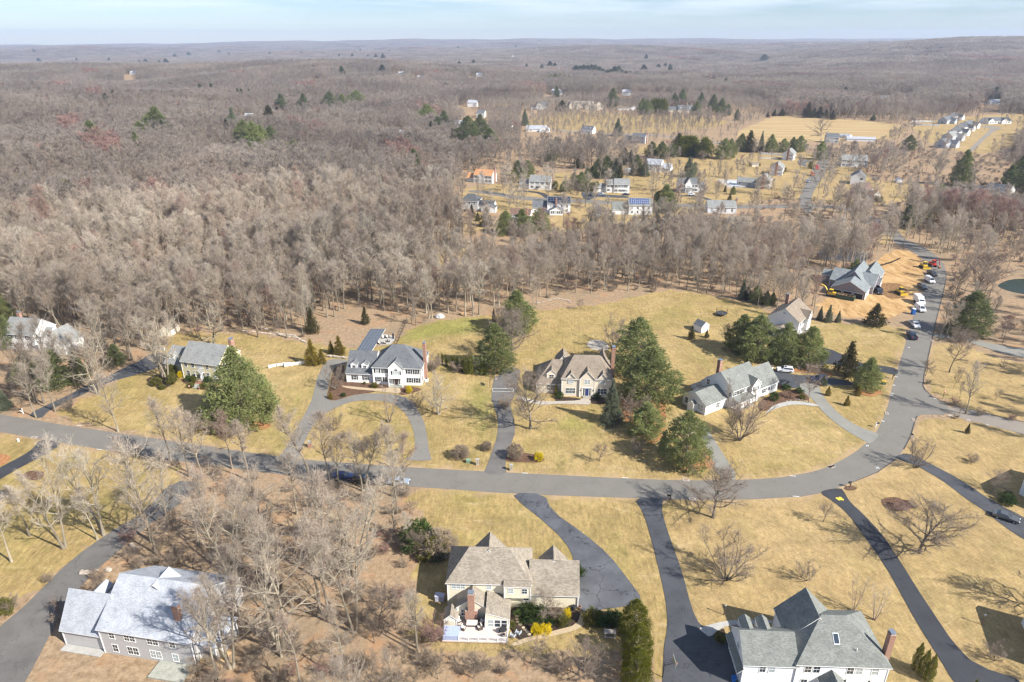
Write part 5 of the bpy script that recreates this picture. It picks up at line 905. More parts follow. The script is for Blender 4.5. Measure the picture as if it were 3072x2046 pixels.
class House:
    def __init__(s,name,label,O,rz,roof,wall,simple=False,cat='house',sc_=1,z=None):
        zz=float(terr(O[0],O[1])) if z is None else z
        s.e=thing(name,label,cat,(O[0],O[1],zz),R(rz),scale=sc_); s.r=SH_[roof]; s.w=WL[wall]; s.simple=simple; s.O=O; s.rz=R(rz)
    def roofmesh(s,faces,t,parent,name='roof'):   # faces: lists of points on the roof top; slab of thickness t
        mb=M()
        for f in faces:
            f=[Vector(p) for p in f]; n_=(f[1]-f[0]).cross(f[2]-f[0]).normalized()
            if n_.z<0: f=f[::-1]; n_=-n_
            dn=Vector((-n_.x,-n_.y,0)); ud=Vector((0,0,1))-n_*n_.z
            ud=ud.normalized() if ud.length>1e-4 else Vector((0,1,0)); hd=ud.cross(n_)
            mb.poly([p+Vector((0,0,t)) for p in f],0,[(p.dot(hd),p.dot(ud)) for p in f]); mb.poly([p for p in reversed(f)],1)
        # rim where an edge is not shared
        ed={}
        for f in faces:
            for a,b in zip(f,list(f[1:])+[f[0]]):
                k=tuple(sorted([tuple(round(c,3) for c in a),tuple(round(c,3) for c in b)])); ed.setdefault(k,[]).append((a,b))
        for k,v_ in ed.items():
            if len(v_)==1:
                a,b=v_[0]; mb.poly([a,b,(b[0],b[1],b[2]+t),(a[0],a[1],a[2]+t)],1)
        return mb.build(name,[s.r,TRIM],parent)
    def block(s,x0,y0,x1,y1,ze,zr,roof='x',z0=0,iL=0,iR=0,oh=.35,parent=None,wname='wall',rname='roof',rp=None,wall=None,t=.16,ez=None):
        par=parent or s.e; W=M(); ax=roof
        if ax=='y': mp_=lambda a,b,z:(b,a,z); a0,b0,a1,b1=y0,x0,y1,x1
        else: mp_=lambda a,b,z:(a,b,z); a0,b0,a1,b1=x0,y0,x1,y1
        bm_=(b0+b1)/2 if rp is None else rp
        e0=ze; e1=ze if ez is None else ez
        # walls (outline with gable ends)
        if iL==0 and iR==0 or True:
            for (q,w1) in ((b0,e0),(b1,e1)): W.poly([mp_(a0,q,z0),mp_(a1,q,z0),mp_(a1,q,w1),mp_(a0,q,w1)])
            for (q,i_) in ((a0,iL),(a1,iR)):
                W.poly([mp_(q,b0,z0),mp_(q,b1,z0),mp_(q,b1,e1)]+([mp_(q,bm_,zr)] if i_==0 else [])+[mp_(q,b0,e0)])
        W.poly([mp_(a0,b0,z0+.002),mp_(a1,b0,z0+.002),mp_(a1,b1,z0+.002),mp_(a0,b1,z0+.002)])
        # corner boards
        for a in (a0,a1):
            for b,e_ in ((b0,e0),(b1,e1)):
                p=mp_(a,b,0); W.box(p[0]-.075,p[1]-.075,z0,p[0]+.075,p[1]+.075,e_-.02,1)
        wo=W.build(wname,[wall or s.w,TRIM],par)
        s0=(zr-e0)/max(bm_-b0,.01); s1=(zr-e1)/max(b1-bm_,.01)
        c=lambda a,b,z:mp_(a,b,z); oa=oh*.7
        A0=a0-(oa if iL==0 else oh); A1=a1+(oa if iR==0 else oh); rL=a0+iL if iL else A0; rR=a1-iR if iR else A1
        f=[[c(A0,b0-oh,e0-oh*s0),c(A1,b0-oh,e0-oh*s0),c(rR,bm_,zr),c(rL,bm_,zr)],[c(A1,b1+oh,e1-oh*s1),c(A0,b1+oh,e1-oh*s1),c(rL,bm_,zr),c(rR,bm_,zr)]]
        if iL: f.append([c(A0,b1+oh,e1-oh*s1),c(A0,b0-oh,e0-oh*s0),c(rL,bm_,zr)])
        if iR: f.append([c(A1,b0-oh,e0-oh*s0),c(A1,b1+oh,e1-oh*s1),c(rR,bm_,zr)])
        ro=s.roofmesh(f,t,par,rname); return wo,ro
    def face(s,f,at,a,z,me_,name,parent=None):
        o=link(name,me_,parent or s.e)
        if f=='f': o.location=(a,at,z); o.rotation_euler=(0,0,0)
        elif f=='b': o.location=(a,at,z); o.rotation_euler=(0,0,math.pi)
        elif f=='l': o.location=(at,a,z); o.rotation_euler=(0,0,-math.pi/2)
        elif f=='r': o.location=(at,a,z); o.rotation_euler=(0,0,math.pi/2)
        return o
    def win(s,f,at,a,z,w_=.9,h=1.45,nx=1,shut=None,div=True,blinds=None,parent=None):
        # a = the window's centre along the wall
        if blinds is None: blinds=(hash((round(a*7),round(z*3),f))%3==0)
        sg={'f':-1,'b':1,'l':1,'r':-1}[f]; fm,pm=win_mesh(w_,h,nx,div and not s.simple,blinds)
        o=s.face(f,at,a+sg*w_/2,z,fm,'window',parent); p=link('pane',pm,o)
        if shut:
            for e_ in (-.36-.12,w_+.12): s.face(f,at,a+sg*w_/2-sg*e_,z,sh_mesh(h,shut),'shutter',parent)
        return o
    def door(s,f,at,a,w_=1.,h=2.1,m_=None,z=.15,sl_=False,name='door'):
        q=M(); q.box(-w_/2,-.06,0,w_/2,-.004,h,0); q.box(-w_/2+.12,-.075,h*.5,w_/2-.12,-.06,h*.9,0); q.box(-w_/2+.12,-.075,.15,w_/2-.12,-.06,h*.42,0)
        q.box(-w_/2-.12,-.08,0,-w_/2,-.005,h+.12,1); q.box(w_/2,-.08,0,w_/2+.12,-.005,h+.12,1); q.box(-w_/2,-.08,h,w_/2,-.005,h+.12,1)
        if sl_:
            for x in (-w_/2-.5,w_/2+.14): q.box(x,-.05,.1,x+.34,-.004,h-.05,2)
        o=s.face(f,at,a,z,q.mesh(name,[m_ or TRIM,TRIM,GL]),name); 
        return o
    def garage(s,f,at,a,w_=2.5,h=2.15,m_=None,name='garage_door'):
        q=M(); q.box(-w_/2,-.03,0,w_/2,-.003,h,0)
        for i_ in range(4):
            z=h*i_/4; q.box(-w_/2+.05,-.045,z+.04,w_/2-.05,-.03,z+h/4-.04,0)
        for i_ in range(4): x=-w_/2+.15+i_*(w_-.3)/4; q.box(x+.05,-.05,h*.78,x+(w_-.3)/4-.05,-.045,h*.94,2)
        q.box(-w_/2-.12,-.07,0,-w_/2,-.004,h+.12,1); q.box(w_/2,-.07,0,w_/2+.12,-.004,h+.12,1); q.box(-w_/2,-.07,h,w_/2,-.004,h+.12,1)
        return s.face(f,at,a,.03,q.mesh(name,[m_ or GD,TRIM,GL]),name)
    def chimney(s,x0,y0,x1,y1,top,base=0,shoulder=None):
        q=M(); q.box(x0,y0,base,x1,y1,top)
        if shoulder: q.box(x0-shoulder,y0+.02,base,x1+shoulder,y1-.02,base+2.6); 
        q.box(x0-.06,y0-.06,top-.25,x1+.06,y1+.06,top-.1)
        o=q.build('chimney',BRK,s.e); c=M(); xm,ym=(x0+x1)/2,(y0+y1)/2; c.box(x0+.1,y0+.1,top,x1-.1,y1-.1,top+.08); c.box(x0+.14,y0+.14,top+.08,x1-.14,y1-.14,top+.3); c.box(x0+.02,y0+.02,top+.3,x1-.02,y1-.02,top+.36); c.build('chimney_cap',MET,o); return o
    def dormer(s,x,y,w_,ze,z0,D=3,h=1.5,side='f'):
        # gabled dormer looking towards -y ('f') or +y ('b')
        zt=ze+w_*.42; 
        if side=='f': wo,ro=s.block(x-w_/2,y,x+w_/2,y+D,ze,zt,'y',z0=z0,oh=.22,wname='dormer',t=.1); s.win('f',y,x,ze-h+.0,w_*.5,h*.75,1,parent=wo)
        else: wo,ro=s.block(x-w_/2,y-D,x+w_/2,y,ze,zt,'y',z0=z0,oh=.22,wname='dormer',t=.1); s.win('b',y,x,ze-h,w_*.5,h*.75,1,parent=wo)
        ro.parent=wo; return wo
    def steps(s,x,y,w_=1.8,n=3,m_=None,z=.17,d=.3):
        q=M()
        for i_ in range(n): q.box(x-w_/2,y-d*(n-i_),0,x+w_/2,y-.0-.001*i_,z*(i_+1))
        return q.build('steps',m_ or MT['concrete'],s.e)
    def porch(s,x0,x1,y0,y1,z,n=4,ridge=None,rise=.8):
        q=M(); q.box(x0,y0,0,x1,y1-.02,.3); q.build('porch_floor',WD_,s.e)
        for i_ in range(n):
            q=M(); x=x0+.2+(x1-x0-.4)*i_/(n-1); q.box(x-.09,y0+.1,.3,x+.09,y0+.28,z); q.build('porch_column',TRIM,s.e)
        s.roofmesh([[(x0-.2,y0-.2,z),(x1+.2,y0-.2,z),(x1+.2,y1,z+rise),(x0-.2,y1,z+rise)]],.14,s.e,'porch_roof')
    def flower(s): pass
def rail(name,label,pts,h=1.,m_=None,gap=.14,cat='railing',parent=None,z=0,post=1.8):
    m_=m_ or TRIM; q=M()
    for a,b in zip(pts,pts[1:]):
        a=Vector(a);b=Vector(b);L_=(b-a).length; d=(b-a)/L_; 
        q.tube([a+Vector((0,0,z+h)),b+Vector((0,0,z+h))],.05,4); q.tube([a+Vector((0,0,z+.12)),b+Vector((0,0,z+.12))],.04,4)
        for i_ in range(int(L_/gap)): p=a+d*gap*(i_+.5); q.box(p.x-.02,p.y-.02,z+.12,p.x+.02,p.y+.02,z+h)
        n=max(1,round(L_/post))
        for i_ in range(n+1): p=a+d*L_*i_/n; q.box(p.x-.07,p.y-.07,z,p.x+.07,p.y+.07,z+h+.1)
    return q.build(name,m_,parent)
# ---- yellow colonial
h=House('yellow_house','pale yellow two storey colonial house with grey roof behind the huge pine',(-97.2,180.7),-14.6,'grey','yellow')
h.block(0,0,12.7,10.2,5.7,9.7); h.block(-8,2.2,-.02,11.6,3.0,6.7,rname='wing_roof',wname='wing_wall')
for x in (1.5,3.9,8.8,11.2): h.win('f',0,x,3.9); 
for x in (1.9,4.2,8.6,11.1): h.win('f',0,x,1.1,.95,1.55)
h.win('f',0,6.3,3.9,1.9,1.35,3); h.door('f',0,6.3,1.0,2.1,TRIM,.5,True); h.steps(6.3,-1.3,2.2,4,BRK)
pw,pr=h.block(5.3,-1.4,7.3,.0,3.0,3.8,'y',z0=2.6,oh=.25,wname='portico_wall',rname='portico_roof')
for x in (5.4,7.2):
    q=M(); q.box(x-.1,-1.35,.5,x+.1,-1.15,2.7); q.build('portico_column',TRIM,h.e)
h.chimney(12.75,5.8,13.75,7.4,11.2); h.dormer(-6.1,3.3,1.6,5.0,3.2); h.dormer(-2.7,3.3,1.6,5.0,3.2); h.win('f',2.2,-1.2,1.1,.9,1.2); h.garage('l',-8,6.0); h.garage('l',-8,9.0); h.win('f',2.2,-5,1.0); h.win('r',12.7,2.5,3.9); h.win('r',12.7,2.5,1.1)
# ---- white hip roofed house
h=House('white_house','white two storey house with slate hip roof, two wing dormers and black shutters',(-40.2,176.6),-3.9,'slate','white')
h.block(0,0,14.1,11.2,5.7,10.3,iL=4.9,iR=5.7); h.block(-8.1,.7,-.02,12.6,3.1,7.5,rname='wing_roof',wname='wing_wall')
h.block(4.75,-.5,9.0,5.4,5.7,7.9,'y',oh=.3,wname='entry_bay',rname='entry_roof')
for x in (1.3,3.5,10.6,12.7): h.win('f',0,x,3.75,.85,1.35,1,BLK); 
for x in (1.5,3.7,10.7,12.8): h.win('f',0,x,.95,.85,1.45,1,BLK)
h.win('f',-.5,6.9,3.5,1.9,1.2,3,BLK); q=M(); 
q.poly([(-.5+.5*math.cos(t*math.pi/8)+.5,-.03,.5*math.sin(t*math.pi/8)) for t in range(9)]); h.face('f',-.5,6.9,4.82,q.mesh('fanlight',GL),'fanlight')
h.door('f',-.5,6.9,1.1,2.15,DKW,.45,True); h.steps(6.9,-.5,3.8,2,MT['flagstone']); q=M(); q.box(4.75,-1.9,0,9.1,-.52,.3); q.build('entry_terrace',MT['flagstone'],h.e)
for x in (4.9,8.85):
    q=M(); q.box(x-.1,-1.75,.3,x+.1,-1.55,2.9); q.build('porch_column',TRIM,h.e)
q=M(); q.box(4.7,-1.8,2.9,9.05,-.5,3.1); q.build('porch_roof',TRIM,h.e)
for x in (-5.7,-2.5): h.win('f',.7,x,1.0,.85,1.4,1,BLK); 
for x in (-6.0,-2.8): h.dormer(x,1.9,1.75,5.4,3.6,3.4,1.6)
h.chimney(14.12,3.9,14.92,5.2,11.5); h.win('r',14.1,2.,3.7,.85,1.35,1,BLK); h.win('r',14.1,2.,.95,.85,1.4,1,BLK); h.win('r',14.1,8,3.7); h.garage('l',-8.1,4.5,2.6); h.garage('l',-8.1,8.0,2.6)
# ---- tan roofed cream house
h=House('cream_house','cream two storey house with brown hip roof, three front gables and blue door',(13.9,169.4),-3.0,'brown','sand')
h.block(0,0,13.8,12,5.7,10.0,iL=3.4,iR=3.4); h.block(-7,1.6,-.02,13.,3.2,7.8,iL=4.3,rname='wing_roof',wname='wing_wall')
h.block(5.0,-.35,9.1,6,5.75,8.0,'y',oh=.35,wname='entry_bay',rname='entry_roof')
for x in (2.5,11.3): h.block(x-1.3,-.08,x+1.3,4.4,5.75,7.3,'y',z0=5.0,oh=.4,wname='gable',rname='gable_roof'); h.win('f',-.08,x,4.2,1.5,1.35,2); h.win('f',0,x,1.0,2.5,1.6,3)
h.win('f',-.35,7.05,4.1,1.5,1.4,2); h.door('f',-.35,7.05,1.0,2.3,DOORB,.5,True); h.steps(7.05,-.35,2.2,3,MT['paving_pale'])
q=M(); q.box(5.6,-.44,.5,5.78,-.36,2.95); q.box(8.32,-.44,.5,8.5,-.36,2.95); q.box(5.5,-.48,2.95,8.6,-.36,3.15); q.build('door_surround',TRIM,h.e)
for x in (5.3,8.8): q=M(); q.box(x-.09,-.5,2.0,x+.09,-.36,2.4); q.build('wall_lantern',BLK,h.e)
h.win('f',1.6,-2.6,1.,2.9,1.5,3); h.dormer(-2.9,2.7,2.5,5.7,3.5,4,1.7); h.chimney(14.0,6.2,15.0,7.8,12.2); h.block(-1.5,10,2.5,15,5.5,7.9,'y',wname='rear_bay',rname='rear_roof'); h.block(10.5,9,13.5,14,5.6,8.6,'y',wname='rear_bay',rname='rear_roof')
h.garage('l',-7,4.5,2.6); h.garage('l',-7,8.5,2.6)
# ---- grey roofed white house set at an angle
h=House('angled_house','white house set at an angle with grey green roofs, sunroom and red brick chimney',(69.7,168.9),33.7,'grey_green','white')
h.block(-12.3,.1,-1.0,9.6,5.5,9.2); h.block(-2,-.1,6.9,8.2,3.2,7.4,rname='garage_roof',wname='garage_wall'); h.block(-20.9,1.6,-12.32,9.4,2.9,5.2,rname='sunroom_roof',wname='sunroom_wall')
h.block(-5.6,-.9,-2.2,4,5.3,7.2,'y',oh=.3,wname='stair_bay',rname='stair_bay_roof'); h.block(-10,9.4,-3,12.6,2.8,4.1,'x',wname='rear_extension',rname='rear_roof')
h.porch(-12.2,-5.7,-2.2,.08,2.6,4,rise=.9)
for x in (-11.2,-9.2,-7.0): h.win('f',.1,x,3.75,.9,1.3,1,BLK)
h.win('f',-.9,-3.9,3.6,1.5,1.35,2,BLK); h.win('f',-.9,-3.9,1.0,1.5,1.3,2)
for x in (1.2,5.2): h.win('f',-.1,x,1.0,1.0,1.3,1,BLK)
h.win('l',-20.9,8.2,.9,.9,1.6); h.win('l',-20.9,3.3,.8,1.8,1.6,2); h.win('f',1.6,-19.6,.8,1.4,1.6,2); h.win('f',1.6,-16,.9,1.3,1.5,2); h.win('l',-12.3,8.6,3.9); h.win('l',-12.3,1.0,3.4,.7,1.2)
q=House.block(h,-22.3,4.6,-20.92,6.4,2.2,2.9,'x',wname='vestibule',rname='vestibule_roof',oh=.15)
h.chimney(-9.2,7.9,-8.1,8.9,10.3,4); h.win('f',.1,-10.8,.9,.9,1.3); h.win('f',.1,-8.3,.9,.9,1.3)
q=M(); q.box(-13.5,9.62,.7,-1,13.5,.9); q.build('rear_deck',WD_,h.e)
q=M(); 
for i_ in range(12): a0=i_*math.tau/12; q.box(3.2+.35*math.cos(a0)-.09,-.2,1.7+.35*math.sin(a0)-.09,3.2+.35*math.cos(a0)+.09,-.11,1.7+.35*math.sin(a0)+.09)
q.build('door_wreath',mat('wreath',(.10,.07,.04),.9),h.e)
rail('deck_railing',None,[(-13.4,9.8,0),(-13.4,13.4,0),(-5,13.4,0)],1.,TRIM,.16,parent=h.e,z=.9); rail('deck_railing',None,[(-4,13.4,0),(-1,13.4,0),(-1,9.8,0)],1.,TRIM,.16,parent=h.e,z=.9)
rail('porch_railing',None,[(-12.1,-2.1,0),(-9.5,-2.1,0)],.9,TRIM,.16,parent=h.e,z=.3)
# ---- white house with tan roof behind the pines
h=House('pine_clump_house','white two storey house with tan roof rising behind the pine clump',(87.6,216.5),-38.8,'brown','white')
h.block(0,0,10.2,13.2,5.6,9.3,'y'); h.block(3.0,-3.2,8,-.02,2.8,3.9,'y',wname='porch_wall',rname='porch_roof'); h.block(7,6,11.3,9.5,5.5,7.6,'x',wname='front_gable',rname='front_gable_roof')
q=M(); q.box(-.45,-.03,0,.45,-.004,.6); h.face('f',0,5.1,7.4,q.mesh('gable_vent',mat('vent',(.40,.48,.58),.7)),'gable_vent')
for y in (2,4.6,11): h.win('r',10.2,y,3.7,.9,1.3,1,BLK); h.win('r',10.2,y,1.,.9,1.4,1,BLK)
h.chimney(1.8,9.6,2.9,10.6,10.9,5)
# ---- new house under construction
h=House('unfinished_house','new grey sided house with blue grey roofs and three open garage bays',(125.4,253.4),-35.5,'slate','mauve'); h.r=shingle('shingle_blue_grey',(.17,.19,.195),(.235,.255,.26))
h.block(0,0,12.2,12,3.1,6.3,'y'); h.block(-2.6,9,13.5,22,3.2,6.4,'x',wname='wall',rname='roof'); h.block(1.0,8.5,10.6,26,3.2,8.2,'y',wname='cross_wall',rname='cross_roof'); h.block(6,18,13.4,33,3.2,6.8,'y',wname='bedroom_wall',rname='bedroom_roof'); h.block(-7,15,-2.62,22,2.8,4.2,'x',wname='lanai_wall',rname='lanai_roof')
dk=mat('garage_shade_paint',(.012,.012,.014),.9,.1)  # near-black paint stands for the shade inside the open bays
for x in (2.1,6.0,9.9): h.garage('f',0,x,3.1,2.2,dk,'garage_shade_panel')  # flat dark panels, the bays are not hollow
for z,x in ((0,0),): 
    q=M(); q.box(12.24,.2,.1,12.3,8.5,3.0); q.build('house_wrap',mat('house_wrap',(.74,.75,.78),.5,.05),h.e)
q=M(); q.box(13.55,9,0,15.2,12,.25); q.build('porch_slab',mat('raw_lumber',(.52,.36,.18),.8,.15),h.e)
for y in (17,19.5): h.block(13.5,y,14.6,y+1.6,2.9,3.7,'x',z0=0,wname='porch_gable',rname='porch_gable_roof',wall=WL['white'],oh=.15)
for x,y in ((1.8,14),(2.2,12)): q=M(); q.cyl((x,y,5.0),.08,1.1,8); q.build('vent_pipe',TRIM,h.e)
h.win('l',-2.6,11,1.,.9,1.4)
# ---- cream house seen from the back (bottom centre)
h=House('garden_house','cream house with tan roofs, brick fireplace chimney and back deck at bottom centre',(-11.3,91.7),-1.9,'tan','cream')
h.block(0,0,14.5,8.9,5.6,9.4,iL=3.6,iR=3.9); h.block(10,-.9,14.5,.0,5.6,6.0,'x',z0=3.0,wname='bay_wall',rname='bay_roof',rp=-.05,ez=5.98,oh=.2)
h.block(14.52,.2,22.9,7.9,3.2,7.2,rname='garage_roof',wname='garage_wall'); h.block(4.2,4,9.9,8.5,5.9,9.3,'y',wname='front_bay',rname='front_bay_roof'); h.block(16.3,4,20.9,7.7,4.6,7.2,'y',wname='garage_dormer',rname='garage_dormer_roof')
h.block(2.0,-3.2,7.0,-.02,2.95,4.85,'y',wname='family_wall',rname='family_roof',rp=4.5,oh=.25); h.block(6.95,-5.1,11,-.02,2.5,3.65,'y',wname='sunroom_wall',rname='sunroom_roof',rp=7.02,ez=2.4,oh=.15); 
for x,n in ((1.9,3),(10.9-3.6,1)): h.win('f',0,x,4.0,.75*n,1.1,n)
for x in (11.1,13.5): h.win('f',-.9,x,4.1,.85,1.05)
h.win('f',0,13.8,1.7,.9,1.2,blinds=False); h.win('f',-3.2,3.1,1.2,.8,1.2); h.win('l',0,4,3.9)
for i_ in range(3): h.win('f',-5.1,7.85+i_*1.15,.7,.9,1.5,1,div=False)
h.chimney(3.95,-4.1,5.05,-3.22,6.6,.4,.55)
q=M(); q.box(-.1,-8.1,.2,10.9,-3.22,.45); q.build('deck',mat('deck_boards',(.56,.47,.42),.8,.12,2),h.e)
rail('deck_railing',None,[(2.7,-8.0,0),(10.8,-8.0,0),(10.8,-5.4,0)],.95,TRIM,.17,parent=h.e,z=.45)
q=M(); q.box(9.2,-.45,.0,9.9,-.02,1.6); q.build('bulkhead_door',mat('bulkhead',(.42,.5,.5),.5,.1),h.e)
for x,y in ((14.6,.1),(22.85,.1),(.02,-.08)): q=M(); q.box(x-.05,y-.09,0,x+.05,y,3.2 if x>5 else 5.5); q.build('downspout',TRIM,h.e)
q=M(); q.box(11,-.98,1.4,11.02,-.9,1.42); 
g_=House('garden_shed','small cream lean to shed at the deck corner of the garden house',(-11.7,86.5),-1.9,'tan','cream',cat='shed'); g_.block(.2,.2,2.3,2.7,2.0,2.9,'y',oh=.2); g_.door('f',.2,1.25,1.2,1.8,WL['cream'],.02)
# ---- grey white roofed house (bottom left)
h=House('woodland_house','grey house under a pale silvery roof among bare trees at bottom left',(-74.5,82.8),-10.1,'pale','grey')
h.block(8.0,.2,24.4,14.4,5.4,10.2,iL=0,iR=0); h.block(.4,.6,8.02,8.0,3.6,8.5,rname='garage_roof',wname='garage_wall'); h.block(12.4,6,17.4,9.9,8.0,10.15,'y',z0=7,wname='front_bay',rname='front_bay_roof'); h.block(24.4,1.6,27.3,7.6,3.6,6.4,'x',iR=2.2,wname='side_bay',rname='side_bay_roof')
for x in (3.4,6.3): h.dormer(x,8.4,1.9,6.3,4.6,3.6,1.5,'b')
for x,n in ((10.2,1),(13.4,2),(17.5,2),(21,1)): h.win('f',.2,x,3.6,.95*n,1.2,n); h.win('f',.2,x,.7,.95*n,1.5,n)
h.chimney(20.5,2.4,21.5,3.2,9.8,5); q=M(); q.box(18,-3,0,24,.18,.3); q.build('patio_slab',MT['flagstone'],h.e); q=M(); q.box(.4,-.8,.01,7.8,.55,.12); q.build('apron',MT['concrete'],h.e)
q=M(); q.box(24.45,.6,.2,28.5,3.6,.5); q.build('side_deck',mat('raw_lumber',(.52,.36,.18),.8,.15),h.e)
# ---- white house, bottom right
h=House('skylight_house','large white house with grey green hip roof, skylight and tall brick chimney at bottom right',(35.4,75.1),-2.6,'grey_green','white')
h.block(7.9,0,21.5,10.7,5.6,9.9,iL=4.6,iR=5.2); h.block(0,.1,7.95,7.2,5.0,7.9,rname='garage_roof',wname='garage_wall',iL=.0); h.block(8.0,5,16.2,10.9,5.55,9.85,'y',wname='front_bay',rname='front_bay_roof')
for x in (1.7,4.4): h.dormer(x,7.6,1.5,6.6,4.8,3.2,1.4,'b')
for x in (2.9,4.3): h.win('f',.1,x,3.3,.85,1.3)
for x in (9.6,10.9,15.9,17.2,19.6): h.win('f',0,x,3.7,.95,1.35)
h.win('f',0,9.4,.9,.9,1.3); h.block(11.6,-2.3,14.7,-.02,2.9,4.3,'y',wname='rear_bay',rname='rear_bay_roof'); h.door('f',0,17.3,3.0,2.2,TRIM,.3,True,'patio_door')
h.chimney(21.55,1.8,22.35,2.8,9.9); h.garage('l',0,2.2,2.6); h.garage('l',0,5.2,2.6); h.roofmesh([[(-.9,-.2,3.0),(-.02,-.2,3.9),(-.02,7.3,3.9),(-.9,7.3,3.0)]],.1,h.e,'pent_roof'); h.win('l',0,3.5,4.4,1.0,1.1)
q=M(); sl2=(9.9-5.6)/5.35; zz=lambda y:5.6+y*sl2+.16
q.prism([(0,0),(.9,0),(.9,1.3),(0,1.3)],0,.09,0,lambda a,b,c:(13.7+a,2.0+c,zz(2.0+c)+b)); sk=q.build('skylight',MET,h.e)
q=M(); q.poly([(13.78,2.1,zz(2.1)+.10),(14.52,2.1,zz(2.1)+.10),(14.52,3.2,zz(3.2)+.10),(13.78,3.2,zz(3.2)+.10)]); q.build('skylight_glass',GL,sk)
q=M(); q.cyl((16.9,1.4,6.8),.07,.7,8); q.build('vent_pipe',TRIM,h.e)
# ---- white house far left
h=House('left_white_house','white colonial with grey roof half hidden by trees at the left edge',(-163.4,201.5),-10.5,'grey','white')
h.block(-.3,0,11,9,5.6,9.3); h.block(13,-1,22.5,7,3.6,7.2,'y',rname='garage_roof',wname='garage_wall'); h.block(11.02,2,13.5,9,3,6.2,rname='link_roof',wname='link_wall')
for x in (2,5,8.8): h.win('f',0,x,3.8,.9,1.35,1,BLK); h.win('f',0,x,1.,.9,1.4,1,BLK)
h.chimney(1.5,5,2.6,6,10.6,7); h.win('f',2,12.2,1)
# ---- middle distance houses
def colonial(name,label,O,rz,roof,wall,W,D=9,ze=5.4,zr=8.6,wing=None,wr=6,chim='r',n=5,shut=BLK,back=False,gable=None,cz=1.2):
    h=House(name,label,O,rz,roof,wall,True); h.block(0,0,W,D,ze,zr)
    for i_ in range(n):
        x=W*(i_+.6)/(n+.2)
        h.win('f',0,x,ze-2.0,.9,1.3,1,shut,div=False)
        if i_!=n//2 or back: h.win('f',0,x,1.0,.9,1.35,1,shut,div=False)
    if not back: h.door('f',0,W*(n//2+.6)/(n+.2),1.1,2.1,DOORR if 'orange' in label else TRIM)
    if wing: 
        a,b=wing; h.block(a,1.5 if not back else 1.,b,D-.6,2.9,wr,rname='garage_roof',wname='garage_wall')
        if not back: h.garage('f',1.5,a+(b-a)*.28,2.4); h.garage('f',1.5,a+(b-a)*.74,2.4)
    if chim=='r': h.chimney(W+.02,D*.45,W+.9,D*.45+1.5,zr+cz)
    if chim=='l': h.chimney(-.9,D*.45,-.02,D*.45+1.5,zr+cz)
    if gable: x,w_=gable; h.block(x-w_/2,-.4,x+w_/2,D/2,ze,ze+w_*.42,'y',wname='cross_gable',rname='cross_gable_roof',oh=.25)
    h.win('r',W,2.2,ze-2,.8,1.2,div=False); h.win('r',W,2.2,1,.8,1.2,div=False); return h
Q=lambda cf,u,v:tuple(P(cf(u,v)[0])[:2])
colonial('colonial_house','white house with orange roof, cross gable and tall brick chimney',Q(f1,415,1048),-20,'orange','white',13.5,9,wing=(-6,-.02),gable=(5.8,3.6),n=5,wr=5.6)
h=colonial('colonial_house','white colonial with grey roof and curved black drive beside arborvitae',Q(f1,978,1115),-14,'grey','white',14.5,9.5,wing=(-7,-.02),n=4,wr=6); h.block(6.2,-1.5,8.2,-.02,2.6,3.3,'y',z0=2.3,wname='portico_wall',rname='portico_roof')
h=colonial('colonial_house','pale saltbox house with twin grey roofs and a car in its drive',Q(f1,1765,1150),-5,'grey','white',5,8,zr=7.8,wing=(-8,-.02),chim='l',n=2,wr=5); h.block(5.02,-.6,15,8,5.6,8.4,wname='main_wall',rname='main_roof'); [h.win('f',-.6,5.9+i_*1.7,3.6,.9,1.3,1,BLK,div=False) for i_ in range(5)]; [h.win('f',-.6,5.9+i_*1.7,.9,.9,1.3,1,BLK,div=False) for i_ in range(5)]
h=House('hip_roofed_house','grey two storey house with dark hip roof and white deck at the wood edge',Q(f1,285,1330),-12,'dark','grey',True); h.block(0,0,10,10,5.6,8.8,iL=3,iR=3); h.block(10.02,2,19,9,3,5.2,'x',rname='garage_roof',wname='garage_wall',wall=WL['white']); h.block(13,-3,21,1.98,3,5,'y',rname='garage_roof',wname='garage_wall',wall=WL['white']); [h.win('f',0,x,3.6) for x in (2,5,8)]; rail('deck_railing',None,[(-5,-.5,0),(-5,-3.5,0),(8,-3.5,0)],1,TRIM,.3,parent=h.e,z=1.5); q=M(); q.box(-5,-3.5,1.2,8,-.02,1.5); q.build('deck',WD_,h.e)
def solar(h,x0,x1,ze,zr,D,m_,nx,ny,f0=.12,f1_=.9):
    sl_=(zr-ze)/(D/2); 
    for i_ in range(nx):
        for j_ in range(ny):
            a0=x0+(x1-x0)*i_/nx+.05; a1=x0+(x1-x0)*(i_+1)/nx-.05; b0=D/2*(f0+(f1_-f0)*j_/ny)+.05; b1=D/2*(f0+(f1_-f0)*(j_+1)/ny)-.05
            q=M(); q.poly([(a0,b0,ze+b0*sl_+.26),(a1,b0,ze+b0*sl_+.26),(a1,b1,ze+b1*sl_+.26),(a0,b1,ze+b1*sl_+.26)],0)
            q.poly([(a0-.04,b0-.04,ze+(b0-.04)*sl_+.24),(a1+.04,b0-.04,ze+(b0-.04)*sl_+.24),(a1+.04,b1+.04,ze+(b1+.04)*sl_+.24),(a0-.04,b1+.04,ze+(b1+.04)*sl_+.24)],1); q.build('solar_panel',[m_,TRIM if m_ is SOLB else MET],h.e)
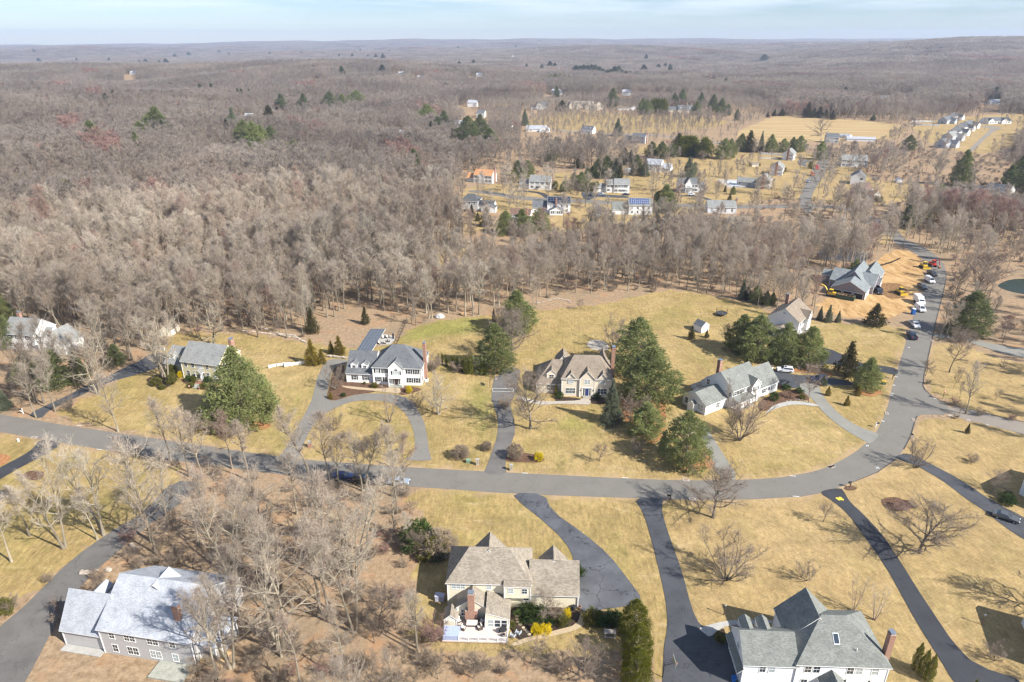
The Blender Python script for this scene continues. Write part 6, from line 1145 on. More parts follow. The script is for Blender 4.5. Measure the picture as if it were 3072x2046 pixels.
h=colonial('colonial_house','white house with black solar panels and glazed back porch',Q(f1,1165,1360),-3,'slate','white',13.2,9,wing=(-8.5,-.02),chim=None,n=4,back=True,shut=None); solar(h,.3,12.9,5.4,8.6,9,SOL,8,3); h.block(1.5,-5,9,-.02,2.6,4.4,'y',wname='sunroom_wall',rname='sunroom_roof'); [h.win('f',-5,2.4+i_*1.15,.9,.95,1.4,div=False) for i_ in range(6)]; h.chimney(4.6,-.9,5.6,-.02,8.6)
h=colonial('colonial_house','white house with bright blue solar panels on its back roof',(66.5,385.5),-3,'grey_green','white',13.2,9.5,wing=(-9,-.02),chim='r',n=4,back=True,shut=None); solar(h,.4,11.4,5.4,8.6,9.5,SOLB,10,3)
h=colonial('colonial_house','white house with steep central cross gable and dark grey roof',Q(f2,930,1088),0,'slate','white',12.2,9,wing=None,chim=None,n=5,gable=None); h.block(3.6,-.6,8.0,4.5,5.6,9.2,'y',wname='cross_gable',rname='cross_gable_roof'); h.win('f',-.6,5.8,3.3,2,1.3,2); h.block(12.25,1,17,8,3,6,rname='wing_roof',wname='wing_wall'); h.chimney(17.02,4,17.9,5.4,7.2); h.porch(3.4,8.2,-2.,-.62,2.6,3,rise=.5)
colonial('colonial_house','low white house with grey roof behind the leafless trees below the street',Q(f2,1262,1330),-6,'grey','pale',16,9,ze=3.6,zr=6.6,chim='r',n=4,back=True,shut=None)
h=colonial('colonial_house','greige house on the rear slope with white back deck and red chimney',Q(f2,372,505),-28,'slate','grey',13,8.5,ze=6.2,zr=9,chim='r',n=3,back=True,shut=None,wing=(-8,-.02),cz=.6); q=M(); q.box(-.5,-3,2.7,7,-.02,2.9); q.build('deck',WD_,h.e); rail('deck_railing',None,[(-.4,-2.9,0),(6.9,-2.9,0)],1,TRIM,.3,parent=h.e,z=2.9)
h=colonial('colonial_house','white house with dark roof and red chimney above the long lawn',Q(f2,1075,648),-36,'slate','white',13,8.5,ze=6,zr=9,chim='r',n=4,back=True,shut=None,cz=.6); h.block(-8.5,-3,-.02,4,3.4,5.4,'y',rname='wing_roof',wname='wing_wall'); h.win('f',-3,-5,1.2,1.6,1.3,2)
colonial('colonial_house','pale house half hidden behind the big spreading oak',(100,527),-25,'pale','white',13,9,chim=None,n=4,back=True,shut=None,wing=(13.05,20))
def gabled(label,O,rz,W,D,roof,wall='white',ze=5.4,zr=8.6,chim=True,name='colonial_house'):
    h=House(name,label,O,rz,roof,wall,True); h.block(0,0,W,D,ze,zr,'y'); h.win('f',0,W*.72,3.5,.9,1.3,1,BLK); h.win('f',0,W*.72,.9,.9,1.3,1,BLK)
    for i_ in range(4): y=D*(i_+.6)/4.2; h.win('r',W,y,3.5,.9,1.3,1,BLK); h.win('r',W,y,.9,.9,1.4,1,BLK)
    if chim: h.chimney(W*.42,-.9,W*.42+1.5,-.02,zr+.8)
    return h
gabled('white gable ended house nearest the fenced pool, with tall chimney',Q(f3,765,705),-30,8.5,13,'grey'); h=gabled('middle of three white gable ended houses, red chimney facing the viewer',Q(f3,618,882),-26,8.6,14,'grey')
h=gabled('front of three gable ended houses, grey walls behind a spreading tree',Q(f3,452,1040),-26,8.6,13,'grey','grey'); h.block(-13,5,-.02,11,3,5.4,rname='wing_roof',wname='wing_wall'); [h.win('f',5,-11+i_*3,1.,.9,1.3) for i_ in range(4)]
h=gabled('tall white gable ended house standing right of the far street',Q(f3,1567,992),-24,9,11,'slate','white',chim=False); h=gabled('grey house with russet roof below the tall white gable house',Q(f3,1556,1137),-60,8,11,'russet','grey',chim=False); h.block(8.02,1,15,9,3,5.4,rname='wing_roof',wname='wing_wall',wall=WL['white'])
h=House('colonial_house','white colonial with slate roof and attached wing at the right edge',(299.5,434),-58,'slate','white',True); h.block(0,0,13,9,5.4,8.6); [h.win('f',0,1.2+i_*2.6,3.4,.9,1.3,1,BLK) for i_ in range(5)]; [h.win('f',0,1.2+i_*2.6,.9,.9,1.3,1,BLK) for i_ in range(5)]; h.block(-7,1,-.02,8,2.8,5.6,rname='wing_roof',wname='wing_wall',wall=WL['greyblue']); h.chimney(5,4.5,6,5.4,9.6,7)
colonial('colonial_house','grey house with two rows of windows hidden by trees beyond the street end',Q(f3,1460,785),-10,'grey','grey',19,9,n=6,chim=None)
colonial('farmhouse','pale farmhouse under the great tree at the field edge',Q(f3,1285,505),-12,'slate','grey',11,9,n=3,chim=None)
h=House('greenhouse','long white plastic greenhouse at the edge of the ploughed field',Q(f3,1530,480),-14,'pale','pale',True,'greenhouse'); h.block(0,0,26,8,2.2,3.8); h=House('greenhouse','short white plastic greenhouse near the farmhouse',Q(f3,1440,440),-50,'pale','pale',True,'greenhouse'); h.block(0,0,10,6,2.2,3.6)
# new subdivision
dv=[(960,535,'slate','greyblue','nearest grey blue unit of the new house row'),(1040,455,'grey','greyblue','second unit of the new row, with porch facing its drive'),(1110,400,'dark','white','third unit of the new house row, white gable'),(1180,350,'dark','white','fourth unit of the new house row, dark roof'),(1240,320,'slate','white','fifth unit of the new house row'),(1000,268,'slate','greyblue','grey blue unit behind the new row, upper left'),(1090,225,'dark','white','far white unit behind the new row')]
for u,v,rf,wl,l_ in dv:
    h=House('new_house',l_,Q(f4,u-60,v-6),-52,rf,wl,True); h.block(0,0,10,17,4.2,8.0,'y'); h.block(3,9,15,17,3.2,6.6,'x',wname='garage_wall',rname='garage_roof'); h.win('f',0,5,1.2,2.4,1.5,3,div=False); h.win('f',0,3,4.6,1.,1.2,div=False); h.garage('r',15,13,4.2,2.2)
h=House('ranch_house','long low white ranch house with three front gables beyond the new row',Q(f4,1490,268),3,'slate','white',True); h.block(0,0,30,13,3.4,6.6); [h.block(a,-2,a+7,6,3.4,6.2,'y',wname='gable_wall',rname='gable_roof') for a in (1,17)]; [h.win('f',-2,x,1,1.2,1.6,div=False) for x in (3,6,19,22)]; [h.win('f',0,x,1,1.4,1.6,div=False) for x in (11,14,27)]
# upper lawns
h=colonial('colonial_house','white house with front cross gable and red chimney on the upper lawn',Q(g3,318,792),-4,'slate','white',18,11,ze=6,zr=10,chim='r',n=5,gable=(4,8)); h.block(-8,2,-.02,10,3.4,6.5,rname='wing_roof',wname='wing_wall')
h=House('mansion','large beige stone mansion with red door on the upper lawn',Q(g3,612,792),-3,'tan','sand',True); h.block(0,0,34,13,6.6,11); [h.block(a,-1.5,a+5,6,6.8,9.6,'y',wname='gable_wall',rname='gable_roof') for a in (0,10,22)]; [h.win('f',0,x,4.6,1,1.5,div=False) for x in (7,17,20,28,30)]; [h.win('f',0,x,1.2,1,1.7,div=False) for x in (7,20,28,31)]; h.door('f',0,17,1.6,2.6,DOORR); h.block(34.02,-4,48,9,6,10.6,'y',wname='wing_wall',rname='wing_roof'); [h.win('f',-4,x,3.6,1.2,1.6,div=False) for x in (37,41,45)]; h.block(-5,3,-.02,12,6,10,iL=3,wname='wing_wall',rname='wing_roof')
h=House('cape_house','long cape house with slate roof and four dormers beside the golden hedge',Q(g3,1570,815),-5,'slate','sand',True); h.block(0,0,24,12,3.4,8.6); [h.dormer(x,1.6,2.2,6.2,3.8,3.5) for x in (4,10,16,21)]; [h.win('f',0,x,1,1.2,1.4,div=False) for x in (3,8,16,21)]; h.block(-14,2,-.02,11,3,6.8,rname='wing_roof',wname='wing_wall')
h=House('colonial_house','small white house with cross gable in the trees of the upper lane',Q(g3,232,985),-8,'pale','white',True); h.block(0,0,22,9,3,6); h.block(15,-5,25,4,3,6.4,'y',wname='wing_wall',rname='wing_roof'); h.win('f',-5,18,1,1.2,1.3); h.win('f',0,5,1,1.2,1.3)
h=House('colonial_house','white cape house with slate dormers behind the grey thicket',Q(g3,715,1000),-28,'slate','white',True); h.block(0,0,13,9,4,7.6); h.chimney(1,3,2,4,9,6); [h.dormer(x,1.4,1.8,6,4,3) for x in (4,9)]; [h.win('f',0,x,1.2,1,1.4) for x in (2,6,10)]
h=House('garage','grey roofed white garage with peaked front above the upper lawns',Q(g3,1040,795),-5,'brown','white',True,'garage'); h.block(0,0,22,9,2.6,6); h.block(18,-2,26,6,2.6,6,'y',wname='gable_wall',rname='gable_roof')
# scattered houses glimpsed in the woods
far=[(g2,1310,512,22,'pale ranch between two evergreens on the far plain','pale',4),(g2,585,580,24,'cream house on the centre left far plain','tan',5),(g2,1600,412,22,'white speck of a house near the far utility pole','pale',6),(g2,2025,505,26,'white house cluster right of the far poles','pale',6),(g2,1480,485,20,'small white house left of the far poles','pale',5),(g2,1945,765,14,'white gable under upper wood trees','pale',6),(g2,1290,1030,16,'white ranch glimpsed left of the dark pines','pale',3.6),(g1,1210,570,20,'white house in the upper left wood','pale',5.4),(g1,730,620,30,'long cream building in the upper left wood','tan',3.6),(g1,2240,885,13,'white house right of the tall spruce, left wood','pale',5.4),(g4,1300,670,26,'dark roofed house on the wooded hill foot','dark',5),(g4,2060,715,30,'pale long building at the right wood edge','pale',4),(g3,105,322,26,'pale house on the far plain, centre','pale',5),
 (g1,1840,1010,14,'white house with dark roof in the left wood clearing','slate',8),(g1,1710,1050,12,'low white building beside the left wood clearing','pale',3.4),(g2,920,1290,18,'pale roofed ranch in the centre left wood','pale',3.4),(g2,365,940,12,'white house glimpsed through trees, upper left','pale',5.4),(g2,1825,950,9,'white gable by the dark pines','white',5),(g2,2030,860,10,'white house with narrow gable in the upper wood','slate',5.6),(g2,1570,1390,17,'cream two storey house veiled by oak branches','tan',5.6),(g1,185,408,24,'dark roofed cream house on the far left hill','dark',5.4),(g1,275,312,30,'white house on the far left ridge','slate',5.4),(g1,700,392,26,'pale house below the far left ridge','pale',5.4),
 (g1,1270,1530,12,'dark shed roof deep in the left wood','dark',3),(g4,1090,690,30,'white house on the right wooded hill foot','slate',5.4),(g3,1800,500,26,'white house in the far sandy clearing','slate',5.4),(g3,1915,508,24,'low house right of the far sandy clearing','pale',3.6),(g3,1850,545,22,'dark roofed house below the far sandy clearing','dark',4),(g3,470,635,20,'white house peeping above the upper conifers','pale',6),(g3,1080,640,26,'pale hip roofed house in the upper wood','pale',6.4),(f1,430+780,120,14,'white barn end behind the upper lawn house','white',6)]
for cf,u,v,W,l_,rf,ze in far[:]:
    rf='pale' if rf=='white' else rf; h=House('woodland_house' if W<20 else 'hill_house',l_,tuple(PL(cf(u,v)[0],5))[:2],-12,rf,'cream' if 'cream' in l_ else 'white',True); h.block(0,0,W,9,ze,ze+3.2); [h.win('f',0,W*(i_+.5)/4,ze-1.9,1.,1.2,div=False) for i_ in range(4)]
h=House('lawn_shed','white shed with grey roof on the striped back lawn',Q(c6,405,548),34,'slate','white',cat='shed'); h.block(0,0,3.6,3.6,2.2,3.6,'y',oh=.2); [h.win('r',3.6,y,1.0,.6,.8,1,BLK) for y in (.8,2.8)]; h.door('r',3.6,1.8,.9,1.8,TRIM,.05)
h=House('barn_shed','cream gambrel shed with brown roof behind the yellow house garage',Q(c2,195,210),-5,'brown','cream',cat='shed'); h.block(0,0,3.6,5,2.1,3.7,'y',oh=.2); h.door('f',0,1.8,1.6,1.8,WL['cream'],.05); h.win('r',3.6,2,1,.6,.6)
h=House('small_shed','little white shed under the trees left of the right hand pines',Q(f4,482,925),-8,'pale','white',True,'shed'); h.block(0,0,4,3,2,3.2,'y'); h=House('small_shed','little cream shed on the pool lawn',Q(f3,415,785),-4,'brown','cream',True,'shed'); h.block(0,0,5,3,2.2,3.3); h=House('playhouse','dark blue shed in front of the conifers above the saltbox house',Q(f1,1962,945),0,'pale','greyblue',True,'shed'); h.block(0,0,5,4,2.4,3)
h=House('pool_cabin','long grey cabin with white door beside the covered swimming pool',Q(f3,312,1010),-8,'slate','greyblue',True,'cabin'); h.block(0,0,12,5,2.8,4.2); [h.win('f',0,x,.9,1,1.4) for x in (3,6)]
h=House('brick_ended_house','low white house with brick chimney in the creek clearing',(8.,372.),-10,'russet','white',True); h.block(-9,0,2,8,3,5.6); h.chimney(-.6,-.9,.6,-.02,7); h=House('right_edge_house','white wall corner of a house just inside the right frame edge',(84.2,78.2),-20,'grey','white'); h.block(0,0,9,10,5.2,8.4,'y'); h.win('l',0,3,1.4); h=House('shaded_house','grey roofed house at the right frame edge casting a long shadow',(117.6,113.5),28,'grey','white'); h.block(0,0,12,12,5.6,9); h.win('l',0,4,3.4)
# ================================================================ vehicles
def paint(name,c,metal=.0,rough=.28): return mat(name,c,rough,.03,2,.6,metal)
PT={'white':paint('paint_car_white',(.75,.75,.76)),'black':paint('paint_car_black',(.015,.016,.02)),'silver':paint('paint_car_silver',(.42,.47,.54),.5),'blue':paint('paint_car_blue',(.03,.045,.12),.3),'navy':paint('paint_car_navy',(.035,.05,.10),.4),'grey':paint('paint_car_grey',(.12,.13,.14),.4),'red':paint('paint_car_red',(.5,.03,.02)),'orange':paint('paint_orange',(.65,.16,.04)),'yellow':paint('paint_machine_yellow',(.58,.38,.03),0,.45),'green':paint('paint_bin_green',(.02,.07,.05),0,.5)}
TYRE=mat('tyre_rubber',(.018,.018,.018),.9,.1); RIM=mat('wheel_rim',(.45,.46,.48),.3,.1,2,.5,.7); HL=mat('headlight_lens',(.7,.72,.75),.1,.05,2,.8); TL=mat('tail_light_lens',(.45,.01,.01),.2,.05); PLA=mat('black_plastic',(.03,.03,.032),.6,.1)
def wheel(par,x,y,r,w_=.22,name='wheel'):
    sgn=1 if y>0 else -1; q=M(); q.tube([(x,y-w_/2,r),(x,y+w_/2,r)],r,14,0,True); o=q.build(name,TYRE,par)
    q=M(); q.tube([(x,y+sgn*w_*.5,r),(x,y+sgn*(w_*.5+.015),r)],r*.62,10,0,True); q.build('rim',RIM,o)
SP={'suv':dict(L=4.8,W=1.92,H=1.72,low=[(2.4,.35),(2.42,.75),(2.3,.98),(1.15,1.08),(-2.3,1.1),(-2.4,.7),(-2.36,.35)],cab=(1.15,-2.28,.45,-2.0),wb=(1.45,-1.4),r=.37,zb=1.06),
 'sedan':dict(L=4.8,W=1.84,H=1.45,low=[(2.4,.3),(2.42,.62),(2.25,.8),(.95,.95),(-1.75,.98),(-2.38,.92),(-2.4,.35)],cab=(1.0,-1.75,.15,-1.1),wb=(1.45,-1.38),r=.33,zb=.93),
 'pickup':dict(L=5.8,W=2.0,H=1.9,low=[(2.9,.45),(2.92,.95),(2.8,1.15),(1.35,1.25),(-.72,1.25),(-.74,.9),(-2.86,.9),(-2.88,.5)],cab=(1.35,-.72,.75,-.5),wb=(1.9,-1.85),r=.42,zb=1.22),
 'van':dict(L=5.6,W=2.05,H=2.2,low=[(2.8,.4),(2.82,.9),(2.6,1.15),(1.9,1.25),(-2.76,1.25),(-2.8,.45)],cab=(1.95,-2.75,1.2,-2.68),wb=(1.75,-1.75),r=.38,zb=1.22)}
def car(kind,label,q,hd,col,cat=None,name=None,group=None,extra=None,world=None):
    s=SP[kind]; p=P(q) if world is None else Vector(world); p.z+=.05
    e=thing(name or {'suv':'parked_suv','sedan':'parked_car','pickup':'pickup_truck','van':'van'}[kind],label,cat or {'suv':'car','sedan':'car','pickup':'pickup truck','van':'van'}[kind],p,R(hd),group)
    W2=s['W']/2; pm=PT[col]; B_=M(); low=s['low']; B_.prism([(a,b) for a,b in low],-W2,W2)
    if kind=='pickup': 
        B_.prism([(-.74,.9),(-2.86,.9),(-2.86,1.28),(-.74,1.28)],-W2,-W2+.09); B_.prism([(-.74,.9),(-2.86,.9),(-2.86,1.28),(-.74,1.28)],W2-.09,W2); B_.box(-2.88,-W2,.9,-2.8,W2,1.28)
    xf,xr,tf,tr=s['cab']; zb,zt=s['zb'],s['H']; wb_,wt=W2*.96,W2*.78
    c=[(xf,-wb_,zb),(xf,wb_,zb),(xr,wb_,zb),(xr,-wb_,zb),(tf,-wt,zt),(tf,wt,zt),(tr,wt,zt),(tr,-wt,zt)]
    k=len(B_.v); B_.v+=c
    for f in ((4,5,6,7),(0,1,5,4),(1,2,6,5),(2,3,7,6),(3,0,4,7)): B_.f.append(tuple(k+i_ for i_ in f)); B_.m.append(0)
    bo=B_.build('body',pm,e); solid_normals(bo); md=bo.modifiers.new('soft','BEVEL'); md.width=.07; md.segments=2; md.limit_method='ANGLE'
    C=[Vector(x) for x in c]
    def pane(name,a,b,c_,d,off,ins=.1,zi=.12):
        q=M(); lerp=lambda s_,t_:(a.lerp(b,s_)).lerp(d.lerp(c_,s_),t_); o=Vector(off); q.poly([lerp(ins,zi)+o,lerp(1-ins,zi)+o,lerp(1-ins,1-zi)+o,lerp(ins,1-zi)+o]); q.build(name,GL,e)
    pane('windshield',C[0],C[1],C[5],C[4],(.02,0,.02),.08,.08); pane('rear_window',C[2],C[3],C[7],C[6],(-.02,0,.02),.12,.14)
    if kind!='van': pane('side_window',C[1],C[2],C[6],C[5],(0,.02,.005),.06,.12); pane('side_window',C[3],C[0],C[4],C[7],(0,-.02,.005),.06,.12)
    else:
        for sg,(a,b,c_,d) in ((1,(C[1],C[2],C[6],C[5])),(-1,(C[0],C[3],C[7],C[4]))): pane('side_window',a,a.lerp(b,.25),d.lerp(c_,.25),d,(0,sg*.02,.005),.1,.12)
    for x in s['wb']:
        for y in (-W2+.08,W2-.08): wheel(e,x,y,s['r'])
    xl=low[1][0]; zl=low[1][1]
    for y in (-W2*.72,W2*.72):
        q=M(); q.box(xl-.12,y-.2,zl-.06,xl+.02,y+.2,zl+.12); q.build('headlight',HL,e); q=M(); xq=-s['L']/2; q.box(xq-.02,y-.16,zl-.0,xq+.1,y+.2,zl+.22); q.build('tail_light',TL,e)
    q=M(); q.box(xl-.05,-W2*.45,zl-.14,xl+.03,W2*.45,zl+.08); q.box(xl-.05,-W2*.8,.38,xl+.05,W2*.8,.52); q.build('grille',PLA,e)
    for y in (-W2-.1,W2+.1): q=M(); q.box(xf-.45,y-.1,zb-.02,xf-.3,y+.1,zb+.16); q.build('wing_mirror',pm,e)
    if kind in('suv',): 
        for y in (-wt*.85,wt*.85): q=M(); q.tube([(tf-.2,y,zt+.06),(tr+.2,y,zt+.06)],.025,5); q.build('roof_rail',PLA,e)
        q=M(); q.box(-.3,-wt*.6,zt+.004,.35,wt*.6,zt+.012); q.build('sunroof',GL,e)
    if kind=='pickup': q=M(); q.box(-2.78,-W2+.1,.93,-.76,W2-.1,.97); q.build('bed_liner',PLA,e)
    if extra: extra(e)
    return e
car('suv','white suv with black sunroof on the black drive behind the pines',c6(1390,1000)[0],167,'white')
car('suv','dark blue suv parked on the shaded drive beside the bare tree',c6(1790,1105)[0],170,'blue')
car('suv','black suv nose in beside the garage of the grey roofed house',c6(1355,1165)[0],40,'black')
car('sedan','silver blue car parked on the street behind the slim tree',c14(2010,575)[0],-4,'silver')
car('suv','black suv parked on the street between two cars, behind bare trees',c14(1640,560)[0],-4,'black'); car('sedan','black car parked just behind the silver blue car',c14(1790,570)[0],-4,'black')
car('sedan','blue car at the rear of the parked cars, hidden by twigs',c14(1450,520)[0],-3,'blue')
car('sedan','dark grey sedan on the right hand drive at the frame edge',c12(1145,482)[0],-38,'grey')
car('pickup','dark pickup truck seen from behind, last in the roadside line',c7(1283,1275)[0],78,'navy'); 
def ladder(e): 
    q=M(); 
    for y in (-.8,.8): q.tube([(-2.7,y,2.),(1,y,2.0)],.03,4)
    for x in (-2.7,-1,.8): q.tube([(x,-.8,2.),(x,.8,2.)],.03,4); 
    q.build('ladder_rack',MET,e)
car('pickup','white pickup truck parked before the tree shadow',c7(1320,1130)[0],-100,'white')
car('van','white van with ladder rack beside the blue portable toilet',c7(1390,920)[0],-97,'white',extra=ladder)
car('pickup','grey flatbed truck pulled off the road by the soil heap',c7(1420,630)[0],-97,'grey'); car('van','white delivery van farthest up the roadside line',c7(1515,550)[0],-95,'white')
car('pickup','black truck with trailer rails behind the delivery van',c7(1548,460)[0],-93,'black')
car('suv','silver suv on the lawn edge beside the far street',f3(1065,965)[0],-105,'silver'); car('suv','white suv before the cross gabled white house',f2(1075,1120)[0],-5,'white'); car('suv','white car at the end of the short black drive',f1(1685,1390)[0],-88,'white')
car('suv','silver car in front of the saltbox house',f1(1720,1178)[0],0,'silver'); car('suv','black car left of the saltbox drive',f1(1612,1188)[0],5,'black'); car('sedan','grey car at the right end of the saltbox house',f1(1968,1178)[0],0,'navy')
car('suv','grey suv under the trees by the tall white gable house',f3(1870,935)[0],-15,'grey'); car('pickup','blue truck in the new subdivision',f4(1130,470)[0],0,'blue')
def boxtruck(label,q,hd,colb,colc,name='box_truck',cat='truck',L_=6.2,dump=False,lad=False):
    p=P(q); e=thing(name,label,cat,p+Vector((0,0,.05)),R(hd)); q_=M(); q_.prism([(3.1,.5),(3.12,1.2),(2.9,1.45),(2.2,1.6),(1.9,2.35),(1.0,2.4),(.95,.5)],-1.05,1.05); o=q_.build('cab',PT[colc],e); solid_normals(o)
    q_=M(); q_.poly([(2.23,-.9,1.62),(2.23,.9,1.62),(1.95,.85,2.28),(1.95,-.85,2.28)]); q_.build('windshield',GL,e)
    q_=M(); 
    if dump: 
        q_.box(-3.1,-1.2,1.0,.7,1.2,1.1); q_.box(-3.1,-1.2,1.1,.7,-1.1,2.1); q_.box(-3.1,1.1,1.1,.7,1.2,2.1); q_.box(.6,-1.1,1.1,.7,1.1,2.3); q_.box(-3.1,-1.1,1.1,-3.0,1.1,2.1); q_.build('dump_body',PT[colb],e)
    else: q_.box(-3.1,-1.15,.85,.85,1.15,3.0); q_.box(-3.1,-1.15,3.0,1.7,1.15,3.06) if False else None; q_.build('cargo_box',PT[colb],e); q_=M(); [q_.box(-3.05+i_*.5,-1.1,3.0,-3.0+i_*.5,1.1,3.05) for i_ in range(8)]; q_.build('roof_ribs',MET,e)
    q_=M(); q_.box(-3.1,-.5,.6,3.0,.5,.85); q_.build('chassis',PLA,e)
    for x in ((2.2,-1.8) if not dump else (2.3,-1.2,-2.3)):
        for y in (-.98,.98): wheel(e,x,y,.48,.3)
    for y in (-.75,.75): q_=M(); q_.box(3.06,y-.18,.85,3.14,y+.18,1.05); q_.build('headlight',HL,e)
    if lad:
        for k in range(2): q_=M(); q_.tube([(-2.5,0,3.2),(2.6,0,2.9)],.25,6); q_.build('boom',PT['white'],e); break
    return e
boxtruck('white box truck parked off the road edge',c7(1375,830)[0],-97,'white','white'); boxtruck('black dump truck facing the viewer beside the soil heap',c7(835,690)[0],-98,'black','black',dump=True,name='dump_truck')
boxtruck('red tower truck parked behind the orange bucket truck',f3(1175,815)[0],-105,'red','red'); boxtruck('orange bucket truck with white boom on the far street',f3(1125,890)[0],-105,'orange','orange',dump=True,lad=True,name='bucket_truck')
def machine(label,q,hd,kind,col='yellow'):
    p=P(q); e=thing(kind,label,kind.replace('_',' '),p+Vector((0,0,.03)),R(hd)); 
    for y in (-1.0,1.0):
        q_=M(); q_.prism([(1.6,.15),(1.9,.5),(1.6,.85),(-1.6,.85),(-1.9,.5),(-1.6,.15)],y-.25,y+.25); q_.build('track',PLA,e)
    q_=M(); q_.prism([(1.3,.9),(1.3,1.5),(.3,1.7),(-1.7,1.75),(-1.8,.9)],-.9,.9); o=q_.build('body',PT[col],e); solid_normals(o)
    q_=M(); q_.box(-.5,-.45,1.7,.7,.75,2.75); q_.build('cab',GL,e); q_=M(); q_.box(-.65,-.6,2.75,.85,.9,2.9); q_.build('cab_roof',PT[col],e)
    if kind=='excavator':
        q_=M(); q_.tube([(1,-.3,1.3),(2.6,-.3,3.6),(4.2,-.3,4.3)],[.28,.26,.2],4,0,True); q_.build('boom',PT[col],e); q_=M(); q_.tube([(4.2,-.3,4.3),(5.4,-.3,1.9)],[.2,.15],4,0,True); q_.build('stick',PT[col],e)
        q_=M(); q_.prism([(5.3,2.0),(5.9,1.5),(5.6,.7),(5.0,.6),(5.0,1.1)],-.75,.15); o=q_.build('bucket',mat('rusty_steel',(.25,.14,.08),.8,.3),e); solid_normals(o)
    else:
        q_=M(); q_.prism([(2.3,.1),(2.5,.15),(2.45,.6),(2.6,1.15),(2.4,1.15),(2.25,.6)],-1.6,1.6); o=q_.build('blade',PT[col],e); solid_normals(o); q_=M()
        for y in (-1.1,1.1): q_.tube([(0,y,.6),(2.3,y,.5)],.09,4)
        q_.build('blade_arms',PLA,e)
    return e
machine('yellow excavator with raised arm left of the dumpster',c7(225,735)[0],150,'excavator'); machine('yellow bulldozer on the dark dug soil',c7(1130,705)[0],-80,'bulldozer'); machine('small yellow machine on the soil by the road curve',c7(1440,365)[0],-90,'bulldozer'); machine('red tracked machine riding behind the black truck',c7(1555,345)[0],-90,'excavator','red')
p=P(c7(415,770)[0]); e=thing('dumpster','long green and rust open dumpster before the garage bays','dumpster',p,R(-37)); q=M(); q.box(-3.3,-1.2,.15,3.3,1.2,.25); q.box(-3.3,-1.2,.25,3.3,-1.12,1.7); q.box(-3.3,1.12,.25,3.3,1.2,1.7); q.box(-3.3,-1.12,.25,-3.2,1.12,1.7); q.box(3.2,-1.12,.25,3.3,1.12,1.7); [q.box(-3.1+i_*.9,-1.27,.25,-3.0+i_*.9,-1.2,1.7) for i_ in range(7)]; q.build('bin',PT['green'],e)
q=M(); q.box(-3.35,-1.28,1.7,3.35,-1.1,1.8); q.box(-3.35,1.1,1.7,3.35,1.28,1.8); q.build('rim',MATS['rusty_steel'],e); q=M(); rz_=random.Random(4)
for i_ in range(40): x,y=rz_.uniform(-3,3),rz_.uniform(-1,1); q.tube([(x,y,1.3),(x+rz_.uniform(-.8,.8),y+rz_.uniform(-.5,.5),1.3+rz_.uniform(.1,.5))],.06,4)
q.build('debris',MATS['raw_lumber'],e)
def at(cf,*a): return P(cf(*a)[0])
def item(name,label,cat,p,parts,rz=0,group=None,scale=None):
    e=thing(name,label,cat,p,R(rz),group,scale)
    for pn,m_,fn in parts: q=M(); fn(q); q.build(pn,m_,e)
    return e
bluep=mat('portable_blue',(.02,.13,.42),.5,.05)
item('portable_toilet','blue portable toilet with white roof by the white van','toilet',at(c7,1300,970),[('cabin',bluep,lambda q:q.box(-.55,-.55,.1,.55,.55,2.1)),('roof',TRIM,lambda q:q.prism([(-.6,2.1),(.6,2.1),(.45,2.3),(-.45,2.3)],-.6,.6)),('door',mat('portable_blue_dark',(.02,.09,.3),.5),lambda q:q.box(-.4,-.58,.2,.4,-.552,1.95)),('base',PLA,lambda q:q.box(-.6,-.6,0,.6,.6,.1))],5)
def tramp(q):
    for i_ in range(16): a=i_*math.tau/16; b=(i_+1)*math.tau/16; q.tube([(2*math.cos(a),2*math.sin(a),.9),(2*math.cos(b),2*math.sin(b),.9)],.07,5)
NETM=mat('net_black',(.02,.02,.022),.9)
item('trampoline','round black trampoline with drooping net on the back lawn','trampoline',at(c6,643,335),[('frame',NETM,tramp),('mat',mat('jump_mat',(.05,.055,.065),.7),lambda q:q.poly([(1.9*math.cos(i_*math.tau/24),1.9*math.sin(i_*math.tau/24),.88) for i_ in range(24)])),
 ('poles',mat('pole_tan',(.30,.2,.12),.8),lambda q:[q.tube([(2.05*math.cos(a),2.05*math.sin(a),0),(2.1*math.cos(a),2.1*math.sin(a),2.6)],.05,5) for a in (0.3,1.35,2.4,3.45,4.5,5.5)]),('net',NETM,lambda q:[(q.tube([(2.05*math.cos(i_*math.tau/40),2.05*math.sin(i_*math.tau/40),.95),(2.02*math.cos(i_*math.tau/40),2.02*math.sin(i_*math.tau/40),2.3+.25*math.cos(i_*math.tau/40*6-1.8))],.012,3),q.tube([(2.02*math.cos(i_*math.tau/40),2.02*math.sin(i_*math.tau/40),2.3+.25*math.cos(i_*math.tau/40*6-1.8)),(2.02*math.cos((i_+1)*math.tau/40),2.02*math.sin((i_+1)*math.tau/40),2.3+.25*math.cos((i_+1)*math.tau/40*6-1.8))],.03,3)) for i_ in range(40)])])
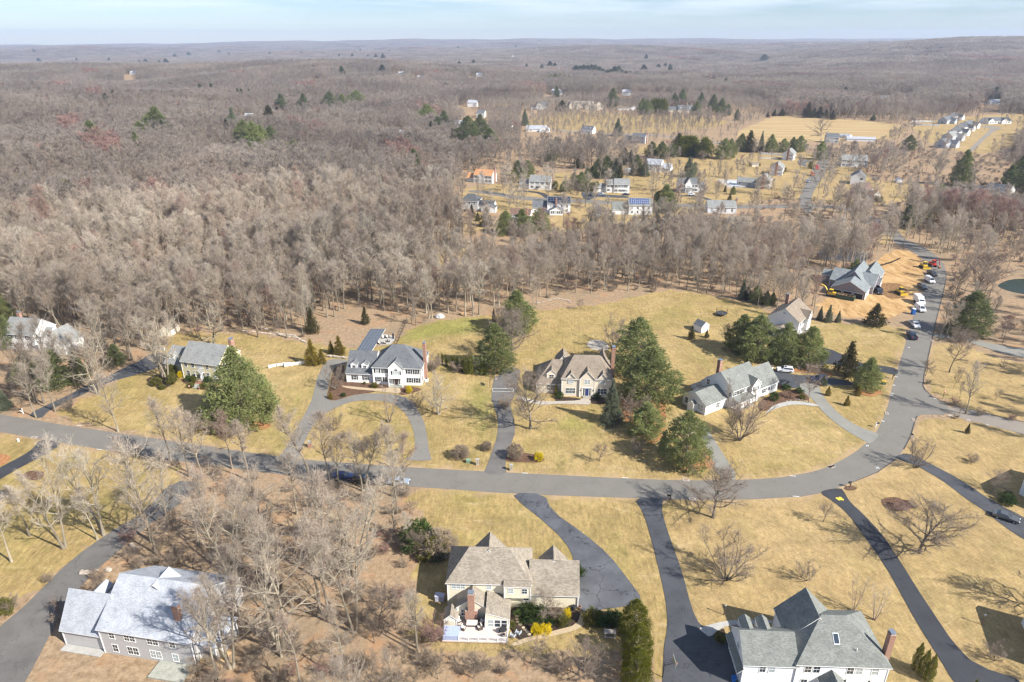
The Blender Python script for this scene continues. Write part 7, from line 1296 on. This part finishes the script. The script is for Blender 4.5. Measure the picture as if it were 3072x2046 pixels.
def hoop(label,p,rz):
    return item('basketball_hoop',label,'basketball hoop',p,[('post',PLA,lambda q:q.tube([(0,0,0),(0,0,3.2)],.08,6,0,True)),('arm',PLA,lambda q:(q.tube([(0,0,3.1),(1.5,0,3.5)],.05,4),q.tube([(0,0,2.5),(1.5,0,3.1)],.05,4),q.tube([(0,.25,3.1),(1.5,.4,3.5)],.04,4),q.tube([(0,-.25,3.1),(1.5,-.4,3.5)],.04,4))),('backboard',mat('backboard',(.30,.36,.36),.15,.05),lambda q:q.box(1.5,-.9,2.95,1.55,.9,4.0)),('rim',PT['orange'],lambda q:[q.tube([(1.85+.23*math.cos(i_*.524),.23*math.sin(i_*.524),3.05),(1.85+.23*math.cos((i_+1)*.524),.23*math.sin((i_+1)*.524),3.05)],.02,4) for i_ in range(12)]),
     ('net',TRIM,lambda q:[q.tube([(1.85+.23*math.cos(i_*.524),.23*math.sin(i_*.524),3.04),(1.85+.13*math.cos(i_*.524+.4),.13*math.sin(i_*.524+.4),2.6)],.008,3) for i_ in range(12)])],rz)
hoop('basketball hoop on a black post beside the court by the arborvitae pair',at(c4,828,1412),8); hoop('basketball hoop over the dark drive at the bottom edge',at(c11,145,1062),2)
e=item('court_net','low white framed net standing on the basketball drive','net',at(c4,860,1455),[('frame',TRIM,lambda q:(q.tube([(0,0,0),(0,0,1.)],.05,5),q.tube([(6,0,0),(6,0,1.)],.05,5),q.tube([(0,0,1.),(6,0,1.)],.04,5),q.tube([(0,0,.05),(6,0,.05)],.04,5))),('mesh',mat('net_grey',(.3,.32,.34),.9),lambda q:[q.tube([(i_*.15,0,.05),(i_*.15,0,1.)],.006,3) for i_ in range(40)])],-2)
def mailbox(label,p,rz,white=True,dbl=False):
    pm=TRIM if white else DKW
    item('mailbox',label,'mailbox',p,[('post',pm,lambda q:(q.box(-.07,-.07,0,.07,.07,1.35),q.box(-.06,-.05,.95,.6,.05,1.05),q.prism([(-.05,.4),(.05,.4),(.5,.95),(.4,.95)],-.04,.04))),('box',PLA,lambda q:q.prism([(.05,1.06),(.65,1.06),(.65,1.25),(.55,1.33),(.15,1.33),(.05,1.25)],-.12,.12))],rz,scale=1.15)
mailbox('white mailbox post at the far left street corner',at(c1,275,1415),200); mailbox('white mailbox post beside the gravel drive mouth',at(c8,683,912),0); mailbox('white mailbox post on the inner curve opposite',at(c8,1018,1018),150); mailbox('dark mailbox post in a round bed by the yellow painted drive',at(c16,1915,238),200,False); mailbox('dark mailbox on the verge beside the straight dark drive',at(c16,325,355),190,False); mailbox('dark mailbox near the blue black drive mouth',at(c8,835,475),20,False)
def lamp(label,p): item('lamp_post',label,'lamp post',p,[('post',DKW,lambda q:q.tube([(0,0,0),(0,0,1.9)],[.1,.07],6)),('lantern',MET,lambda q:(q.tube([(0,0,1.9),(0,0,2.25)],[.1,.15],6,0,True),q.tube([(0,0,2.25),(0,0,2.42)],[.18,.02],6,0,True)))])
lamp('wooden lamp post on the lower right lawn',at(c12,988,1185)); lamp('thin lamp post above the concrete walk',at(c11,700,497))
def basin(label,p,rz): item('catch_basin',label,'drain',p+Vector((0,0,.05)),[('curb_slab',MATS['concrete'],lambda q:q.box(-.75,-.45,0,.75,.45,.07)),('grate',MATS['rusty_steel'],lambda q:q.box(-.45,-.25,.07,.45,.25,.085))],rz)
for l_,p,rz in (('drain with pale slab on the street edge below the lichened tree',at(c13,345,447),-8),('drain on the north street edge above the black car',at(c14,1508,392),-4),('drain on the north street edge below the corner pine',at(c16,465,180),-3),('drain on the south street edge beside the overhanging tree',at(c16,522,347),-3),('drain on the inside of the street bend',at(c16,1750,57),25),('drain on the west road edge by the triangle lawn',at(c8,783,785),75),('drain at the inner corner of the side road',at(c8,1030,848),75),('drain on the east road edge by the gravel lane',at(c8,1190,127),80),('drain on the east road edge by the parked trucks',at(c7,1722,510),80),('drain on the inner bend west of the corner',at(c8,288,1268),20)): basin(l_,p,rz)
def fence(name,label,pts,hh_=1.1,m_=TRIM,picket=True,cat='fence',gap=.16,pw=.1):
    p=[P(q) for q in pts]; e=thing(name,label,cat,p[0]); o=p[0]; q=M(); n=0
    for a,b in zip(p,p[1:]):
        a=a-o;b=b-o; L_=(b-a).length; d=(b-a)/L_; nr=Vector((-d.y,d.x,0))
        for z in (.25,hh_-.15):
            c=[a+nr*.03,a-nr*.03,b-nr*.03,b+nr*.03]; k=len(q.v); q.v+=[tuple(v+Vector((0,0,z))) for v in c]+[tuple(v+Vector((0,0,z+.09))) for v in c]
            for f in ((0,1,2,3),(7,6,5,4),(0,3,7,4),(1,5,6,2)): q.f.append(tuple(k+i_ for i_ in f)); q.m.append(0)
        for i_ in range(int(L_/gap)):
            c=a+d*gap*(i_+.5); w2=d*pw*.5; q.poly([tuple(c-w2+nr*.045+Vector((0,0,.08))),tuple(c+w2+nr*.045+Vector((0,0,.08))),tuple(c+w2+nr*.045+Vector((0,0,hh_))),tuple(c-w2+nr*.045+Vector((0,0,hh_)))])
        np_=max(1,round(L_/2.4))
        for i_ in range(np_+1): 
            c=a+d*L_*i_/np_; t=M(); t.box(c.x-.09,c.y-.09,0,c.x+.09,c.y+.09,hh_+.12); t.box(c.x-.12,c.y-.12,hh_+.12,c.x+.12,c.y+.12,hh_+.18); t.build('post',m_,e)
    q.build('rails',m_,e); return e
fence('picket_fence','white picket fence running from the huge pine to the golden cedars',c2(1600,635,1700,610,1900,590)+c3(50,705,370,655)); fence('picket_fence','short white fence behind the yellow house wing',c2(-60,340,0,365,170,385,235,400))
fence('vinyl_fence','long white fence of the pool yard by the gable houses',f3(520,640,770,655),1.8,TRIM,gap=.22,pw=.2); fence('vinyl_fence','low white fence in front of the pool yard',f3(515,690,715,700),1.3,TRIM,gap=.25,pw=.2)
fence('vinyl_fence','white privacy fence on the slope left of the upper lane',f1(720,515,800,485,862,455),1.8,TRIM,gap=.25,pw=.24); fence('vinyl_fence','curved white fence at the far end of the new subdivision',f4(660,245,900,250),2,TRIM,gap=.4,pw=.38); fence('vinyl_fence','long white fence behind the new house row',f4(640,275,760,285,960,293),2,TRIM,gap=.4,pw=.38)
fence('wire_fence','dark fence running uphill beside the pool terrace',c3(1530,400,1660,100),1.2,DKW,gap=.5,pw=.05)
fence('silt_fence','low black silt fence curving behind the new house',c7(740,362,900,335,1020,300,1130,250),.7,NETM,gap=.3,pw=.29)
# stone wall, boulder, logs
def rocks(name,label,pts,n,r0,r1,cat='wall',m_=STONE,seed=1,layers=2):
    p=[P(q) for q in pts]; r_=random.Random(seed); q=M(); o=p[0]
    for i_ in range(n):
        t=r_.random()*(len(p)-1); k=min(int(t),len(p)-2); c=p[k].lerp(p[k+1],t-k)-o; s_=r_.uniform(r0,r1); q.blob((c.x+r_.uniform(-.25,.25),c.y+r_.uniform(-.25,.25),s_*.4+r_.random()*.35*(layers-1)),(s_,s_*.8,s_*.55),6,4,0,.15,r_)
    ob=q.build(name,m_,None,loc=o); tag(ob,label,cat)
rocks('stone_wall','dry stone wall at the head of the turning area',c3(630,565,880,590),90,.25,.45); rocks('stone_wall','tumbled field stone wall at the wood edge behind the yellow house lawn',c2(1240,140,1500,170,1750,200,2000,240),90,.2,.5,seed=2,layers=1); rocks('stone_wall','tumbled stone wall along the trees above the white fence',c3(-400,130,0,270,180,290,330,380),80,.2,.5,seed=5,layers=1)
rocks('stone_pile','pale rocks strewn on the leaf litter slope',c4(1430,310,1700,240,1900,290),60,.15,.45,'rocks',seed=3,layers=1); rocks('stone_border','stone edging of the bed along the curved walk',c6(1190,1460,1400,1350,1560,1330,1720,1370),60,.12,.22,'stone edging',seed=6,layers=1)
rocks('rocks','pale boulders beside the lower left drive',c10(740,385,850,365,1260,330,1330,290),9,.4,.9,'rocks',seed=7,layers=1); rocks('rocks','stacked stones in the leaf litter above the silvery roof',c10(1230,110,1270,165),14,.3,.5,'rocks',seed=8,layers=2)
q=M(); q.blob((0,0,.3),(1.9,1.3,1.2),9,6,0,.12,random.Random(2)); tag(q.build('boulder',mat('granite',(.42,.42,.40),.9,.2,2,bump=.5),None,loc=at(c4,170,488)),'big pale boulder at the edge of the green back lawn','boulder')
e=thing('log_pile','stack of cut logs on a rack beside the boulder','log pile',at(c4,420,455)); q=M(); [q.tube([(.3*i_*.0+j_*.0,0,0),(0,0,0)],.1,3) for i_ in () for j_ in ()]
for k in range(3): 
    q=M(); [q.tube([(0+.02*i_,-.25+0.24*i_,.2+k*.22),(2.8,-.25+.24*i_,.2+k*.22)],.11,6,0,True) for i_ in range(3)]; q.build('log_row',mat('cut_log',(.45,.3,.17),.9,.25),e)
# pillars, boxes, sign
for l_,p in (('small stone pillar left of the basketball drive mouth',P(c5(-235,1375)[0])),('pale stone pillar right of the basketball drive mouth',at(c5,117,1432))): item('stone_pillar',l_,'pillar',p,[('pier',STONE,lambda q:q.box(-.35,-.3,0,.35,.3,1.5)),('cap',MATS['concrete'],lambda q:q.box(-.42,-.37,1.5,.42,.37,1.62))])
for l_,p,rz in (('brick mailbox pier at the left mouth of the circular drive',at(c14,1110,205),0),('brick mailbox pier at the right mouth of the circular drive',at(c14,2040,255),0)): item('brick_pillar',l_,'pillar',p,[('pier',BRK,lambda q:q.box(-.4,-.4,0,.4,.4,1.5)),('cap',MATS['concrete'],lambda q:q.box(-.46,-.46,1.5,.46,.46,1.6))])
item('utility_box','orange topped utility box on the verge by the small pine','utility box',at(c8,755,520),[('cabinet',PT['green'],lambda q:q.box(-.5,-.4,0,.5,.4,.9)),('lid',mat('lid_orange',(.62,.36,.06),.6),lambda q:q.box(-.6,-.5,.9,.6,.5,1.1))])
item('utility_box','green utility box beside the left stone pillar','utility box',P(c5(-330,1350)[0]),[('cabinet',mat('utility_green',(.16,.24,.17),.6),lambda q:q.box(-.5,-.4,0,.5,.4,.8)),('lid',mat('utility_green2',(.2,.3,.22),.6),lambda q:q.box(-.53,-.43,.8,.53,.43,.88))])
item('hydrant','white hydrant on the left verge','hydrant',at(c13,188,487),[('body',TRIM,lambda q:q.tube([(0,0,0),(0,0,.6),(0,0,.7)],[.17,.15,.03],8)),('nozzle',TRIM,lambda q:q.tube([(-.25,0,.45),(.25,0,.45)],.07,6,0,True))],scale=1.3)
item('road_sign','red yield sign on a wooden post at the side road corner','sign',at(c8,1288,655),[('post',DKW,lambda q:q.box(-.05,-.05,0,.05,.05,2.4)),('panel',PT['red'],lambda q:q.prism([(-.45,2.4),(.45,2.4),(0,1.65)],-.09,-.055)),('centre',TRIM,lambda q:q.prism([(-.24,2.3),(.24,2.3),(0,1.9)],-.10,-.091))],40,scale=1.15)
# garden house furniture
def adir(label,p,rz,m_=mat('chair_grey',(.48,.52,.55),.6)): item('adirondack_chair',label,'chair',p,[('seat',m_,lambda q:[q.box(-.3,-.3+i_*.1,.36-i_*.02,.3,-.22+i_*.1,.39-i_*.02) for i_ in range(6)]),('backrest',m_,lambda q:[q.prism([(.25+.0,.3),(.3,.3),(.62,1.15-abs(i_-2)*.06),(.57,1.15-abs(i_-2)*.06)],-.3+i_*.12,-.2+i_*.12,0,lambda a,b,c:(b,a,c)) for i_ in range(5)]),('armrest',m_,lambda q:q.box(-.42,-.4,.55,-.3,.4,.59)),('armrest',m_,lambda q:q.box(.3,-.4,.55,.42,.4,.59)),('leg',m_,lambda q:q.box(-.4,-.38,0,-.33,-.28,.55)),('leg',m_,lambda q:q.box(.33,-.38,0,.4,-.28,.55))],rz,scale=1.15)
adir('left of two grey adirondack chairs beside the deck',at(c9,925,1030),160); adir('right of two grey adirondack chairs beside the deck',at(c9,975,1005),160)
WK=mat('wicker_dark',(.09,.07,.06),.8,.2,8); CU=mat('cushion_cream',(.66,.62,.54),.9,.06,4)
def seat(label,p,rz,w_,name='patio_chair',cat='chair'):
    item(name,label,cat,p,[('frame',WK,lambda q:(q.box(-w_/2,-.4,0,w_/2,.4,.32),q.box(-w_/2,.28,.32,w_/2,.42,.85),q.box(-w_/2,-.4,.32,-w_/2+.14,.28,.58),q.box(w_/2-.14,-.4,.32,w_/2,.28,.58)))]+[('seat_cushion',CU,lambda q,i_=i_:q.box(-w_/2+.16+i_*.64,-.38,.325,-w_/2+.16+i_*.64+.6,.27,.46)) for i_ in range(max(1,int((w_-.28)/.62)))]+[('back_cushion',CU,lambda q,i_=i_:q.box(-w_/2+.16+i_*.64,.13,.465,-w_/2+.16+i_*.64+.6,.275,.92)) for i_ in range(max(1,int((w_-.28)/.62)))],rz)
up=Vector((0,0,.46)); D9=lambda u,v:P(c9(u,v)[0],.46)
seat('cream cushioned sofa against the brick fireplace',D9(548,915),-2,2.25,'patio_sofa','sofa'); seat('left wicker armchair facing across the deck',D9(462,950),70,.95); seat('right wicker armchair near the sunroom',D9(620,945),-70,.95); seat('wicker armchair beside the sofa, by the grill',D9(632,905),-40,.95); seat('pale lounge chair at the shed side of the deck',D9(420,880),30,.9)
item('grill','black covered grill beside the fireplace','grill',D9(632,840),[('body',PLA,lambda q:q.box(-.5,-.3,.1,.5,.3,.9)),('lid',BLK,lambda q:q.prism([(-.3,.9),(.3,.9),(.25,1.2),(-.1,1.25)],-.5,.5,0,lambda a,b,c:(b,a,c)))]); item('air_conditioner','grey air conditioning unit behind the family room','air conditioner',at(c9,398,815),[('case',mat('ac_grey',(.35,.36,.37),.5),lambda q:q.box(-.45,-.45,0,.45,.45,.9)),('fan',PLA,lambda q:q.tube([(0,0,.9),(0,0,.95)],.36,12,0,True))])
item('outdoor_dining_set','dark metal table with chairs at the deck railing','patio table',D9(835,985),[('table_top',PLA,lambda q:q.tube([(0,0,.72),(0,0,.75)],.6,14,0,True)),('leg',PLA,lambda q:q.tube([(0,0,0),(0,0,.72)],.06,6))]); [item('metal_chair',l_,'chair',D9(*p_),[('seat',PLA,lambda q:q.box(-.22,-.22,.42,.22,.22,.46)),('backrest',PLA,lambda q:q.box(-.22,.2,.46,.22,.24,.95))]+[('leg',PLA,lambda q,a=a,b=b:q.box(a-.02,b-.02,0,a+.02,b+.02,.42)) for a in (-.2,.2) for b in (-.2,.2)],rz) for l_,p_,rz in (('metal chair behind the round deck table',(830,945),0),('metal chair left of the round deck table',(808,985),90),('metal chair before the round deck table',(840,1020),180))]
q=M(); q.box(0,0,0,2.7,2.2,.95); tag(q.build('tarp_cover',mat('tarp_blue_grey',(.34,.40,.58),.45,.12,3),None,loc=D9(275,1055),rz=R(-2)),'blue grey tarp covered box at the deck end below the shed','covered box')
q=M(); q.box(-.8,-.5,0,.8,.5,1.0); q.prism([(-.85,1.0),(.85,1.0),(.85,1.15),(-.85,1.25)],-.55,.55); tag(q.build('storage_box',mat('storage_lilac',(.42,.42,.52),.6),None,loc=at(c9,248,680),rz=R(-5)),'lilac lidded storage box in the shade beside the cream house','storage box')
item('picnic_table','weathered wooden picnic table in the arborvitae shade','table',at(c9,1825,1010),[('table_top',WD_,lambda q:[q.box(-1,-.5+i_*.21,.8,1,-.32+i_*.21,.85) for i_ in range(5)]),('bench',WD_,lambda q:q.box(-1,-.95,.42,1,-.7,.46)),('bench',WD_,lambda q:q.box(-1,.7,.42,1,.95,.46)),('legs',WD_,lambda q:(q.box(-.8,-.8,0,-.7,.8,.8),q.box(.7,-.8,0,.8,.8,.8)))],-3)
for i_,(u,v) in enumerate(((965,838),(972,890),(995,913),(1022,943),(1042,962),(1060,982),(1078,1003),(965,865))):
    c=at(c9,u,v); r_=random.Random(i_); q=M(); pr_=[(.35*r_.uniform(.8,1.1)*math.cos(k),.28*r_.uniform(.8,1.1)*math.sin(k)) for k in [t*math.tau/7 for t in range(7)]]; k=len(q.v); q.poly([(a,b,.06) for a,b in pr_]); [q.poly([(pr_[t][0],pr_[t][1],.06),(pr_[t-1][0],pr_[t-1][1],.06),(pr_[t-1][0],pr_[t-1][1],0),(pr_[t][0],pr_[t][1],0)]) for t in range(7)]
    tag(q.build('stepping_stone',mat('step_stone',(.52,.42,.28),.9,.15,3),None,loc=c+Vector((0,0,.09))),'tan stepping stone in the path beside the deck','stepping stone','stepping stones through the dark mulch')
item('clay_pot','terracotta planter by the garage corner on the worn drive','plant pot',at(c9,1545,765),[('pot',mat('terracotta',(.5,.3,.2),.8),lambda q:q.tube([(0,0,0),(0,0,.6)],[.2,.34],10,0,True)),('soil',MATS['mulch_dark'],lambda q:q.tube([(0,0,.6),(0,0,.62)],.28,10,0,True))]); item('rain_barrel','black barrel against the cream garage wall','barrel',at(c9,1488,775),[('barrel',PLA,lambda q:q.tube([(0,0,0),(0,0,.5),(0,0,1.0)],[.3,.36,.3],12,0,True)),('lid',BLK,lambda q:q.tube([(0,0,1.),(0,0,1.04)],.31,12,0,True))])
item('wheelie_bin','blue bin beside the garage door at the bottom edge','bin',at(c11,785,1100),[('bin',bluep,lambda q:q.prism([(-.25,0),(.25,0),(.33,1.),(-.33,1.)],-.28,.28)),('lid',bluep,lambda q:q.box(-.36,-.31,1.,.36,.31,1.08))])
# white house pool terrace
pc=mat('pool_cover',(.085,.10,.125),.55,.12,2); a,b,c,d=[P(q_) for q_ in c3(1000,500,1185,212,1378,212,1200,500)]
e=thing('swimming_pool','long rectangular swimming pool under a dark gridded cover','swimming pool',a); q=M(); hv=Vector((0,0,.28)); q.poly([tuple(v-a+hv) for v in (a,d,c,b)]); q.build('pool_cover',pc,e); q=M()
for s_ in range(1,5): u_,v_=a.lerp(d,s_/5)-a+hv,b.lerp(c,s_/5)-a+hv; q.tube([u_+Vector((0,0,.01)),v_+Vector((0,0,.01))],.035,4)
for s_ in range(1,8): u_,v_=a.lerp(b,s_/8)-a+hv,d.lerp(c,s_/8)-a+hv; q.tube([u_+Vector((0,0,.01)),v_+Vector((0,0,.01))],.035,4)
q.build('cover_straps',mat('strap',(.2,.24,.28),.6),e); q=M(); 
for u_,v_ in ((a,b),(b,c),(c,d),(d,a)): q.tube([u_-a+Vector((0,0,.14)),v_-a+Vector((0,0,.14))],.16,4)
q.build('coping',MATS['concrete'],e)
item('outdoor_fireplace','tall dark patio heater column on the pool terrace','patio heater',at(c3,1480,330),[('column',BLK,lambda q:q.box(-.25,-.25,0,.25,.25,2.0)),('cap',MET,lambda q:q.box(-.3,-.3,2.,.3,.3,2.08))])
for i_,(u,v,l_) in enumerate(((1350,325,'left cream lounge chair at the head of the pool terrace'),(1405,320,'right cream lounge chair at the head of the pool terrace'),(1300,400,'lounge chair nearest the white house roof'),(1370,395,'second lounge chair near the white house roof'),(1420,370,'low terrace chair before the dark column'))): seat(l_,at(c3,u,v)+Vector((0,0,.05)),10+i_*25,1.1)
item('air_conditioner','white air conditioning units at the foot of the white house chimney','air conditioner',at(c3,1915,890),[('case',TRIM,lambda q:q.box(-.5,-.45,0,.5,.45,.9)),('fan',PLA,lambda q:q.tube([(0,0,.9),(0,0,.95)],.38,12,0,True))])
for l_,p in (('left flower urn on the flagstone walk end',at(c2,560,890)),('right flower urn on the flagstone walk end',at(c2,692,905))): item('flower_urn',l_,'plant pot',p,[('pot',MATS['terracotta'],lambda q:q.tube([(0,0,0),(0,0,.25),(0,0,.6)],[.2,.12,.32],10,0,True)),('flowers',mat('flowers_pink',(.6,.35,.3),.9,.3,9),lambda q:q.blob((0,0,.68),(.32,.32,.2),8,5,0,.15))])
item('log_ring','ring of split firewood beside the white suv','firewood',at(c6,1215,945),[('ring',MET,lambda q:[q.tube([(1.3*math.cos(t*.39),1.0*math.sin(t*.39),.1),(1.3*math.cos(t*.39+.39),1.0*math.sin(t*.39+.39),.1)],.1,5) for t in range(16)]),('logs',MATS['cut_log'],lambda q:[q.tube([(random.Random(i_).uniform(-.8,.8),-.4,.15+.12*(i_%3)),(random.Random(i_).uniform(-.8,.8),.5,.2+.12*(i_%3))],.1,6,0,True) for i_ in range(14)])])
item('swim_pool_mid','covered pool with pale deck beside the long grey cabin','swimming pool',at(f3,200,985),[('pool_deck',MATS['paving_pale'],lambda q:q.box(-8,-14,0,12,16,.1)),('pool_cover',mat('cover_pale',(.45,.5,.56),.5,.1),lambda q:q.box(-4,-8,.1,8,10,.2))],0)
bpy.data.objects['swim_pool_mid'].name='swimming_pool'
for l_,p,hh_ in (('wooden utility pole beside the far street dark row',at(f2,1052,480),11),('utility pole far up the wooded plain',at(g2,1528,475),26),('pole on the far lawn road',at(g2,1725,472),16)): item('utility_pole',l_,'utility pole',p,[('pole',DKW,lambda q:q.tube([(0,0,0),(0,0,hh_)],[.18,.12],6)),('crossarm',DKW,lambda q:q.box(-1.2,-.08,hh_-1.1,1.2,.08,hh_-.9))])
item('radio_mast','thin radio mast on the far left skyline','mast',P((18,136)),[('mast',MET,lambda q:q.tube([(0,0,0),(0,0,120)],[2.,.8],4)),('antenna',MET,lambda q:q.tube([(0,0,120),(0,0,140)],.4,4))])
item('radio_mast','thin radio mast on the right of centre skyline','mast',P((2088,112)),[('mast',MET,lambda q:q.tube([(0,0,0),(0,0,90)],[1.6,.7],4)),('antenna',MET,lambda q:q.tube([(0,0,90),(0,0,105)],.4,4))])
q=M(); q.box(-60,-150,0,60,150,.05) if False else None
# ---------------------------------------------------------------- air
hz=M(); hz.box(-13000,-420,-45,13000,10600,190); ho=hz.build('haze',bpy.data.materials.new('haze_air')); tag(ho,kind='stuff')
m=bpy.data.materials['haze_air']; m.use_nodes=True; n=m.node_tree; n.nodes.clear(); o_=n.nodes.new('ShaderNodeOutputMaterial'); pv=n.nodes.new('ShaderNodeVolumePrincipled')
pv.inputs['Color'].default_value=(.64,.76,1.0,1); pv.inputs['Density'].default_value=9.0e-5; pv.inputs['Anisotropy'].default_value=.1; n.links.new(pv.outputs[0],o_.inputs['Volume'])
